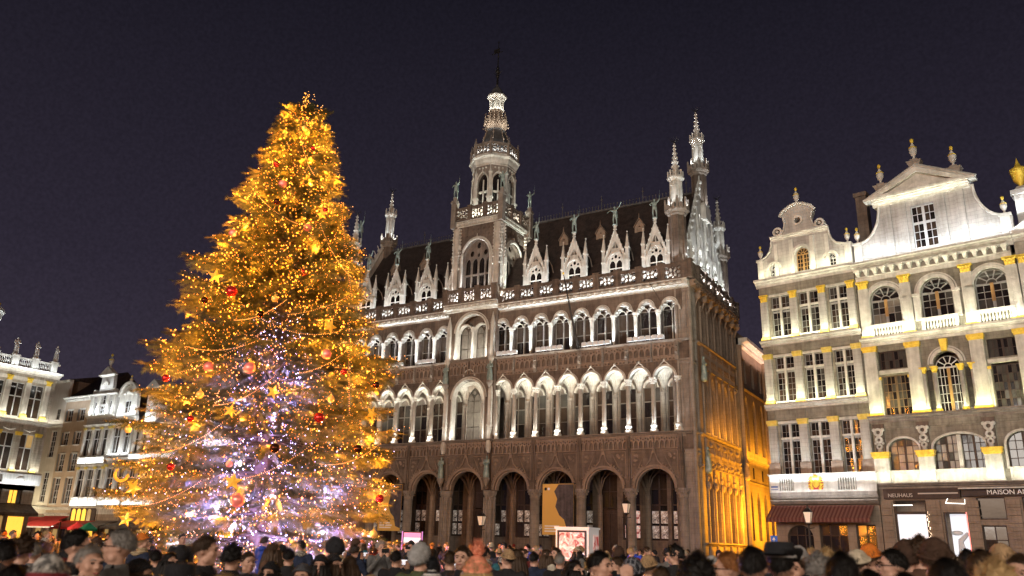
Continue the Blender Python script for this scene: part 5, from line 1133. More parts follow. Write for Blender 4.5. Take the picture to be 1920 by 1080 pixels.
# ================================================================ LEFT: west side of the square
west = empty('balustraded_house', (-64, -7.7, 0), pi/2, 'pale guild house at the far left with a roof balustrade carrying stone figures', 'building')
Wf = Face(west, (-.0, 0, 0), 0)
def WU(y): return y+7.7
cols_w = [WU(-8.45-1.97*k) for k in range(0, 9)]
ho = []
for a, b_ in zip(cols_w[1:], cols_w[:-1]):
    x = (a+b_)/2; ho += [rect(x-.7, x+.7, 12.45, 15.75), rect(x-.7, x+.7, 7.35, 10.85), rect(x-.65, x+.65, 4.2, 5.5)]
Wf.ob('wall', M().plate(rect(-17, 0, 4, 17.1), ho, 0, .35), 'cream_stone')
Wf.ob('body', M().box(-17, 0, 1.2, 14, .1, 17).box(-.35, 0, .35, 1.2, .1, 17), 'tan_render')
for i, (a, b_) in enumerate(zip(cols_w[1:], cols_w[:-1])):
    x = (a+b_)/2
    Wf.window(x, .2, 12.45, 1.4, 3.3, 2, [1.5, 1], 'white_frame', ['dark_glass', 'brown_glass'], fr=.06, bar=.09, hb=.1, hrows=(1,))
    Wf.window(x, .2, 7.35, 1.4, 3.5, 2, [1.7, 1], 'white_frame', ['dark_glass', 'reflecting_glass', 'brown_glass', 'lit_glass'], fr=.06, bar=.09, hb=.1, hrows=(1,))
    Wf.window(x, .2, 4.2, 1.3, 1.3, 3, [1], 'dark_wood', ['lit_glass', 'amber_glass', 'brown_glass'], fr=.05, bar=.05)
    Wf.inst('lintel', 'wlint', lambda: M().box(-.75, .75, -.12, 0, 0, .35), 'lit_trim_stone', x, 0, 16.0)
    Wf.inst('festoon', 'fest', lambda: M().tube([(-.6, -.1, .2), (0, -.14, 0), (.6, -.1, .2)], .07, 5).ball((0, -.14, .05), .12, 6, 4), 'lit_trim_stone', x, 0, 11.1)
for x in cols_w:
    pilaster(Wf, x, 12.3, 16.35, .5, .5, .45, 'gold', 'gilt_stone', 'lit_trim_stone'); pilaster(Wf, x, 7.1, 11.0, .5, .35, .3, 'gold', 'gilt_stone', 'cream_stone', simple=True)
    if x < .0: Wf.inst('roof_post', 'rpost', lambda: M().box(-.32, .32, -.3, .2, 0, 1.1).box(-.38, .38, -.36, .26, 1.02, 1.15), 'lit_trim_stone', x, -.2, 17.2)
for a, b_ in zip(cols_w[1:], cols_w[:-1]): balusters(Wf, a+.35, b_-.35, -.25, 17.3, .72, 7)
Wf.ob('roof_rail', M().box(-17, -.1, -.42, -.05, 18.02, 18.18).box(-17, -.1, -.42, -.05, 17.18, 17.32), 'lit_trim_stone')
cornice(Wf, -17, .25, 17.2, .7, .55); Wf.ob('frieze', M().box(-17, 0, -.08, 0, 16.35, 16.68), 'cream_stone')
cornice(Wf, -17, .2, 12.1, .4, .35); cornice(Wf, -17, .2, 7.15, .3, .2)
Wf.ob('balcony_front', M().plate(rect(-17, .1, 5.95, 7.0), [rect(-5.0, -3.6, 6.1, 6.85), rect(-9.0, -7.6, 6.1, 6.85)], -.6, -.45).ball((-1.9, -.62, 6.45), .28, 10, 8, (1.5, .3, 1)), 'lit_trim_stone')
Wf.ob('shop_front', M().box(-17, 0, 0, .3, 5.5, 5.95).box(-17, 0, 0, .3, 3.3, 4.2), 'dark_wood'); Wf.ob('awning', M().quadbox([(-17, -1.6, 3.3), (-.1, -1.6, 3.3), (-.1, 0, 4.1), (-17, 0, 4.1), (-17, -1.6, 3.36), (-.1, -1.6, 3.36), (-.1, 0, 4.16), (-17, 0, 4.16)]).box(-17, -.1, -1.62, -1.58, 3.05, 3.36), 'shade_brown_stone')
for k in range(8): Wf.inst('shop_window', 'wsw', lambda: M().box(-.8, .8, .1, .15, .3, 3.0), random.choice(['lit_glass', 'amber_glass', 'brown_glass']), -1.2-2*k); Wf.inst('shop_pier', 'wsp', lambda: M().box(-.2, .2, 0, .35, .1, 3.4), 'warm_stone', -.25-2*k)
Wf.ob('roof', M().mould([(1.0, 17.2), (4.5, 19.6), (7, 20.0), (14, 17.2)], -17, -4.2), 'slate')
Wf.strip(-13, 0, -.55, 12.2, (0, .22, 1), 25.5, (1, .97, .86)); Wf.strip(-13, 0, -.5, 7.25, (0, .25, 1), 20.7, (1, .95, .8)); Wf.strip(-13, 0, -1.1, 5.9, (0, .5, .8), 12.2, CC); Wf.strip(-13, 0, -1.0, 17.0, (0, .35, 1), 14.6, CC); Wf.strip(-13, 0, -1.4, 15.5, (0, .3, 1), 8.5, (1, .95, .85))
# gilded lantern on its roof
ln = empty('roof_lantern', (-66, -15.2, 0), 0, 'white roof lantern topped with a gilded openwork ball at the left edge', 'roof lantern')
ob('drum', M().lathe([(1.5, 18.8), (1.5, 21.6), (1.7, 21.8), (1.7, 22.2), (1.9, 22.5), (1.75, 22.9), (.9, 23.1)], 8, a0=pi/8).box(-1.6, 1.6, -1.6, 1.6, 17, 18.9), 'lit_trim_stone', ln)
gb = M(); random.seed(4)
for k in range(70):
    a = random.random()*2*pi; t = random.uniform(0, 1.45); r = 1.25; gb.ball((r*cos(a)*cos(t), r*sin(a)*cos(t), 23.1+1.7*sin(t)), random.uniform(.1, .2), 6, 4)
ob('gilded_ball', gb, 'gold', ln)
for a in (-.6, .6, 1.8): spot('turret_floodlight', (-66+2.4*cos(a), -15.2+2.4*sin(a), 18.9), (-cos(a)*.3, -sin(a)*.3, 1), 320, 90, CC)

# ================================================================ LEFT: row of houses continuing the hall's side of the square
def row_house(name, label, x0, x1, z1, bodym, tiers, shop=None, roofz=None, flood=None, y=0, trims=(), pils=None):
    r = empty(name, (x0, y, 0), 0, label, 'building'); F_ = Face(r, (-x0+x0, 0, 0)); w = x1-x0; ho = []
    for z0, zz, n, ww, rows, fm, gm, hr in tiers:
        for k in range(n): u = w*(k+.5)/n; ho.append(rect(u-ww/2, u+ww/2, z0, zz))
    F_.ob('wall', M().plate(rect(0, w, 3.6 if shop else .1, z1), ho, 0, .35), bodym); F_.ob('body', M().box(0, w, 1.0, 10, .1, z1-.05), 'warm_stone')
    for z0, zz, n, ww, rows, fm, gm, hr in tiers:
        for k in range(n):
            u = w*(k+.5)/n; F_.window(u, .15, z0, ww, zz-z0, 2, rows, fm, gm, fr=.06, bar=.05, hb=.09, hrows=hr)
            if n > 2 or fm == 'white_frame': F_.inst('lintel', ('rlint', round(ww, 2)), lambda: M().box(-ww/2-.06, ww/2+.06, -.06, 0, 0, .12), 'lit_trim_stone', u, 0, zz)
            F_.inst('sill', ('rsill', round(ww, 2)), lambda: M().box(-ww/2-.08, ww/2+.08, -.1, 0, -.1, 0), 'lit_trim_stone', u, 0, z0)
    for z in trims: cornice(F_, -.05, w+.05, z, .3, .3)
    if pils:
        for (z0, zz, n) in pils:
            for k in range(n+1): pilaster(F_, min(max(w*k/n, .2), w-.2), z0, zz, .34, .25, .2, 'gilt_stone', 'lit_trim_stone', 'lit_trim_stone', simple=True, d=.14)
    if roofz: F_.ob('roof', M().mould([(-.3, z1), (4, roofz), (9, z1)], 0, w), 'slate')
    F_.ob('shop_wall', M().plate(rect(0, w, .1, 3.6), [rect(.3+(w-.3)*k/3, (w-.3)*(k+1)/3, .3, 2.9) for k in range(3)], 0, .3), 'warm_stone')
    for k in range(3): a, b_ = .3+(w-.3)*k/3, (w-.3)*(k+1)/3; F_.ob('shop_window', M().box(a, b_, .18, .2, .3, 2.9), ['lit_glass', 'brown_glass', 'amber_glass', 'curtain_glass'][(k+int(x1)) % 4])
    if flood:
        for z, p, c_ in flood: F_.strip(.1, w-.1, -.55, z, (0, .25, 1), p*1.0, c_)
    return r, F_, w
gl4 = ['brown_glass', 'dark_glass', 'grey_glass']
r1, F1, w1 = row_house('corner_house', 'tall pale house squeezed in the far left corner beside the tan house', -79.5, -74.4, 18.9, 'pale_render',
  [(4.9, 8.2, 2, 1.0, [1]*5, 'white_frame', gl4, ()), (9.9, 12.9, 2, 1.0, [1]*5, 'white_frame', gl4, ()), (14.2, 15.5, 2, .8, [1, 1], 'grey_frame', gl4, ())], True, 20, [(13.7, 10, CW)], trims=(13.6, 4.4, 18.9))
F1.strip(.2, 5, -2.2, 3.7, (0, .5, 1), 32, (1, .9, .6))
r2_, F2, w2_ = row_house('tan_house', 'plain tan rendered house with shuttered windows under a dark pitched roof', -74.4, -69.8, 16.4, 'tan_render',
  [(4.7, 7.5, 2, 1.0, [1]*4, 'white_frame', gl4, ()), (8.25, 10.2, 2, 1.0, [1]*3, 'white_frame', gl4, ()), (11.2, 12.6, 2, 1.0, [1]*2, 'white_frame', gl4, ()), (13.9, 15.2, 2, 1.0, [1]*2, 'white_frame', gl4, ())], True, 20.2, trims=(3.7, 4.3))
cornice(F2, -.1, w2_+.1, 16.7, .5, .5)
for z0, h in ((4.7, 2.8), (8.25, 1.95), (11.2, 1.4), (13.9, 1.3)):
    for k in range(2): F2.inst('shutter', ('shut', h), lambda: M().box(-.14, .14, -.08, -.02, 0, h), 'grey_frame', w2_*(k+.5)/2-.65, 0, z0)
F2.strip(.2, 4.4, -3.0, 4.6, (0, .5, 1), 26, (1, .85, .65)); F2.strip(.2, 4.4, -1.2, 15.2, (0, .4, 1), 14, CC)
st3 = [(5.4, 8.35, 3, 1.2, [1.6, .9], 'white_frame', gl4, (1,)), (9.8, 12.7, 3, 1.2, [1.7, .9], 'white_frame', gl4, (1,))]
r3, F3, w3 = row_house('bell_gabled_house', 'slim brightly lit white house with a tall scrolled gable and urn, left of the tree', -69.8, -64.9, 14.3, 'white_stone', st3, True, None, [(14.4, 40, CC), (9.0, 26, CC), (4.5, 26, CC), (17.2, 14, CC)], trims=(14.3, 13.3, 8.95, 4.4), pils=[(5.3, 8.6, 3), (9.7, 12.95, 3)])
F3.ob('gable', M().plate([(.2, 14.3), (4.7, 14.3), (4.9, 16.6), (4.0, 16.7), (3.75, 17.3), (3.6, 18.9), (2.6, 19.7), (1.45, 18.95), (1.4, 17.4), (1.1, 16.8), (.4, 16.6)], [rect(1.9, 2.9, 14.5, 15.4), rect(2.1, 3.0, 15.6, 16.6), rect(.8, 1.4, 14.4, 15.9), rect(3.5, 4.1, 14.4, 15.9)], 0, .4), 'white_stone')
for u, z0, w, h in ((2.4, 14.5, 1.0, .9), (2.55, 15.6, .9, 1.0), (1.1, 14.4, .6, 1.5), (3.8, 14.4, .6, 1.5)): F3.window(u, .2, z0, w, h, 2, [1, 1], 'white_frame', gl4, fr=.04, bar=.04)
F3.ob('gable_trim', M().box(.25, .65, -.14, 0, 14.3, 16.5).box(1.5, 1.8, -.14, 0, 14.3, 17).box(3.1, 3.4, -.14, 0, 14.3, 17).box(4.25, 4.6, -.14, 0, 14.3, 16.5).mould(prof(0, 16.55, .3, .2), .1, 4.9).mould(prof(0, 18.7, .35, .25), 1.2, 3.9).plate([(1.2, 18.9), (3.9, 18.9), (2.55, 19.85)], [], -.3, .3).ring(2.5, 17.7, .3, .5, -.15, 0, n=10).ring(.8, 16.95, .1, .3, -.2, .2, 0, 2*pi, 12).ring(4.3, 16.95, .1, .3, -.2, .2, 0, 2*pi, 12), 'lit_trim_stone')
urn(r3, 2.6, 0, 19.7, 1.6)
r4, F4, w4 = row_house('round_gabled_house', 'white house with rounded carved gable and gilded top, partly behind the tree', -64.8, -61.0, 14.0, 'white_stone', [(5.6, 8.4, 2, 1.2, [1.6, .9], 'white_frame', gl4, (1,)), (10.0, 12.8, 2, 1.2, [1.7, .9], 'white_frame', gl4, (1,))], True, None, [(14.1, 40, CC), (9.8, 26, CC), (4.6, 24, CC)], trims=(13.9, 13.2, 9.5, 4.4), pils=[(9.8, 13.0, 2), (5.3, 8.8, 2)])
F4.ob('gable', M().plate([(.2, 14), (3.6, 14), (3.4, 16.2)]+[(1.9+1.5*cos(pi*i/10), 16.2+1.2*sin(pi*i/10)) for i in range(11)]+[(.4, 16.2)], [rect(1.3, 2.5, 14.3, 15.7)], 0, .4).ring(1.9, 16.2, 1.35, 1.6, -.25, .1, n=14).ball((1.9, -.1, 16.7), .35, 8, 6, (1, .5, 1)).ball((1.3, -.1, 16.5), .2, 8, 6).ball((2.5, -.1, 16.5), .2, 8, 6), 'lit_trim_stone')
F4.window(1.9, .2, 14.3, 1.2, 1.4, 2, [1, 1], 'white_frame', gl4); urn(r4, 1.9, 0, 17.4, 1.1)
r5, F5, w5 = row_house('small_pediment_house', 'wide white house with a small pointed dormer pediment, mostly behind the tree', -60.8, -53.4, 12.9, 'cream_stone', [(5.6, 8.4, 6, .95, [1.6, .9], 'white_frame', gl4, (1,)), (9.9, 12.2, 6, .95, [1.7, .9], 'white_frame', gl4, (1,))], True, 18, [(12.9, 26, CC), (9.3, 24, CC), (4.6, 24, CC)], trims=(12.9, 9.2, 4.4), pils=[(9.6, 12.6, 6)])
F5.ob('dormer', M().box(1.4, 3.2, -.1, 2.5, 12.9, 16.8).plate([(1.1, 16.8), (3.5, 16.8), (2.3, 17.7)], [], -.35, 2.5), 'white_stone'); F5.strip(1.3, 3.3, -.7, 13.2, (0, .3, 1), 30, CC)
r6, F6, w6 = row_house('plain_house', 'cream house behind the middle of the lit tree', -53.3, -46.4, 13.6, 'cream_stone', [(5.6, 8.4, 4, 1.0, [1.6, .9], 'white_frame', gl4, (1,)), (9.9, 12.4, 4, 1.0, [1.7, .9], 'white_frame', gl4, (1,))], True, 18.5, [(9.3, 14, CC), (4.6, 14, CC)], trims=(13.6, 9.2, 4.4))
r7, F7, w7 = row_house('plain_house', 'tan house behind the right of the lit tree, next to the Gothic hall', -46.2, -38.5, 13.0, 'tan_render', [(5.6, 8.4, 4, 1.0, [1.6, .9], 'white_frame', gl4, (1,)), (9.9, 12.0, 4, 1.0, [1.7, .9], 'white_frame', gl4, (1,))], True, 18.5, [(9.3, 12, CC), (4.6, 12, CC)], trims=(13.0, 9.2, 4.4))
# balcony panels and arched lit windows of the slim houses
for F_, w, n, zz in ((F3, w3, 3, (4.45, 8.75)), (F4, w4, 2, (4.45,)), (F5, w5, 5, (4.45, 8.85))):
    for z in zz:
        for k in range(n): F_.inst('balcony_panel', ('bp', round(w/n, 2)), lambda: M().plate(rect(-w/n/2+.08, w/n/2-.08, 0, .85), [rect(-w/n/2+.25+.12*i, -w/n/2+.31+.12*i, .15, .7) for i in range(int((w/n-.5)/.12))], -.3, -.2).box(-w/n/2+.05, w/n/2-.05, -.34, 0, .82, .9).box(-w/n/2+.1, w/n/2-.1, -.19, -.16, .05, .8), 'lit_trim_stone', w*(k+.5)/n, 0, z)
for k in range(4): F3.inst('lit_arch_window', 'law', lambda: M().plate(lancet(0, .6, 2.9, 4.15, 4, False), [], -.16, -.1), 'amber_glass' if k < 3 else 'lit_glass', .9+.92*k)
F3.ob('arch_fascia', M().box(.2, 4.7, -.1, 0, 2.8, 4.3), 'dark_wood')
# awnings, parasols
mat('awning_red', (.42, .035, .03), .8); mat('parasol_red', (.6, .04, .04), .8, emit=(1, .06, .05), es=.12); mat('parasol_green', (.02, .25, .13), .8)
def awn(F_, u0, u1, z0, z1, d, mt):
    return F_.ob('awning', M().quadbox([(u0, -d, z0), (u1, -d, z0), (u1, 0, z1), (u0, 0, z1), (u0, -d, z0+.05), (u1, -d, z0+.05), (u1, 0, z1+.05), (u0, 0, z1+.05)]).box(u0, u1, -d-.02, -d, z0-.22, z0+.05), mt)
awn(F2, .1, 4.5, 2.5, 3.3, 2.0, 'awning_red'); awn(F1, .3, 4.9, 2.5, 3.2, 1.8, 'awning_red'); awn(F3, 0, 4.8, 2.2, 2.9, 2.4, 'awning_red'); awn(F4, .1, 3.7, 2.3, 2.9, 2.2, 'shade_brown_stone'); awn(F5, .1, 7.2, 2.3, 2.9, 2.2, 'shade_brown_stone')
def parasol(x, y, mt, label, r=2.2, z=2.6):
    p = empty('parasol', (x, y, 0), random.random(), label, 'parasol')
    ob('pole', M().lathe([(.3, 0), (.3, .08), (.04, .1), (.04, z+.6)], 8), 'white_frame', p)
    ob('canopy', M().lathe([(r, z-.25), (r, z-.02), (r*.5, z+.28), (.03, z+.6)], 8), mt, p)
parasol(-63, -3.2, 'parasol_red', 'small red parasol before the slim white gabled house, left of the tree', .9, 2.15); parasol(-60.8, -3.4, 'parasol_green', 'small green parasol beside the tree foot, before the white houses', .9, 2.1)
parasol(-61.3, -13.2, 'parasol_red', 'red parasol before the balustraded house at the far left', 1.1, 2.6); parasol(-61.2, -15.8, 'parasol_green', 'green parasol at the left edge before the balustraded house', 1.1, 2.7)
stl = empty('market_stall', (-68, -3.4, 0), 0, 'market stall with a red roof and white valance under the tan house', 'market stall')
ob('stall_roof', M().quadbox([(-2.6, -1.2, 2.15), (2.6, -1.2, 2.15), (2.6, 0, 2.75), (-2.6, 0, 2.75), (-2.6, -1.2, 2.2), (2.6, -1.2, 2.2), (2.6, 0, 2.8), (-2.6, 0, 2.8)]), 'awning_red', stl); ob('stall_valance', M().box(-2.6, 2.6, -1.24, -1.2, 2.05, 2.2), 'white_frame', stl)
for x in (-2.5, 2.5):
    for y in (-1.15, -.1): ob('post', M().box(x-.05, x+.05, y-.05, y+.05, 0, 2.2+(y > -1)*.5), 'dark_wood', stl)
ob('counter', M().box(-2.4, 2.4, -1.1, -.7, 0, 1.0), 'oak_frame', stl); ob('lamp_strip', M().box(-2.2, 2.2, -.7, -.6, 2.2, 2.25), 'neon_white', stl)
area('stall_light', (-68, -6.5, 3.0), (0, 1, .1), 14, .6, 420, (1, .75, .5))

# ================================================================ THE CHRISTMAS TREE
TB = Vector((-3.52, -34.56, 0)); TH = 18.6
tree = empty('christmas_tree', TB, 0, 'giant conical Christmas tree glowing with thousands of golden lights in front of the hall', 'tree')
rng = np.random.default_rng(5)
ob('trunk', M().lathe([(.42, 0), (.34, 1.5), (.27, 6), (.16, 12), (.06, 17.5), (.01, TH)], 12), 'bark', tree, smooth=True)
def prof_r(z):  # outer radius of the crown
    return float(np.interp(z, [0.4, 1.2, 2.5, 3.8, 5.3, 7.2, 9.2, 10.2, 11.8, 13.1, 15.0, 16.4, 17.8, 18.4, 18.8], [3.45, 3.95, 3.9, 3.8, 3.6, 3.35, 3.05, 2.5, 2.2, 1.75, 1.12, .78, .36, .14, .02]))
# one spray: a twig with flat needles, ~0.62 m long along +x
def spray(n=15, L=.62, seed=0):
    r = np.random.default_rng(seed); v = []; f = []
    v += [(0, -.012, 0), (0, .012, 0), (L, 0, 0)]; f.append((0, 1, 2))
    for k in range(n):
        t = (k+.4)/n; x = L*t
        for s in (-1, 1):
            l = .23*(1-.45*t)*r.uniform(.75, 1.15); a = r.uniform(.75, 1.1); dz = r.uniform(-.35, .35)*l; b = len(v); wd = .016
            v += [(x-wd, 0, 0), (x+wd, 0, 0), (x+l*cos(a), s*l*sin(a), dz)]; f.append((b, b+1, b+2))
    return np.array(v), np.array(f)
SPR = [spray(15, .62, k) for k in range(4)]
Vs, Fs, off = [], [], 0; Bv = M(); tips = []; inner = []
def place(p, d, upv, sc, k):
    global off
    x = d/np.linalg.norm(d); y = np.cross(upv, x); y /= (np.linalg.norm(y)+1e-9); z = np.cross(x, y)
    V, F_ = SPR[k]; Vs.append((V*sc)@np.stack([x, y, z])+p); Fs.append(F_+off); off += len(V)
nb = 0
z = .5; tier = 0
while z < 18.0:
    R = prof_r(z)*(1+.10*sin(tier*2.4)); nbr = int(max(5, 7+R*3.4)); a0 = rng.uniform(0, 6.28)
    for j in range(nbr):
        a = a0+2*pi*(j+rng.uniform(-.3, .3))/nbr; zz = z+rng.uniform(-.16, .16); Rr = R*rng.uniform(.74, 1.12)*(1+.08*sin(2*a+z*1.7))
        droop = rng.uniform(.05, .20)*Rr; lift = rng.uniform(.02, .12)*Rr
        n = max(4, int(Rr/.2)); pts = []
        side = rng.uniform(-.12, .12)
        for i in range(n+1):
            t = i/n; r = .1+Rr*t; pts.append(np.array([r*cos(a+side*t), r*sin(a+side*t), zz+.55*Rr*.25-droop*1.6*t**1.3+lift*t*t*1.6]))
        Bv.tube([tuple(p) for p in pts[::2]+[pts[-1]]], [max(.008, .05*(1-i/(len(pts[::2])+1))*(.4+R/5)) for i in range(len(pts[::2])+1)], 4)
        for i in range(1, n+1):
            t = i/n
            if t < .22 and R > 2: continue
            d = pts[i]-pts[i-1]; d /= np.linalg.norm(d); sidev = np.cross([0, 0, 1], d); sidev /= np.linalg.norm(sidev)
            wid = (.9 if R > 2 else .6)*(1-.55*t)*min(1, R/2.5+.3)
            for s in (-1, 1):
                dd = d*.75+sidev*s*rng.uniform(.6, 1.1)+np.array([0, 0, rng.uniform(-.35, .12)]); sc = rng.uniform(.75, 1.15)
                place(pts[i], dd, np.array([0, 0, 1.])+rng.normal(0, .25, 3), sc, rng.integers(4)); 
                q = pts[i]+dd/np.linalg.norm(dd)*wid*rng.uniform(.45, .8)
                if t > .3: place(q, d+sidev*s*rng.uniform(.1, .8)+np.array([0, 0, rng.uniform(-.4, .1)]), np.array([0, 0, 1.])+rng.normal(0, .3, 3), sc*.95, rng.integers(4)); place(pts[i]+sidev*s*wid*.2, d*.6+sidev*s*.3+np.array([0, 0, -.55]), sidev+rng.normal(0, .2, 3), sc*.8, rng.integers(4)); tips.append(q+d*.3*rng.uniform(0, 1)+np.array([0, 0, rng.uniform(-.14, .1)]))
            if t > .35: tips.append(pts[i]+rng.normal(0, .12, 3))
            elif t > .15: inner.append(pts[i]+rng.normal(0, .15, 3))
        place(pts[-1], d, np.array([0, 0, 1.]), 1.0, 0); tips.append(pts[-1]+d*.4)
    z += .34+.42*max(0, R-1.3)/3; tier += 1
for k in range(26):
    zz = 17.6+k*.045; a = k*2.4; place(np.array([0, 0, zz]), np.array([cos(a)*.5, sin(a)*.5, 1.2]), np.array([.1, .1, 1.]), .42, k % 4)
    tips.append(np.array([cos(a)*.1, sin(a)*.1, zz+.2]))
for k in range(60):
    zz = 17.0+rng.uniform(0, 1.5); a = rng.uniform(0, 6.28); place(np.array([0, 0, zz]), np.array([cos(a), sin(a), rng.uniform(.6, 2.2)]), np.array([.1, .1, 1.]), .62-.25*(zz-17), k % 4); q_ = .30-.17*(zz-17); tips.append(np.array([cos(a)*q_, sin(a)*q_, zz+.25]))
V = np.concatenate(Vs); Fa = np.concatenate(Fs)
def npmesh(name, V, Fa, mt):
    me = bpy.data.meshes.new(name); me.vertices.add(len(V)); me.vertices.foreach_set('co', V.astype(np.float32).ravel())
    k = Fa.shape[1]; me.loops.add(Fa.size); me.loops.foreach_set('vertex_index', Fa.astype(np.int32).ravel())
    me.polygons.add(len(Fa)); me.polygons.foreach_set('loop_start', np.arange(0, Fa.size, k, dtype=np.int32)); me.update(calc_edges=True); me.materials.append(MT[mt]); return me
ob('branches', Bv, 'bark', tree, kind='stuff'); ob('foliage', npmesh('foliage', V, Fa, 'needles'), None, tree, kind='stuff')
# lights
octv = np.array([(1, 0, 0), (-1, 0, 0), (0, 1, 0), (0, -1, 0), (0, 0, 1), (0, 0, -1)], float); octf = np.array([(0, 2, 4), (2, 1, 4), (1, 3, 4), (3, 0, 4), (2, 0, 5), (1, 2, 5), (3, 1, 5), (0, 3, 5)])
def bulbs(P, r):
    P = np.asarray(P); rr = np.broadcast_to(r, (len(P),)); V = (P[:, None, :]+octv[None]*rr[:, None, None]).reshape(-1, 3); F_ = (octf[None]+6*np.arange(len(P))[:, None, None]).reshape(-1, 3); return V, F_
mat('warm_bulb', (.9, .6, .2), .4, emit=(1, .29, .03), es=4.4); mat('pale_bulb', (.9, .9, 1), .4, emit=(.55, .50, 1), es=7); mat('soft_bulb', (.9, .7, .4), .4, emit=(1, .38, .08), es=2.2, sampling='NONE')
tips = np.array(tips); print('tips', len(tips), 'foliage tris', len(Fa))
def dens(P):  # fewer toward the mid-lower crown, dense towards the top
    z = P[:, 2]; n_ = np.array([noise.noise(Vector(p)*.75)+.5*noise.noise(Vector(p)*1.9) for p in P])
    return np.interp(z, [0, 4, 8, 12, 18.6], [.30, .34, .48, .80, 1.0])*np.clip(1+np.interp(z, [0, 10, 18], [2.6, 2.2, .6])*n_, .06, 2)
sel = tips[rng.random(len(tips)) < dens(tips)]
V1, F_1 = bulbs(sel, rng.uniform(.022, .036, len(sel))); ob('fairy_lights', npmesh('fairy_lights', V1, F_1, 'warm_bulb'), None, None, TB, kind='stuff', label='thousands of golden fairy lights covering the giant Christmas tree', cat='lights')
extra = tips[rng.random(len(tips)) < .5]+rng.normal(0, .1, (1,)); V2, F_2 = bulbs(extra+rng.normal(0, .1, extra.shape), rng.uniform(.014, .024, len(extra))); ob('fairy_lights', npmesh('fairy_lights', V2, F_2, 'soft_bulb'), None, None, TB, kind='stuff', label='finer soft golden fairy lights scattered between the tree needles', cat='lights')
inner = np.array([p for p in inner if p[2] < 9.5]); inner = np.concatenate([inner, inner+rng.normal(0, .2, inner.shape)]); low = tips[(tips[:, 2] < 5.5) & (rng.random(len(tips)) < .16)]
V3, F_3 = bulbs(np.concatenate([inner, low]), .024); ob('cool_fairy_lights', npmesh('cool_fairy_lights', V3, F_3, 'pale_bulb'), None, None, TB, kind='stuff', label='violet white fairy lights deep inside the lower half of the Christmas tree', cat='lights')
for a, zz, p in ((-.2, .5, 900), (-1.3, .5, 1100), (-2.4, .5, 900), (1.5, .5, 500)):
    spot('tree_uplight', (TB.x+1.5*cos(a), TB.y+1.5*sin(a), zz), (-.1*cos(a)+.22*cos(a), -.1*sin(a)+.22*sin(a), 1), p*5, 85, (.50, .38, 1), r=.2)
for a, p in ((-1.9, 1200), (-1.1, 1500), (-.5, 1000), (-2.7, 900)):
    spot('tree_uplight', (TB.x+2.6*cos(a), TB.y+2.6*sin(a), .6), (-.35*cos(a), -.35*sin(a), 1), p*2.5, 80, (.56, .48, 1), r=.2)
for k in range(250):
    zz = .8+16.8*((k+.5)/250)**1.2; a = k*2.39996; rr = prof_r(zz)+.22+.15*sin(k*1.7); zz += .25*sin(k*2.9)
    l = bpy.data.lights.new('bulb_cluster', 'POINT'); l.energy = 85+60*random.random(); l.color = (1, .325, .028); l.shadow_soft_size = .04; o = bpy.data.objects.new('bulb_cluster', l); COL.objects.link(o); o.location = TB+Vector((rr*cos(a), rr*sin(a), zz))
for k in range(30):
    a = -.75+random.uniform(-1.15, 1.15); dz = .5+6.8*random.random()**1.5; rr = (3.9-.36*dz)*random.uniform(.55, 1.0)
    l = bpy.data.lights.new('violet_cluster', 'POINT'); l.energy = 430; l.color = (.38, .31, 1); l.shadow_soft_size = .05; o = bpy.data.objects.new('violet_cluster', l); COL.objects.link(o); o.location = TB+Vector((rr*cos(a), rr*sin(a), dz))
# drooping garlands with their own bulbs
gar = [((0.77, -0.93, 16.68), (1.69, -0.72, 14.56), .5), ((-0.14, -2.04, 13.96), (2.08, -1.61, 12.24), .4), ((2.29, -3.16, 8.52), (3.84, -0.86, 8.37), .7), ((0.33, -4.07, 7.46), (2.50, -3.21, 7.61), .4), ((0.24, -4.24, 6.57), (2.80, -2.73, 8.39), .5), ((2.02, 0.45, 13.88), (3.42, -0.02, 9.77), .4), ((3.81, -0.49, 8.83), (4.36, -0.68, 5.53), .3), ((2.40, -0.90, 12.45), (3.02, 0.31, 10.71), .5), ((2.99, -2.48, 8.61), (2.85, 1.12, 10.57), .4), ((1.87, -3.98, 5.51), (3.15, -2.79, 6.61), .5), ((3.55, -2.28, 6.68), (3.86, 0.44, 8.68), .6), ((0.13, -4.65, 4.06), (2.27, -3.84, 5.02), .5), ((2.81, -3.83, 3.30), (4.19, -1.74, 4.72), .6), ((4.33, -1.77, 3.91), (4.41, 0.96, 4.87), .5), ((-0.20, -4.83, 2.50), (2.15, -4.23, 3.28), .4), ((1.75, -3.52, 8.31), (2.88, -2.46, 9.17), .4)]
GW = ['just under the treetop', 'between the upper left star and the middle', 'long sagging run across the middle', 'under the left shoulder', 'rising from the left tip to the middle', 'steep run on the upper right', 'falling beside the right stars', 'slanting down from the upper right star', 'crossing right of the middle', 'left of the violet hollow', 'climbing to the right edge', 'at the lowest left but one bough', 'over the big star at the bottom', 'at the lower right edge', 'on the lowest left bough', 'short run left of the middle']
for k, (p, q, s_) in enumerate(gar):
    a, b_ = Vector(p), Vector(q); n = 16; pts = []
    for i in range(n+1):
        t = i/n; pt = a.lerp(b_, t); pt.z -= s_*4*t*(1-t)*.5; r = sqrt(pt.x**2+pt.y**2); rm = prof_r(max(.3, pt.z))+.2
        if r < rm: pt.x *= rm/r; pt.y *= rm/r
        pts.append(pt)
    g = empty('light_garland', TB, 0, None, 'garland', 'light garlands slung across the tree')
    tag(g, 'pale bulb string on the tree, '+GW[k])
    ob('cord', M().tube(pts, .012, 3), 'iron', g); bm_ = [np.array(pts[i].lerp(pts[min(i+1, n)], f)) for i in range(n) for f in (0, .33, .66)]
    Vv, Ff = bulbs(bm_, .015); ob('bulb', npmesh('garland_bulb', Vv, Ff, 'soft_bulb'), None, g, kind='stuff')
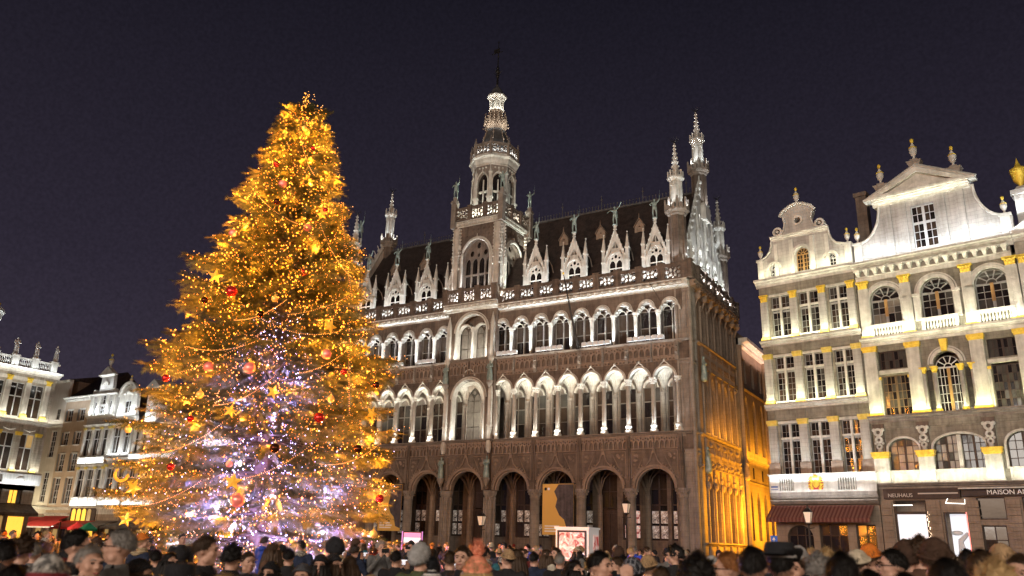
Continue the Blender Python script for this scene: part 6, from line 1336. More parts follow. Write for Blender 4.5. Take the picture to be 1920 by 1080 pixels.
# baubles
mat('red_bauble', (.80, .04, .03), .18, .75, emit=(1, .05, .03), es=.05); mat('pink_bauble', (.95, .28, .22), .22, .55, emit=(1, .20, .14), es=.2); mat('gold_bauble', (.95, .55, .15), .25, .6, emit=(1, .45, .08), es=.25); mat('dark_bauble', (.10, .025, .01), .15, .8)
def bauble_m(r=.2): return M().ball((0, 0, 0), r, 16, 12)
bb = [((1.13, -1.69, 13.95), 'pink_bauble', 1.25, 'large pale red bauble on the upper tree'), ((0.56, -1.60, 14.91), 'red_bauble', .95, 'red bauble near the top left of the tree'), ((2.30, -1.38, 12.15), 'pink_bauble', 1.1, 'pinkish bauble right of centre, high on the tree'), ((2.62, -1.63, 10.38), 'red_bauble', 1.1, 'deep red bauble at the middle of the upper tree'), ((1.32, -3.44, 9.35), 'red_bauble', 1.5, 'big glossy red bauble at the left edge of the middle crown'), ((0.20, -2.80, 11.81), 'pink_bauble', 1.1, 'pale bauble at the upper left edge of the tree'), ((0.90, -0.76, 16.73), 'gold_bauble', .8, 'pale golden bauble just under the treetop'), ((1.31, -0.59, 15.85), 'red_bauble', .75, 'small red bauble right of the treetop'), ((2.26, -0.57, 13.13), 'red_bauble', .8, 'small red bauble beside the upper right star'), ((3.82, -1.43, 7.45), 'pink_bauble', 1.3, 'bright pinkish red bauble on the right of the tree'), ((4.09, -0.82, 6.97), 'red_bauble', .85, 'small red bauble at the right edge below the star'), ((2.54, -3.37, 6.72), 'pink_bauble', 1.45, 'big rosy bauble left of the trunk line'), ((1.40, -3.98, 6.73), 'pink_bauble', 1.3, 'rosy bauble on the left side of the tree'), ((-0.20, -4.25, 6.45), 'red_bauble', 1.0, 'red bauble at the far left bough'), ((1.36, -4.12, 5.84), 'gold_bauble', 1.0, 'peach golden bauble low left of the middle'), ((4.07, -1.74, 5.34), 'red_bauble', 1.3, 'shining red bauble on the lower right'), ((3.10, -3.69, 2.74), 'pink_bauble', 1.7, 'largest peach pink bauble under the big star'), ((1.24, -1.96, 13.13), 'dark_bauble', .95, 'dark brown bauble on the upper tree'), ((3.56, -2.94, 4.29), 'dark_bauble', 1.2, 'dark bauble in the violet lower part'), ((4.54, -0.35, 4.51), 'dark_bauble', 1.1, 'dark bauble at the lower right edge'), ((2.38, -3.07, 8.55), 'dark_bauble', .9, 'dark bauble in the middle of the crown'), ((0.51, -3.79, 9.06), 'dark_bauble', .95, 'dark bauble near the left edge'), ((4.13, 0.78, 6.81), 'dark_bauble', 1.0, 'dark bauble at the right tip of a bough'), ((4.73, 0.69, 3.03), 'red_bauble', 1.1, 'red bauble at the lowest right edge'), ((1.10, -4.57, 3.65), 'red_bauble', .9, 'small red bauble on a low left bough'), ((4.11, -1.34, 5.99), 'gold_bauble', .95, 'golden bauble right of the trunk'), ((4.88, 0.33, 1.92), 'gold_bauble', 1.0, 'golden bauble by the tree foot on the right'), ((1.30, -4.29, 5.09), 'red_bauble', .8, 'small red bauble over a dark gap on the left'), ((2.70, -3.81, 3.76), 'pink_bauble', .8, 'small pink bauble above the big star'), ((-1.95, -4.06, 4.94), 'gold_bauble', .9, 'golden bauble at the far left tip'), ((4.88, -0.09, 1.91), 'gold_bauble', .7, 'small gold bauble low on the right side'), ((2.59, -2.75, 9.12), 'gold_bauble', .9, 'golden bauble among the middle lights')]
for p, m_, s_, lab in bb:
    p = Vector(p)
    o = inst('bauble', 'baub', bauble_m, m_, None, TB+p, 0, True, s_*.62); tag(o, lab, 'bauble', 'baubles on the Christmas tree')
    inst('cap', 'bcap', lambda: M().lathe([(.05, .19), (.05, .25), (.015, .26), (.015, .34)], 8), 'gold', o)
# stars
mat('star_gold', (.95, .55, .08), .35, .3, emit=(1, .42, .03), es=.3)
def star_m(r=.5, d=.13):
    m = M(); n = 5; v = [(0, -d, 0), (0, d, 0)]
    for i in range(10): rr = r if i % 2 == 0 else r*.42; a = pi/2+i*pi/5; v.append((rr*cos(a), 0, rr*sin(a)))
    m.v = v
    for i in range(10): j = (i+1) % 10; m.f += [(0, 2+i, 2+j), (1, 2+j, 2+i)]
    return m
stars = [((-1.31, -1.63, 14.01), .42, .3, 'golden star at the upper left edge of the tree'), ((2.30, -0.76, 12.89), .5, -.3, 'golden star on the upper right of the tree'), ((0.10, -3.19, 10.12), .55, .25, 'golden star at the left edge halfway up the tree'), ((3.72, -1.28, 8.43), .55, .9, 'narrow looking golden star turned sideways on the right of the tree'), ((4.00, 0.23, 7.99), .42, 0, 'clear golden star at the right edge of the tree in front of the hall'), ((4.34, 0.43, 5.78), .55, 1.0, 'sideways golden star at the lower right edge of the tree'), ((2.91, -3.77, 3.26), .55, .2, 'large golden star above the biggest bauble at the bottom'), ((-0.19, -4.77, 3.04), .6, 1.1, 'sideways golden star hanging at the far lower left bough'), ((3.18, -2.90, 6.01), .5, .9, 'tall narrow golden star beside the bright trunk line'), ((2.36, -3.74, 5.35), .45, .7, 'golden star in the violet lower left of the tree'), ((-0.18, -4.86, 2.12), .45, .5, 'golden star by the lowest left branches')]
for p, s_, tw, lab in stars:
    p = Vector(p); o = inst('star_ornament', 'star', star_m, 'star_gold', None, TB+p, yaw+tw, False, s_*.5/.5); o.rotation_euler = (.1, tw*.3, yaw+tw); tag(o, lab, 'star', 'golden stars on the Christmas tree')
cres = M(); pts = [(.2*cos(a), 0, .2*sin(a)) for a in [2.2+k*.35 for k in range(13)]]; cres.tube(pts, [.01]+[.05]*11+[.01], 6)
o = ob('crescent_ornament', cres, 'star_gold', None, TB+Vector((-1.11, -4.60, 3.47)), yaw); tag(o, 'glowing crescent ornament at the left tip of the tree', 'ornament')
# low fence with planter box round the foot of the tree
base = empty('tree_stand', TB, 0, 'low timber drum holding the foot of the Christmas tree', 'tree stand')
ob('drum', M().lathe([(1.3, 0), (1.3, .55), (1.2, .6), (.5, .62)], 20), 'dark_wood', base)
# ================================================================ PEOPLE
def skin(name, a, b_, rough=.5): return varied(name, a, b_, 9, rough=rough, bump=.05, bscale=60, streak=0, spec=.35)
skin('skin', (.40, .22, .15), (.56, .33, .24))
CLO = dict(coat_black=(.013, .012, .013), coat_navy=(.014, .02, .042), coat_grey=(.11, .105, .10), coat_tan=(.30, .20, .11), coat_green=(.055, .065, .03), coat_maroon=(.13, .02, .018), coat_cream=(.48, .42, .33),
           coat_teal=(.03, .12, .15), coat_brown=(.10, .05, .03), coat_blue=(.02, .05, .28), trousers=(.015, .017, .025), shoes=(.02, .015, .012),
           hair_black=(.008, .006, .005), hair_brown=(.05, .028, .015), hair_grey=(.22, .20, .18), hair_blond=(.42, .28, .13), hair_ginger=(.26, .10, .03),
           hat_black=(.012, .012, .014), hat_dark_grey=(.05, .05, .055), hat_grey=(.28, .27, .26), hat_tan=(.36, .23, .12), hat_cream=(.5, .42, .3), hat_orange=(.62, .17, .02), hat_salmon=(.75, .27, .16),
           hat_maroon=(.16, .02, .025), hat_brown=(.05, .026, .016), lips=(.36, .10, .09), eye=(.03, .02, .015), peach=(.7, .32, .18), pack=(.02, .02, .022), frame_dark=(.01, .01, .01))
for k, c_ in CLO.items(): varied(k, tuple(x*.65 for x in c_), tuple(min(1, x*1.35) for x in c_), 14, rough=.5 if k.startswith('hair') else .85, bump=.35, bscale=90 if k.startswith('hair') else 55, streak=.2 if not k.startswith('hair') else .6)
def patterned(name, c1, c2, kind, sc):
    m = mat(name, c1, .9); nt, b = nodes(m); t = nt.nodes.new('ShaderNodeTexCoord'); r = nt.nodes.new('ShaderNodeValToRGB'); r.color_ramp.interpolation = 'CONSTANT' if kind != 'noise' else 'LINEAR'
    r.color_ramp.elements[0].color = (*c1, 1); r.color_ramp.elements[1].color = (*c2, 1); r.color_ramp.elements[1].position = .5
    if kind == 'noise': q = nt.nodes.new('ShaderNodeTexNoise'); q.inputs['Scale'].default_value = sc; r.color_ramp.elements[0].position = .42; r.color_ramp.elements[1].position = .58
    elif kind == 'check': q = nt.nodes.new('ShaderNodeTexBrick'); q.inputs['Scale'].default_value = sc; q.inputs['Brick Width'].default_value = .5; q.inputs['Row Height'].default_value = .5; q.offset = 0; q.inputs['Mortar Size'].default_value = .05; q.inputs['Color1'].default_value = (0, 0, 0, 1); q.inputs['Color2'].default_value = (.3, .3, .3, 1); q.inputs['Mortar'].default_value = (1, 1, 1, 1)
    else: q = nt.nodes.new('ShaderNodeTexWave'); q.inputs['Scale'].default_value = sc; q.bands_direction = 'Z'
    nt.links.new(t.outputs['Object'], q.inputs['Vector']); nt.links.new(q.outputs[0], r.inputs[0]); nt.links.new(r.outputs[0], b.inputs['Base Color'])
patterned('hat_marl_grey', (.10, .095, .09), (.45, .42, .38), 'noise', 28); patterned('hat_plaid', (.02, .022, .03), (.22, .22, .24), 'check', 14); patterned('hat_nordic', (.012, .012, .016), (.5, .48, .45), 'wave', 9)
patterned('scarf_tan', (.16, .11, .06), (.55, .42, .26), 'wave', 14); patterned('scarf_grey', (.10, .09, .08), (.40, .36, .30), 'noise', 40)

def remesh(m, voxel, mt, smooth=4, dec=None):
    me = m.mesh('tmp', None); o = bpy.data.objects.new('tmp', me); COL.objects.link(o)
    r = o.modifiers.new('r', 'REMESH'); r.mode = 'VOXEL'; r.voxel_size = voxel; r.use_smooth_shade = True
    s = o.modifiers.new('s', 'SMOOTH'); s.factor = .5; s.iterations = smooth
    if dec: d = o.modifiers.new('d', 'DECIMATE'); d.ratio = dec
    dg = bpy.context.evaluated_depsgraph_get(); dg.update(); out = bpy.data.meshes.new_from_object(o.evaluated_get(dg)); bpy.data.objects.remove(o)
    out.materials.clear(); out.materials.append(MT[mt]); return out
def limb(m, pts, rs, n=10):
    m.tube(pts, rs, n)
    for p, r in zip(pts, rs): m.ball(p, r, n, 6)
def rotz(p, a, c=(0, .005)):
    x, y = p[0]-c[0], p[1]-c[1]; return (c[0]+x*cos(a)-y*sin(a), c[1]+x*sin(a)+y*cos(a), p[2])
POSES = {'pockets': [((-.2, 0, 1.41), (-.27, .05, 1.13), (-.17, -.13, .98)), ((.2, 0, 1.41), (.27, .05, 1.13), (.17, -.13, .98))],
         'phone': [((-.2, 0, 1.41), (-.25, -.12, 1.18), (-.07, -.33, 1.46)), ((.2, 0, 1.41), (.25, -.12, 1.18), (.07, -.33, 1.46))],
         'wave': [((-.2, 0, 1.41), (-.27, .05, 1.13), (-.17, -.13, .98)), ((.2, 0, 1.43), (.34, -.06, 1.42), (.32, -.14, 1.66))]}
PROTO = [('pockets', 0), ('pockets', .75), ('pockets', -.6), ('phone', .1), ('wave', 0)]
def hand(m, w, d, upv, side, curl=.35):
    """palm, four bent fingers of unequal length and a thumb off its side"""
    w = Vector(w); d = Vector(d).normalized(); s_ = Vector(side).normalized(); n = d.cross(s_).normalized()
    limb(m, [tuple(w), tuple(w+d*.045), tuple(w+d*.085)], [.027, .036, .034], 8)
    for k, L in enumerate((.066, .076, .072, .056)):
        o = w+d*.088+s_*(k-1.5)*.022; a = o+d*L*.5+s_*(k-1.5)*.003; b_ = a+(d*cos(curl)+n*sin(curl))*L*.5
        limb(m, [tuple(o), tuple(a), tuple(b_)], [.0115, .0105, .009], 6)
    t0 = w+d*.03-s_*.032; t1 = t0+(d*.6-s_*.75)*.035; limb(m, [tuple(t0), tuple(t1), tuple(t1+(d*.9-s_*.2)*.03)], [.014, .012, .010], 6)
def body_m(pose, hy):
    m = M(); H_ = lambda p: rotz(p, hy)
    # head: skull, jaw, chin, brow, nose, lips, cheeks, ears
    m.ball((0, .012, 1.645), 1, 20, 14, (.076, .094, .092)); m.ball(H_((0, -.035, 1.595)), .062, 14, 10, (1, .95, 1.25))
    m.ball(H_((0, -.062, 1.538)), .026, 10, 8, (1.1, 1, .8)); m.ball(H_((0, -.078, 1.655)), .03, 10, 8, (1.9, .6, .5))
    m.tube([H_((0, -.083, 1.645)), H_((0, -.108, 1.603))], [.010, .017], 8); m.ball(H_((0, -.106, 1.602)), .0165, 8, 6, (1.15, 1, .8))
    m.ball(H_((0, -.089, 1.566)), .017, 8, 6, (1.5, .7, .55))
    for s in (-1, 1):
        m.ball(H_((s*.04, -.062, 1.602)), .027, 8, 6); m.ball(H_((s*.078, .015, 1.615)), .021, 8, 6, (.45, .8, 1.3)); m.ball(H_((s*.045, -.02, 1.55)), .03, 8, 6)
    limb(m, [(0, .012, 1.42), (0, .0, 1.55)], [.062, .054], 12)
    # trunk
    m.ball((0, 0, 1.29), 1, 14, 10, (.165, .105, .19)); m.ball((0, .0, 1.08), 1, 14, 10, (.145, .10, .16)); m.ball((0, .01, .95), 1, 14, 10, (.165, .115, .12))
    limb(m, [(-.15, 0, 1.405), (.15, 0, 1.405)], [.055, .055])
    for (a, b_, c_) in POSES[pose]:
        limb(m, [a, b_, c_], [.052, .04, .028])
        d = Vector(c_)-Vector(b_)
        if pose == 'wave' and c_[2] > 1.5: hand(m, c_, (.1, -.05, 1), None, (1, .2, 0), .2)
        elif pose == 'phone': hand(m, c_, (0, -.1, 1), None, (1 if c_[0] > 0 else -1, 0, 0), .9)
        else: hand(m, c_, (-.2*(1 if c_[0] > 0 else -1), -.25, -.7), None, (0, 1, -.2), .5)
    for s in (-1, 1):
        limb(m, [(s*.09, .0, .93), (s*.10, -.01, .5), (s*.105, .02, .09)], [.085, .055, .04])
        limb(m, [(s*.105, .03, .05), (s*.12, -.14, .04)], [.045, .035])
    return m
def coat_m(pose):
    m = M()
    m.ball((0, 0, 1.28), 1, 14, 10, (.205, .15, .20)); m.ball((0, 0, 1.05), 1, 14, 10, (.19, .15, .2)); m.ball((0, .005, .88), 1, 14, 10, (.20, .155, .16))
    limb(m, [(-.17, 0, 1.40), (.17, 0, 1.40)], [.078, .078]); m.lathe([(.105, 1.40), (.088, 1.47), (.080, 1.515)], 14, 0, .008)
    for (a, b_, c_) in POSES[pose]:
        e = Vector(b_).lerp(Vector(c_), .93); limb(m, [a, b_, tuple(e)], [.08, .065, .052])
    return m
def legs_m():
    m = M()
    for s in (-1, 1): limb(m, [(s*.09, .0, .88), (s*.10, -.01, .5), (s*.105, .02, .12)], [.10, .075, .062])
    return m
def shoes_m():
    m = M()
    for s in (-1, 1): limb(m, [(s*.105, .04, .06), (s*.122, -.15, .045)], [.055, .042]); m.box(s*.11-.05, s*.11+.05, -.19, .09, 0, .03)
    return m
BODY, COAT = {}, {}
for k, (po, hy) in enumerate(PROTO): BODY[k] = remesh(body_m(po, hy), .0085 if k < 3 else .0085, 'skin', 3, .55)
for po in POSES: COAT[po] = remesh(coat_m(po), .02, 'coat_black', 3)
# folds on the coats
for me in COAT.values():
    for v in me.vertices:
        n_ = noise.noise(Vector((v.co.x*7, v.co.y*7, v.co.z*16)))*.012+noise.noise(v.co*25)*.004; v.co += v.normal*n_
LEG = remesh(legs_m(), .022, 'trousers', 3); SHOE = shoes_m().mesh('shoes', 'shoes')
def tint(me, mt):
    k = (me.name, mt)
    if k not in CACHE: c_ = me.copy(); c_.materials.clear(); c_.materials.append(MT[mt]); CACHE[k] = c_
    return CACHE[k]
def shell(limit, thick, rough=.006, n=28, rows=12, seed=0, top=1.0, zc=1.645, drop=None, sc=(.076, .096, .092)):
    """hair or hat shell round the skull; limit(az) = lowest polar angle, az 0 = face side"""
    m = M(); rr = random.Random(seed)
    for i in range(rows+1):
        for k in range(n):
            az = 2*pi*k/n; t = limit(az)*i/rows; w = 1+thick*(1 if i < rows else .2)
            x = sin(az)*sin(t); y = -cos(az)*sin(t); z = cos(t); q = noise.noise(Vector((x*4+seed, y*4, z*4)))*rough*2+rr.uniform(-rough, rough)*.5
            m.v.append((x*(sc[0]*w+q), .012+y*(sc[1]*w+q), zc+z*(sc[2]*w*top+q)))
    for i in range(rows):
        for k in range(n):
            j = (k+1) % n; m.f.append((i*n+k, i*n+j, (i+1)*n+j, (i+1)*n+k))
    if drop:
        for s in range(-8, 9):
            az = pi+s*pi/8*.86; b = len(m.v)
            base = Vector((sin(az)*sc[0]*1.16, .012-cos(az)*sc[1]*1.12, zc-.01))
            pts = [base]+[base+Vector((sin(az)*.02*q+rr.uniform(-.008, .008), -cos(az)*.02*q, -drop*q/4)) for q in range(1, 5)]
            m.tube([tuple(p) for p in pts], [.030, .034, .033, .028, .010], 6)
    return m
def lim(front, side, back):
    def f(az):
        a = abs((az+pi) % (2*pi)-pi)  # 0 front .. pi back
        return front+(side-front)*min(1, a/1.1)**3 if a < 1.1 else side+(back-side)*((a-1.1)/(pi-1.1))
    return f
def strands(m, n, L, lift, seed, down=1.0):
    """thin hair blades laid over a shell so the outline and sheen break up"""
    r = random.Random(seed); fs = list(m.f); c0 = Vector((0, .012, 1.60))
    for _ in range(n):
        f = r.choice(fs); ps = [Vector(m.v[i]) for i in f[:3]]; a_, b_ = r.random(), r.random()
        if a_+b_ > 1: a_, b_ = 1-a_, 1-b_
        p = ps[0]+(ps[1]-ps[0])*a_+(ps[2]-ps[0])*b_; nn = (p-c0).normalized()
        t = Vector((r.uniform(-.6, .6), r.uniform(-.3, .6), -down)); t = (t-nn*t.dot(nn)).normalized(); w = nn.cross(t)*.0022; l = L*r.uniform(.6, 1.3)
        q = p+nn*.002; b0 = len(m.v); m.v += [tuple(q-w), tuple(q+w), tuple(q+t*l+nn*lift*l*r.uniform(.3, 1.6))]; m.f.append((b0, b0+1, b0+2))
    return m
HAIR = {'short': lambda: strands(shell(lim(.95, 1.62, 2.15), .11, .006, seed=1), 1500, .030, .35, 1), 'curly': lambda: strands(shell(lim(.9, 1.75, 2.2), .24, .020, n=34, rows=16, seed=2), 1700, .026, .9, 2, .2), 'long': lambda: strands(shell(lim(.85, 1.9, 2.25), .14, .006, seed=3, drop=.30), 1800, .06, .12, 3)}
def beanie_m(fold=False):
    m = shell(lim(1.18, 1.42, 1.75), .18, .002, n=64, rows=14, seed=5, top=1.12); m.v = [(x*(1+.022*(i % 2)), y*(1+.022*(i % 2)), z) for i, (x, y, z) in enumerate(m.v)]
    ring = []
    for k in range(28):
        az = 2*pi*k/28; t = lim(1.18, 1.42, 1.75)(az); ring.append((sin(az)*sin(t)*.092, .012-cos(az)*sin(t)*.114, 1.645+cos(t)*.115+.012))
    ring += ring[:1]; m.tube(ring, .019 if fold else .013, 6); return m
def wide_m():
    m = M().lathe([(.215, 1.705), (.21, 1.695), (.16, 1.682), (.104, 1.69), (.100, 1.75), (.088, 1.785), (.05, 1.79), (.02, 1.772), (0, 1.77)], 32, 0, .012)
    m.v = [(x*(.68 if z < 1.71 and abs(x) > .1 else 1), y, z+(.9*x*x if z < 1.71 and abs(x) > .1 else 0)+(.02*sin(y*9) if z < 1.71 else 0)) for x, y, z in m.v]; return m
HATS = {'beanie': beanie_m, 'fold': lambda: beanie_m(True), 'pom': lambda: beanie_m(True),
        'brim': lambda: M().lathe([(.16, 1.70), (.15, 1.715), (.105, 1.715), (.10, 1.78), (.06, 1.80), (0, 1.80)], 24, 0, .012), 
        'wide': wide_m,
        'hood': lambda: shell(lim(1.35, 2.1, 2.5), .26, .010, seed=8, top=1.08, sc=(.082, .104, .098))}
def face_bits(p, proto, hair):
    hy = PROTO[proto][1]
    for s in (-1, 1):
        inst('eye', ('eye', proto, s), lambda: M().ball(rotz((s*.032, -.0865, 1.633), hy), .0105, 8, 6, (1.25, .7, .7)), 'eye', p)
        inst('eyebrow', ('brow', proto, s), lambda: M().tube([rotz((s*.014, -.097, 1.652), hy), rotz((s*.034, -.0985, 1.658), hy), rotz((s*.052, -.088, 1.650), hy)], .0045, 5), 'hair_'+hair, p)
    inst('mouth', ('mouth', proto), lambda: M().tube([rotz((-.024, -.096, 1.567), hy), rotz((0, -.1045, 1.565), hy), rotz((.024, -.096, 1.567), hy)], [.003, .006, .003], 6), 'lips', p)
def person(x, y, sc, rz, proto, hair, hcol, hat, hatcol, coat, extra, label, group=None, face=True):
    p = empty('person', (x, y, 0), rz, label, 'person', group); p.scale = (sc, sc, sc); po, hy = PROTO[proto]
    ob('body', BODY[proto], None, p); ob('coat', tint(COAT[po], coat), None, p); ob('trousers', LEG, None, p); ob('shoes', SHOE, None, p)
    if hat not in ('hood',):
        h = inst('hair', ('hair', hair), HAIR[hair], 'hair_'+hcol, p, (0, .005, 0), 0, True); h.rotation_euler = (0, 0, hy)
    if hat != '-':
        h = inst('hood' if hat == 'hood' else 'hat', ('hat', hat), HATS[hat], ('hat_'+hatcol), p, (0, .003, 0), 0, True); h.rotation_euler = (0, 0, hy)
        if hat == 'pom':
            q = inst('pompom', 'pompom', lambda: strands(shell(lambda a: pi, .0, .008, n=16, rows=10, seed=9, zc=1.80, sc=(.045, .045, .042)), 500, .03, 1.2, 9), 'hat_'+hatcol if hatcol == 'salmon' else 'hat_black', h)
            if hatcol == 'salmon': inst('ear_flap', 'eflap', lambda: M().ball((-.088, .01, 1.59), .035, 8, 6, (.4, 1, 1.8)).ball((.088, .01, 1.59), .035, 8, 6, (.4, 1, 1.8)), 'hat_salmon', h)
        if hat == 'fold': inst('hat_brim', 'hbrim', lambda: M().tube([(sin(a)*.095, .012-cos(a)*.118, 1.65+.0*a) for a in [2*pi*k/24 for k in range(25)]], .02, 6), 'hat_maroon', h)
        if hat == 'wide': inst('hat_band', 'hband', lambda: M().lathe([(.107, 1.69), (.107, 1.712)], 24, 0, .012), 'hat_grey', h)
    if 'scarf' in extra:
        inst('scarf', 'scarf', lambda: M().tube([(sin(a)*.095, .01-cos(a)*.10, 1.475+.018*sin(3*a)) for a in [2*pi*k/20 for k in range(21)]], .038, 8).tube([(sin(a)*.085, .01-cos(a)*.09, 1.52) for a in [2*pi*k/20 for k in range(21)]], .028, 8), 'peach' if 'peach' in extra else ('scarf_tan' if hat == 'beanie' else 'scarf_grey'), p, smooth=True)
    if 'glasses' in extra:
        g = inst('glasses', ('glasses', proto), lambda: M().tube([rotz((.032+.021*cos(a), -.107, 1.632+.017*sin(a)), hy) for a in [2*pi*k/12 for k in range(13)]], .003, 4).tube([rotz((-.032+.021*cos(a), -.107, 1.632+.017*sin(a)), hy) for a in [2*pi*k/12 for k in range(13)]], .003, 4).tube([rotz((-.011, -.109, 1.634), hy), rotz((.011, -.109, 1.634), hy)], .003, 4).tube([rotz((.053, -.105, 1.634), hy), rotz((.082, .01, 1.63), hy)], .003, 4).tube([rotz((-.053, -.105, 1.634), hy), rotz((-.082, .01, 1.63), hy)], .003, 4), 'frame_dark', p)
    if 'hood' in extra: inst('hood', 'hooddown', lambda: M().ball((0, .11, 1.45), .1, 12, 8, (1.3, .7, .7)).tube([(sin(a)*.10, .02-cos(a)*.10, 1.47+.03*cos(a)*-1) for a in [2*pi*k/16 for k in range(17)]], .035, 6), coat, p, smooth=True)
    if 'pack' in extra: inst('backpack', 'pack', lambda: M().ball((0, .22, 1.2), .17, 12, 10, (1, .6, 1.4)).tube([(-.13, .12, 1.1), (-.14, .0, 1.49), (-.13, -.16, 1.2)], .03, 6).tube([(.13, .12, 1.1), (.14, .0, 1.49), (.13, -.16, 1.2)], .03, 6), 'pack', p, smooth=True)
    if face: face_bits(p, proto, hcol)
    if proto == 3:
        ph = empty('phone', (0, 0, 0)) if False else None
        d = Vector((sin(rz), -cos(rz))); loc = (x+d.x*.39*sc, y+d.y*.39*sc, 1.575*sc)
        f = inst('phone', 'phone', lambda: M().box(-.075, .075, -.004, .004, -.038, .038), 'frame_dark', None, loc, rz); tag(f, 'phone held up by the '+(' '.join(label.replace(', holding a phone', '').split()[:11])), 'phone')
        inst('phone_screen', 'phscr', lambda: M().box(-.07, .07, .0045, .006, -.034, .034), 'shop_white', f)
    return p
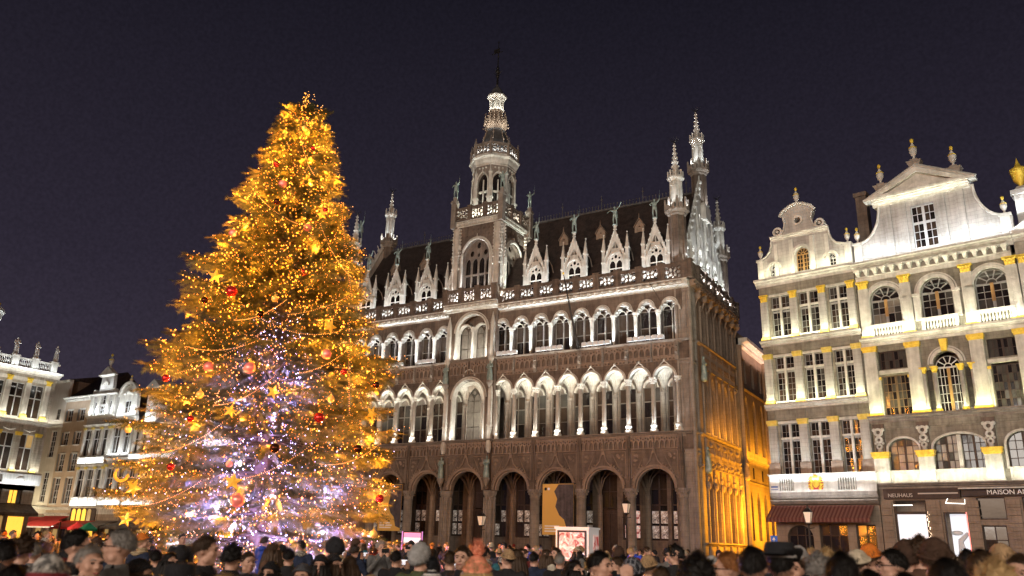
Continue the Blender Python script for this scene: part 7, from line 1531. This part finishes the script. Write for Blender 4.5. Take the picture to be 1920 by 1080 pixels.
NEAR = [
(14.20,-52.36,0.950,4.08,0,'short','brown','fold','marl_grey','coat_grey','-','person in a marled grey knit hat with red brim seen from behind, front left'),
(12.07,-50.86,1.031,2.48,0,'short','black','-','-','coat_black','glasses','man in profile with short dark hair and glasses at the left, looking right'),
(13.13,-51.44,0.973,0.81,1,'short','grey','-','-','coat_black','scarf','man with thin cropped hair and a patterned scarf left of the grey jacketed man'),
(12.89,-51.07,1.039,-0.78,0,'short','grey','-','-','coat_grey','glasses,pack','grey haired man in profile looking left, grey jacket and dark backpack strap'),
(12.83,-50.82,0.911,2.33,0,'long','brown','beanie','black','coat_black','scarf','woman in a black beanie and striped tan scarf, profile to the right, front left'),
(9.79,-48.20,0.901,0.91,1,'long','black','-','-','coat_black','-',"woman with long dark hair facing the camera near the tree's left foot"),
(12.57,-50.01,1.021,2.18,0,'short','brown','-','-','coat_black','hood','man with short brown hair in profile before the tree, black hooded coat'),
(11.74,-48.99,0.966,3.64,0,'curly','black','-','-','coat_black','-',"person with dark curly hair silhouetted against the tree's lower lights"),
(13.94,-51.34,0.897,3.86,0,'short','black','brim','black','coat_black','-','person under a flat black hat at the bottom edge left of the tree'),
(14.56,-51.53,0.900,3.90,0,'long','blond','-','-','coat_tan','-','blond head at the bottom edge in front of the tree'),
(12.36,-49.05,0.887,0.28,0,'long','black','beanie','black','coat_black','-',"person in a black beanie right before the tree's violet foot"),
(12.92,-49.20,0.888,1.12,2,'short','brown','beanie','dark_grey','coat_black','-','person in a charcoal beanie facing the camera below the tree trunk'),
(12.01,-48.00,0.920,0.61,0,'long','black','beanie','black','coat_black','-','left of two women in matching black beanies facing the camera'),
(11.98,-47.75,0.924,0.84,1,'long','brown','beanie','black','coat_navy','-','right of two women in matching black beanies facing the camera'),
(14.02,-49.56,0.860,3.48,0,'short','brown','beanie','tan','coat_tan','-','person in a tan cap at the bottom edge left of the pink screen'),
(13.61,-48.35,1.002,3.25,0,'short','black','hood','grey','coat_green','-','person in an olive green jacket with grey hood up right of the pink screen'),
(14.99,-50.08,0.906,3.73,0,'short','black','pom','nordic','coat_black','-','person in a black and white patterned bobble hat seen from behind'),
(13.50,-47.46,1.000,-0.46,1,'short','brown','-','-','coat_black','-','man turned left with lit pale face beside the salmon bobble hat'),
(15.25,-49.90,0.967,3.57,0,'long','blond','pom','salmon','coat_black','peach_scarf','person in a large salmon pink bobble hat with ear flaps and peach scarf'),
(11.32,-42.93,0.914,3.33,0,'short','brown','beanie','marl_grey','coat_green','-',"person in a grey green beanie below the arcade's centre"),
(9.91,-40.28,0.982,0.18,1,'long','brown','-','-','coat_tan','-','brown haired person in tan coat behind the grey green beanie'),
(9.60,-39.30,0.971,0.69,0,'short','brown','-','-','coat_maroon','-','man in a maroon jacket facing the camera under the yellow banner'),
(11.75,-42.68,0.951,3.38,0,'short','black','-','-','coat_navy','-','dark haired person in navy seen from behind left of the poster kiosk'),
(11.01,-40.81,0.971,2.58,2,'long','brown','-','-','coat_cream','-',"person in a cream coat close to the kiosk's left side"),
(14.53,-46.87,0.937,0.59,1,'long','black','-','-','coat_black','-','smiling woman with dark hair facing the camera under the poster kiosk'),
(15.60,-48.58,1.000,1.47,0,'short','black','-','-','coat_black','-','young man with thick dark hair turned right in front of the kiosk'),
(15.99,-48.85,0.972,3.35,0,'short','black','beanie','plaid','coat_grey','-','person in a dark plaid beanie seen from behind below the arcade lamp'),
(15.24,-46.56,0.974,3.25,0,'short','brown','beanie','tan','coat_black','-','person in a tan knitted cap right of the plaid beanie'),
(16.83,-50.24,0.926,3.48,4,'short','brown','-','-','coat_teal','-','person raising an open hand above the crowd in a teal sleeve'),
(16.93,-50.20,0.994,3.38,0,'curly','black','-','-','coat_black','-',"large dark haired head from behind under the hall's right corner"),
(16.65,-48.62,1.011,-1.12,0,'short','ginger','-','-','coat_navy','glasses','ginger haired man with glasses in profile looking left by the amber wall'),
(17.08,-49.54,1.033,3.25,0,'short','black','-','-','coat_black','-','tall dark haired man from behind before the amber lane'),
(17.16,-49.11,1.035,3.10,0,'short','black','wide','black','coat_black','-','person in a wide brimmed black hat below the small blue sign'),
(16.58,-45.65,1.052,3.17,0,'short','grey','beanie','grey','coat_black','-',"person in a light grey beanie beside the striped awning's lamp post"),
(16.94,-47.72,1.010,-0.66,1,'short','brown','-','-','coat_tan','-','man looking left tucked behind the wide black hat'),
(17.11,-47.59,1.008,3.24,0,'curly','grey','-','-','coat_black','-','grey curly haired person below the street lamp on the right'),
(16.93,-46.10,1.030,3.05,0,'curly','blond','-','-','coat_grey','-','blond curly haired person behind the grey curls'),
(17.69,-50.02,1.022,3.23,0,'short','black','-','-','coat_black','-','big dark haired head from behind under the striped awning'),
(17.33,-46.03,1.069,2.92,0,'short','brown','beanie','orange','coat_black','-',"person in a bright orange beanie under the awning's right end"),
(17.36,-47.04,1.034,2.58,0,'short','brown','beanie','cream','coat_black','-','person in a cream cap next to the orange beanie'),
(17.30,-45.03,1.026,-0.93,2,'short','black','beanie','dark_grey','coat_grey','-','person in a dark beanie between the orange beanie and the bespectacled man'),
(17.68,-47.60,1.044,-1.12,0,'short','black','-','-','coat_black','glasses','dark haired man with glasses looking left before the lit shop'),
(17.69,-46.40,1.085,3.06,0,'short','brown','hood','brown','coat_brown','-','person in a pointed brown hood against the bright shop window'),
(17.80,-46.39,1.104,3.13,0,'curly','brown','-','-','coat_brown','-','brown curly head against the right half of the bright window'),
(18.09,-48.97,1.078,3.12,0,'short','brown','beanie','brown','coat_maroon','-','tall head in a brown cap just right of the bright shop window'),
(18.22,-50.37,1.013,3.16,0,'short','black','-','-','coat_maroon','-','largest dark head at the bottom, right of the shop window'),
(18.10,-43.97,1.066,2.83,0,'short','black','-','-','coat_black','-','small dark head before the white doorway of the shop'),
(18.34,-48.76,1.045,2.90,0,'short','brown','-','-','coat_tan','-','brown haired head left of the blond one at the right edge'),
(18.41,-49.56,1.002,3.12,0,'curly','blond','-','-','coat_grey','-','blond haired head at the bottom right'),
(18.45,-46.96,1.078,2.80,0,'short','brown','beanie','tan','coat_cream','-','person in a tan beanie beneath the shop sign at the right'),
(18.54,-48.36,1.034,-1.06,1,'short','brown','-','-','coat_black','-','flushed face looking left at the right edge'),
(18.03,-50.38,0.970,3.15,0,'short','black','-','-','coat_maroon','-','dark head in maroon coat at the bottom edge below the shop'),
(17.77,-49.61,0.968,3.18,0,'short','black','-','-','coat_black','-','dark head at the bottom edge between the awning and the shop'),
(15.71,-47.45,0.925,2.97,0,'short','brown','-','-','coat_black','-','brown haired head behind the raised hand'),
(13.75,-43.93,0.942,-0.29,2,'short','brown','-','-','coat_navy','-','brown haired person half hidden between kiosk and plaid beanie'),
(11.48,-51.08,0.972,4.03,0,'short','black','-','-','coat_black','-','dark haired head at the far left edge'),
(10.66,-50.49,0.984,3.67,0,'curly','brown','-','-','coat_black','-','brown curly head second from the left edge'),
(8.98,-49.39,0.948,3.83,0,'short','grey','-','-','coat_grey','-','grey haired head third from the left edge'),
(13.64,-52.32,0.915,4.04,0,'short','black','beanie','dark_grey','coat_blue','-','person in a blue jacket at the bottom left corner'),
(14.12,-52.49,0.922,4.11,0,'short','black','-','-','coat_black','-','dark head at the bottom left beside the marled hat'),
(10.84,-50.19,0.878,3.11,0,'short','black','beanie','maroon','coat_black','-','person in a maroon beanie behind the marled grey hat'),
(8.90,-47.72,0.907,3.89,0,'short','black','-','-','coat_black','-','dark head between the black beanie and the long haired woman'),
(11.11,-48.19,0.926,1.87,2,'short','brown','-','-','coat_grey','-',"brown haired head looking at the tree's foot"),
(10.00,-46.46,0.938,3.75,0,'short','black','-','-','coat_black','-','small dark head right below the tree trunk'),
(11.92,-47.41,0.916,3.59,0,'long','brown','-','-','coat_brown','-',"long brown haired head at the tree's right foot"),
(11.10,-45.50,0.945,3.45,3,'short','black','-','-','coat_black','-','person holding up a phone left of the pink screen'),
(12.27,-45.88,0.953,3.57,3,'short','brown','-','-','coat_black','-','person holding up a phone behind the bobble hats'),
(12.58,-43.37,0.952,3.44,0,'short','grey','-','-','coat_black','-',"grey haired person at the kiosk's left corner"),
(15.56,-45.39,0.977,3.26,0,'short','brown','beanie','grey','coat_black','-','grey beanie behind the ginger haired man'),
(15.66,-43.30,0.995,-0.29,1,'short','brown','-','-','coat_black','-','small face between the tall dark head and the wide hat')]

for n_ in NEAR: person(n_[0], n_[1], n_[2]*.978, *n_[3:])
# the crowd further back
random.seed(21)
hats = [('-', '-')]*9+[('beanie', 'black'), ('beanie', 'dark_grey'), ('beanie', 'grey'), ('beanie', 'tan'), ('beanie', 'maroon'), ('beanie', 'cream'), ('hood', 'black'), ('hood', 'brown'), ('pom', 'nordic'), ('beanie', 'orange')]
coats = ['coat_black']*8+['coat_navy']*4+['coat_grey']*3+['coat_brown', 'coat_maroon', 'coat_green', 'coat_tan', 'coat_cream', 'coat_teal', 'coat_blue']
LM = [(-.80, 'before the far left houses'), (-.62, 'left of the tree foot'), (-.50, 'in front of the tree'), (-.36, 'below the tree\'s right boughs'), (-.22, 'below the left arcade arches'), (-.08, 'under the arcade\'s centre arches'), (.06, 'below the right arcade arches'), (.20, 'before the amber lane'), (.32, 'under the striped awning'), (.46, 'before the lit shop'), (.9, 'at the far right')]
spots = [(n_[0], n_[1], .8) for n_ in NEAR]+[(TB.x, TB.y, 2.6), (2.6, -22.4, 1.6), (-11.5, -15, 1.0)]
words = {'coat_black': 'black', 'coat_navy': 'navy', 'coat_grey': 'grey', 'coat_brown': 'brown', 'coat_maroon': 'maroon', 'coat_green': 'olive', 'coat_tan': 'tan', 'coat_cream': 'cream', 'coat_teal': 'teal', 'coat_blue': 'blue'}
seen = {}; made = 0; tries = 0
while made < 175 and tries < 6000:
    tries += 1
    az = random.uniform(-1.02, .13)-.0; d = 9+41*random.random()**.9; az = -yaw+random.uniform(-.60, .62)
    x, y = CAM.x+d*sin(az), CAM.y+d*cos(az)
    if y > -2.3 or x < -60: continue
    if x > 5 and y > -3.2-(x-6)*.18: continue
    if any((x-a)**2+(y-b_)**2 < (r*(.62 if d < 20 else .8))**2 for a, b_, r in spots): continue
    spots.append((x, y, .62)); made += 1
    hat, hc_ = random.choice(hats); co = random.choice(coats); hr = random.choice(['short', 'short', 'short', 'long', 'curly']); hcl = random.choice(['black', 'black', 'brown', 'brown', 'brown', 'grey', 'blond'])
    rz = atan2(CAM.x-x, y-CAM.y)+(pi if random.random() < .62 else 0)+random.uniform(-1.1, 1.1); pr = random.choice([0, 0, 1, 1, 2, 2, 3])
    xn = az+yaw; lm = next(w for t, w in LM if xn*1.25 <= t)
    dist = 'near' if d < 17 else ('mid distance' if d < 30 else 'far')
    hd = (hcl+' '+hr+' hair' if hat == '-' else ('hood up' if hat == 'hood' else ('patterned bobble hat' if hat == 'pom' else hc_.replace('_', ' ')+' beanie')))
    lab = '%s coated person, %s, %s, %s%s' % (words[co], hd, dist, lm, ', holding a phone' if pr == 3 else '')
    seen.setdefault(lab, 0); seen[lab] += 1
    if seen[lab] > 1: co = random.choice([c_ for c_ in coats if c_ != co]); lab = '%s coated person, %s, %s, %s%s' % (words[co], hd, dist, lm, ', holding a phone' if pr == 3 else ''); seen[lab] = seen.get(lab, 0)+1
    person(x, y, random.uniform(.91, 1.02), rz, pr, hr, hcl, hat, hc_ if hat != '-' else '-', co, random.choice(['-', '-', 'scarf', 'hood']), lab, 'crowd filling the square', face=d < 26)

# ================================================================ statues
varied('stone_figure', (.42, .40, .36), (.72, .70, .64), 5, rough=.8)
def figure_m(kind):
    m = M(); m.ball((0, 0, 1.62), .11, 10, 8, (.85, .95, 1.15)); limb(m, [(0, 0, 1.4), (0, 0, 1.56)], [.07, .06]); m.ball((0, 0, 1.25), 1, 12, 8, (.2, .14, .24)); m.ball((0, 0, .98), 1, 12, 8, (.19, .15, .2))
    if kind in ('robed', 'gold'):
        limb(m, [(0, .0, .9), (.03, -.02, .5), (.0, 0, .1)], [.2, .22, .26]); limb(m, [(-.1, -.1, .9), (-.12, -.16, .2)], [.07, .09])
    else:
        limb(m, [(-.1, 0, .9), (-.13, -.05, .5), (-.12, 0, .05)], [.1, .07, .05]); limb(m, [(.1, 0, .9), (.14, .04, .5), (.16, .1, .05)], [.1, .07, .05]); limb(m, [(.05, .12, 1.2), (.15, .2, .7)], [.1, .04])
    if kind == 'armup': limb(m, [(.2, 0, 1.4), (.4, -.05, 1.6), (.42, -.08, 1.95)], [.07, .055, .04]); limb(m, [(-.2, 0, 1.4), (-.36, -.08, 1.2), (-.25, -.2, 1.05)], [.07, .055, .04]); limb(m, [(.42, -.1, 1.5), (.46, -.12, 2.5)], [.02, .02], 6)
    elif kind == 'spread': limb(m, [(.2, 0, 1.4), (.5, -.05, 1.5), (.72, -.08, 1.75)], [.07, .05, .04]); limb(m, [(-.2, 0, 1.4), (-.5, -.05, 1.45), (-.75, -.1, 1.3)], [.07, .05, .04]); m.ball((.76, -.1, 1.82), .09, 6, 5)
    else: limb(m, [(.2, 0, 1.4), (.3, -.08, 1.15), (.1, -.2, 1.2)], [.075, .06, .045]); limb(m, [(-.2, 0, 1.4), (-.3, -.05, 1.15), (-.12, -.2, 1.0)], [.075, .06, .045])
    m.lathe([(.24, -.02), (.2, .1)], 8)
    return m
FIG = {k: remesh(figure_m(k), .035, 'bronze_green', 1) for k in ('armup', 'spread', 'robed')}
def statue(kind, x, y, z, rz, sc, mt, label, group):
    o = ob('statue', tint(FIG[kind], mt), None, None, (x, y, z), rz); o.scale = (sc,)*3; tag(o, label, 'statue', group); return o
nth = ['rightmost', 'second from the right', 'third from the right', 'fourth from the right', 'fourth from the left, just left of the belfry', 'third from the left', 'second from the left', 'leftmost']
for k, x in enumerate(DX): statue('spread' if k % 3 == 1 else 'armup', x, .45, 26.15, .3*(-1)**k, .95, 'bronze_green', 'green bronze figure on the dormer gable, '+nth[k]+(' of the right dormers' if k < 4 else ''), 'bronze figures on the dormers')
for k, (sx_, sy, w) in enumerate(((-1, -1, 'front left'), (1, -1, 'front right'), (1, 1, 'rear right'), (-1, 1, 'rear left'))): statue('armup', TC+sx_*2.45, 2.1+sy*2.45, 31.2, .5*k, .95, 'bronze_green', 'bronze figure with a spear on the belfry balcony, %s corner' % w, 'bronze figures on the belfry corners')
for x, z, w in ((-19.75, 6.6, 'lower left of the belfry bay'), (-15.45, 6.6, 'lower right of the belfry bay'), (-19.75, 14.2, 'upper left of the belfry bay'), (-15.45, 14.2, 'upper right of the belfry bay')): statue('robed', x, -.85, z, 0, .95, 'bronze_green', 'green bronze figure under a canopy, '+w, 'bronze figures on the hall front')
H.ob('statue_bracket', M().lathe([(.05, 5.9), (.28, 6.4), (.3, 6.58)], 8, -19.75, -.85).lathe([(.05, 5.9), (.28, 6.4), (.3, 6.58)], 8, -15.45, -.85).lathe([(.05, 13.6), (.28, 14.0), (.3, 14.18)], 8, -19.75, -.85).lathe([(.05, 13.6), (.28, 14.0), (.3, 14.18)], 8, -15.45, -.85), 'mid_stone')
statue('robed', 1.35, 1.5, 6.9, pi/2, 1.0, 'bronze_green', 'bronze figure on the corner pier at the mouth of the amber lane', 'bronze figures on the lane side'); statue('robed', 1.35, 1.5, 13.4, pi/2, 1.0, 'bronze_green', 'bronze figure high on the corner pier above the lane', 'bronze figures on the lane side'); statue('robed', 1.45, 11.6, 7.2, pi/2, 1.05, 'warm_stone', 'amber lit stone figure on a bracket midway down the lane', None)
for k, (yy, w) in enumerate(((-12.35, 'left of the three in view'), (-10.3, 'middle of the three in view'), (-8.25, 'at the right corner'))): statue('robed', -63.95, yy, 18.35, pi/2+.3*k, 1.05, 'stone_figure', 'white stone figure on the far left roof balustrade, '+w, 'stone figures on the balustrade')
statue('armup', -32.7, 1.5, 30.0, 0, 1.2, 'bronze_green', 'bronze figure beside the left end turret of the hall', None)

# ================================================================ things in front of the hall
mat('kiosk_white', (.72, .70, .68), .5, emit=(1, .9, .85), es=.16); mat('kiosk_dark', (.03, .025, .025), .5)
def poster_mat(name, cols, sc=3.0, es=.35, dist=1.5):
    m = mat(name, cols[0], .5, emit=(1, 1, 1), es=es); nt, b = nodes(m); t = nt.nodes.new('ShaderNodeTexCoord'); n_ = nt.nodes.new('ShaderNodeTexNoise'); n_.inputs['Scale'].default_value = sc; n_.inputs['Distortion'].default_value = dist; n_.inputs['Detail'].default_value = 3
    r = nt.nodes.new('ShaderNodeValToRGB'); r.color_ramp.elements[0].position = .36; r.color_ramp.elements[1].position = .64; r.color_ramp.elements[0].color = (*cols[0], 1); r.color_ramp.elements[1].color = (*cols[1], 1)
    if len(cols) > 2: e = r.color_ramp.elements.new(.5); e.color = (*cols[2], 1)
    nt.links.new(t.outputs['Object'], n_.inputs['Vector']); nt.links.new(n_.outputs['Fac'], r.inputs[0]); nt.links.new(r.outputs[0], b.inputs['Base Color']); nt.links.new(r.outputs[0], b.inputs['Emission Color'])
poster_mat('poster_rose', ((.32, .08, .08), (.85, .80, .76), (.72, .50, .46)), 3.6, .35); poster_mat('poster_red', ((.75, .55, .5), (.55, .04, .03), (.8, .6, .55)), 2.0, .35)
poster_mat('poster_grey', ((.06, .05, .05), (.75, .72, .68), (.40, .33, .27)), 4.5, .13); poster_mat('poster_pale', ((.16, .14, .14), (.75, .75, .73), (.5, .42, .34)), 5.0, .16)
mat('banner_yellow', (.80, .50, .13), .7); varied('banner_dark', (.035, .03, .032), (.14, .12, .13), 2.5, rough=.6); mat('screen_pale', (.8, .8, .85), .4, emit=(.85, .88, 1), es=.75); mat('screen_pink', (.8, .3, .5), .4, emit=(1, .3, .6), es=.8)
mat('violet_edge', (.5, .2, .5), .4, emit=(.7, .3, .8), es=.8); mat('letter_black', (.02, .02, .02), .6)
kd = (1.9, -23.4); ky = yaw*.75
ki = empty('poster_kiosk', (2.75, -22.9, 0), .06, 'white box kiosk with framed rose posters standing in the crowd before the arcade', 'kiosk')
KF = Face(ki)
KF.ob('cabinet', M().box(-.75, .75, 0, 1.2, .25, 2.42).box(-.72, .72, .05, 1.15, 0, .25), 'kiosk_white'); KF.ob('roof', M().box(-.8, .8, -.05, 1.25, 2.42, 2.5), 'kiosk_white')
KF.ob('poster_frame', M().plate(rect(-.66, .66, .5, 2.36), [rect(-.58, .58, .6, 2.28)], -.05, -.01), 'kiosk_dark'); KF.ob('poster', M().box(-.58, .58, -.02, -.012, .6, 2.28), 'poster_rose')
KS = Face(ki, (.75, .6, 0), pi/2); KS.ob('poster', M().box(-.1, .5, -.03, -.012, .6, 2.2), 'poster_red'); KS.ob('poster_mark', M().lathe([(.07, 0), (.07, .01)], 14), 'letter_black').location = (0, 0, -9)
text(KF, 'Le Sucre', -.5, -.055, .72, .16, 'sign_letters')
to = empty('screen_totem', (-11.5, -15.1, 0), .45, 'slim advertising screen with pink top and violet edge right of the tree', 'screen')
TF_ = Face(to); TF_.ob('housing', M().box(-.62, .62, 0, .25, .1, 2.3), 'kiosk_dark'); TF_.ob('screen', M().box(-.5, .5, -.012, 0, .3, 1.95), 'screen_pale'); TF_.ob('screen_header', M().box(-.5, .5, -.012, 0, 1.96, 2.22), 'screen_pink'); TF_.ob('edge_light', M().box(-.62, -.56, -.02, 0, .1, 2.3).box(.56, .62, -.02, 0, .1, 2.3), 'violet_edge')
TF_.ob('picture', M().ball((0, -.015, 1.1), .3, 14, 10, (1, .05, 1.3)).ball((0, -.015, 1.6), .14, 12, 8, (1, .1, 1)), 'arms_blue')
def banner(x0, x1, z0, z1, label):
    b_ = empty('banner', ((x0+x1)/2, -.62, z0), 0, label, 'banner', 'yellow banners on the arcade'); w = x1-x0; h = z1-z0; F_ = Face(b_)
    F_.ob('cloth', M().box(-w/2, w/2, -.02, .02, 0, h), 'banner_yellow')
    blob = [(w*.02, h*.99), (w*.5, h*.99), (w*.5, .06*h), (w*.3, .1*h), (w*.2, .3*h), (w*.05, .38*h), (-.08*w, .55*h), (-.02*w, .7*h), (-.12*w, .85*h)]
    F_.ob('printed_head', M().plate(blob, [], -.028, -.021), 'banner_dark')
    F_.ob('printed_mark', M().plate(ell(-w*.4, h*.9, .11, .11, 0, 14), [], -.028, -.021), 'letter_black'); F_.ob('printed_mark', M().plate(ell(-w*.3, h*.9, .10, .10, 0, 14), [], -.028, -.021), 'kiosk_white')
    F_.ob('printed_lines', M().box(-w*.42, w*.05, -.026, -.021, h*.16, h*.18).box(-w*.42, w*.15, -.026, -.021, h*.11, h*.13).box(-w*.42, w*.1, -.026, -.021, h*.06, h*.08), 'sign_letters'); F_.ob('rod', M().box(-w/2-.05, w/2+.05, -.04, .3, h, h+.06), 'iron')
banner(-10.6, -8.05, 2.45, 6.05, 'big yellow banner with a dark printed head, hung in the arcade above the kiosk'); banner(-26.0, -23.7, 2.5, 6.2, 'yellow banner peeping out from behind the tree on the arcade')
pn = 0
for (a, b_), mt_, where in zip(gw, ['poster_pale', 'poster_pale', 'poster_rose', 'poster_pale', 'poster_grey', 'poster_grey', 'poster_grey', 'poster_grey', 'poster_grey', 'poster_pale', 'poster_grey', 'poster_grey', 'poster_pale'], ['rightmost window', 'window by the right corner pier', 'window right of the wide dark door', 'window behind the yellow banner', 'window left of the banner', 'fifth window from the right', 'window showing a big black round figure', 'narrow window in the belfry bay', 'window left of the belfry bay', 'second window left of the belfry', 'window by the left yellow banner', 'window behind the tree edge', 'window hidden by the tree']):
    for s in (0, 1):
        w = (b_-a)/2-.16; x = a+.12+s*(b_-a)/2
        for q in (0, 1):
            if random.random() < .12: continue
            o = inst('poster', ('post', round(w, 2)), lambda: M().box(0, w, -.01, .01, 0, .88), mt_, None, (x, 3.5, 2.4+q*1.05)); tag(o, 'lit picture in the arcade, %s, %s %s' % (where, ('lower', 'upper')[q], ('left', 'right')[s]), 'poster', 'lit pictures in the arcade windows')
mat('lantern_glow', (.7, .65, .55), .4, emit=(1, .72, .48), es=.28)
def lamp_m(h):
    m = M().lathe([(.22, 0), (.22, .5), (.12, .6), (.09, .9), (.06, 1.2), (.05, h-.95), (.09, h-.9), (.05, h-.85)], 10)
    for k in (-1, 1): m.tube([(0, 0, h-1.1), (k*.28, 0, h-1.05)], .02, 4)
    return m
def street_lamp(x, y, h, label, es):
    p = empty('street_lamp', (x, y, 0), 0, label, 'street lamp', 'old lantern posts in the square')
    ob('post', lamp_m(h), 'iron', p); L_ = M().taper(0, 0, h-.8, h-.28, .22, .22, .40, .40)
    ob('lantern_glass', L_, 'lantern_glow', p); fr_ = M()
    for sx_ in (-1, 1):
        for sy in (-1, 1): fr_.tube([(sx_*.11, sy*.11, h-.82), (sx_*.2, sy*.2, h-.26)], .015, 4)
    fr_.taper(0, 0, h-.28, h-.08, .46, .46, .16, .16).box(-.05, .05, -.05, .05, h-.08, h).ball((0, 0, h+.05), .05, 6, 5).box(-.14, .14, -.14, .14, h-.86, h-.8)
    ob('lantern_frame', fr_, 'iron', p); return p
street_lamp(-.8, -8.3, 4.5, 'old lantern post in front of the right arcade columns', 1); street_lamp(-9.2, -11.2, 3.6, 'old lantern post in front of the belfry bay', 1); street_lamp(9.9, -9.8, 4.0, 'old lantern post beneath the striped red awning on the right', 1)
bs = empty('blue_sign', (7.05, -5.2, 0), -.1, 'small square blue sign with a white arrow at the mouth of the amber lane', 'sign')
mat('sign_blue', (.02, .12, .50), .4, emit=(.05, .25, 1), es=.12); mat('sign_white', (.8, .8, .8), .5)
ob('post', M().lathe([(.03, 0), (.03, 2.65)], 8), 'iron', bs); ob('plate', M().box(-.2, .2, -.05, -.03, 2.05, 2.6), 'sign_blue', bs); ob('arrow', M().plate([(-.02, 2.15), (.02, 2.15), (.02, 2.38), (.09, 2.38), (0, 2.52), (-.09, 2.38), (-.02, 2.38)], [], -.056, -.051), 'sign_white', bs)
# soft pools of light in the arcade from the shown exhibition windows
for x in (-3, -9, -14, -21): area('arcade_lamp', (x, 2.9, 4.4), (0, -1, -.3), 2.4, .3, 30, (1, .85, .7))
bl = spot('phone_glow', (9.9, -52.2, 1.9), (-.2, -.2, -1), 12, 120, (.05, .12, 1))
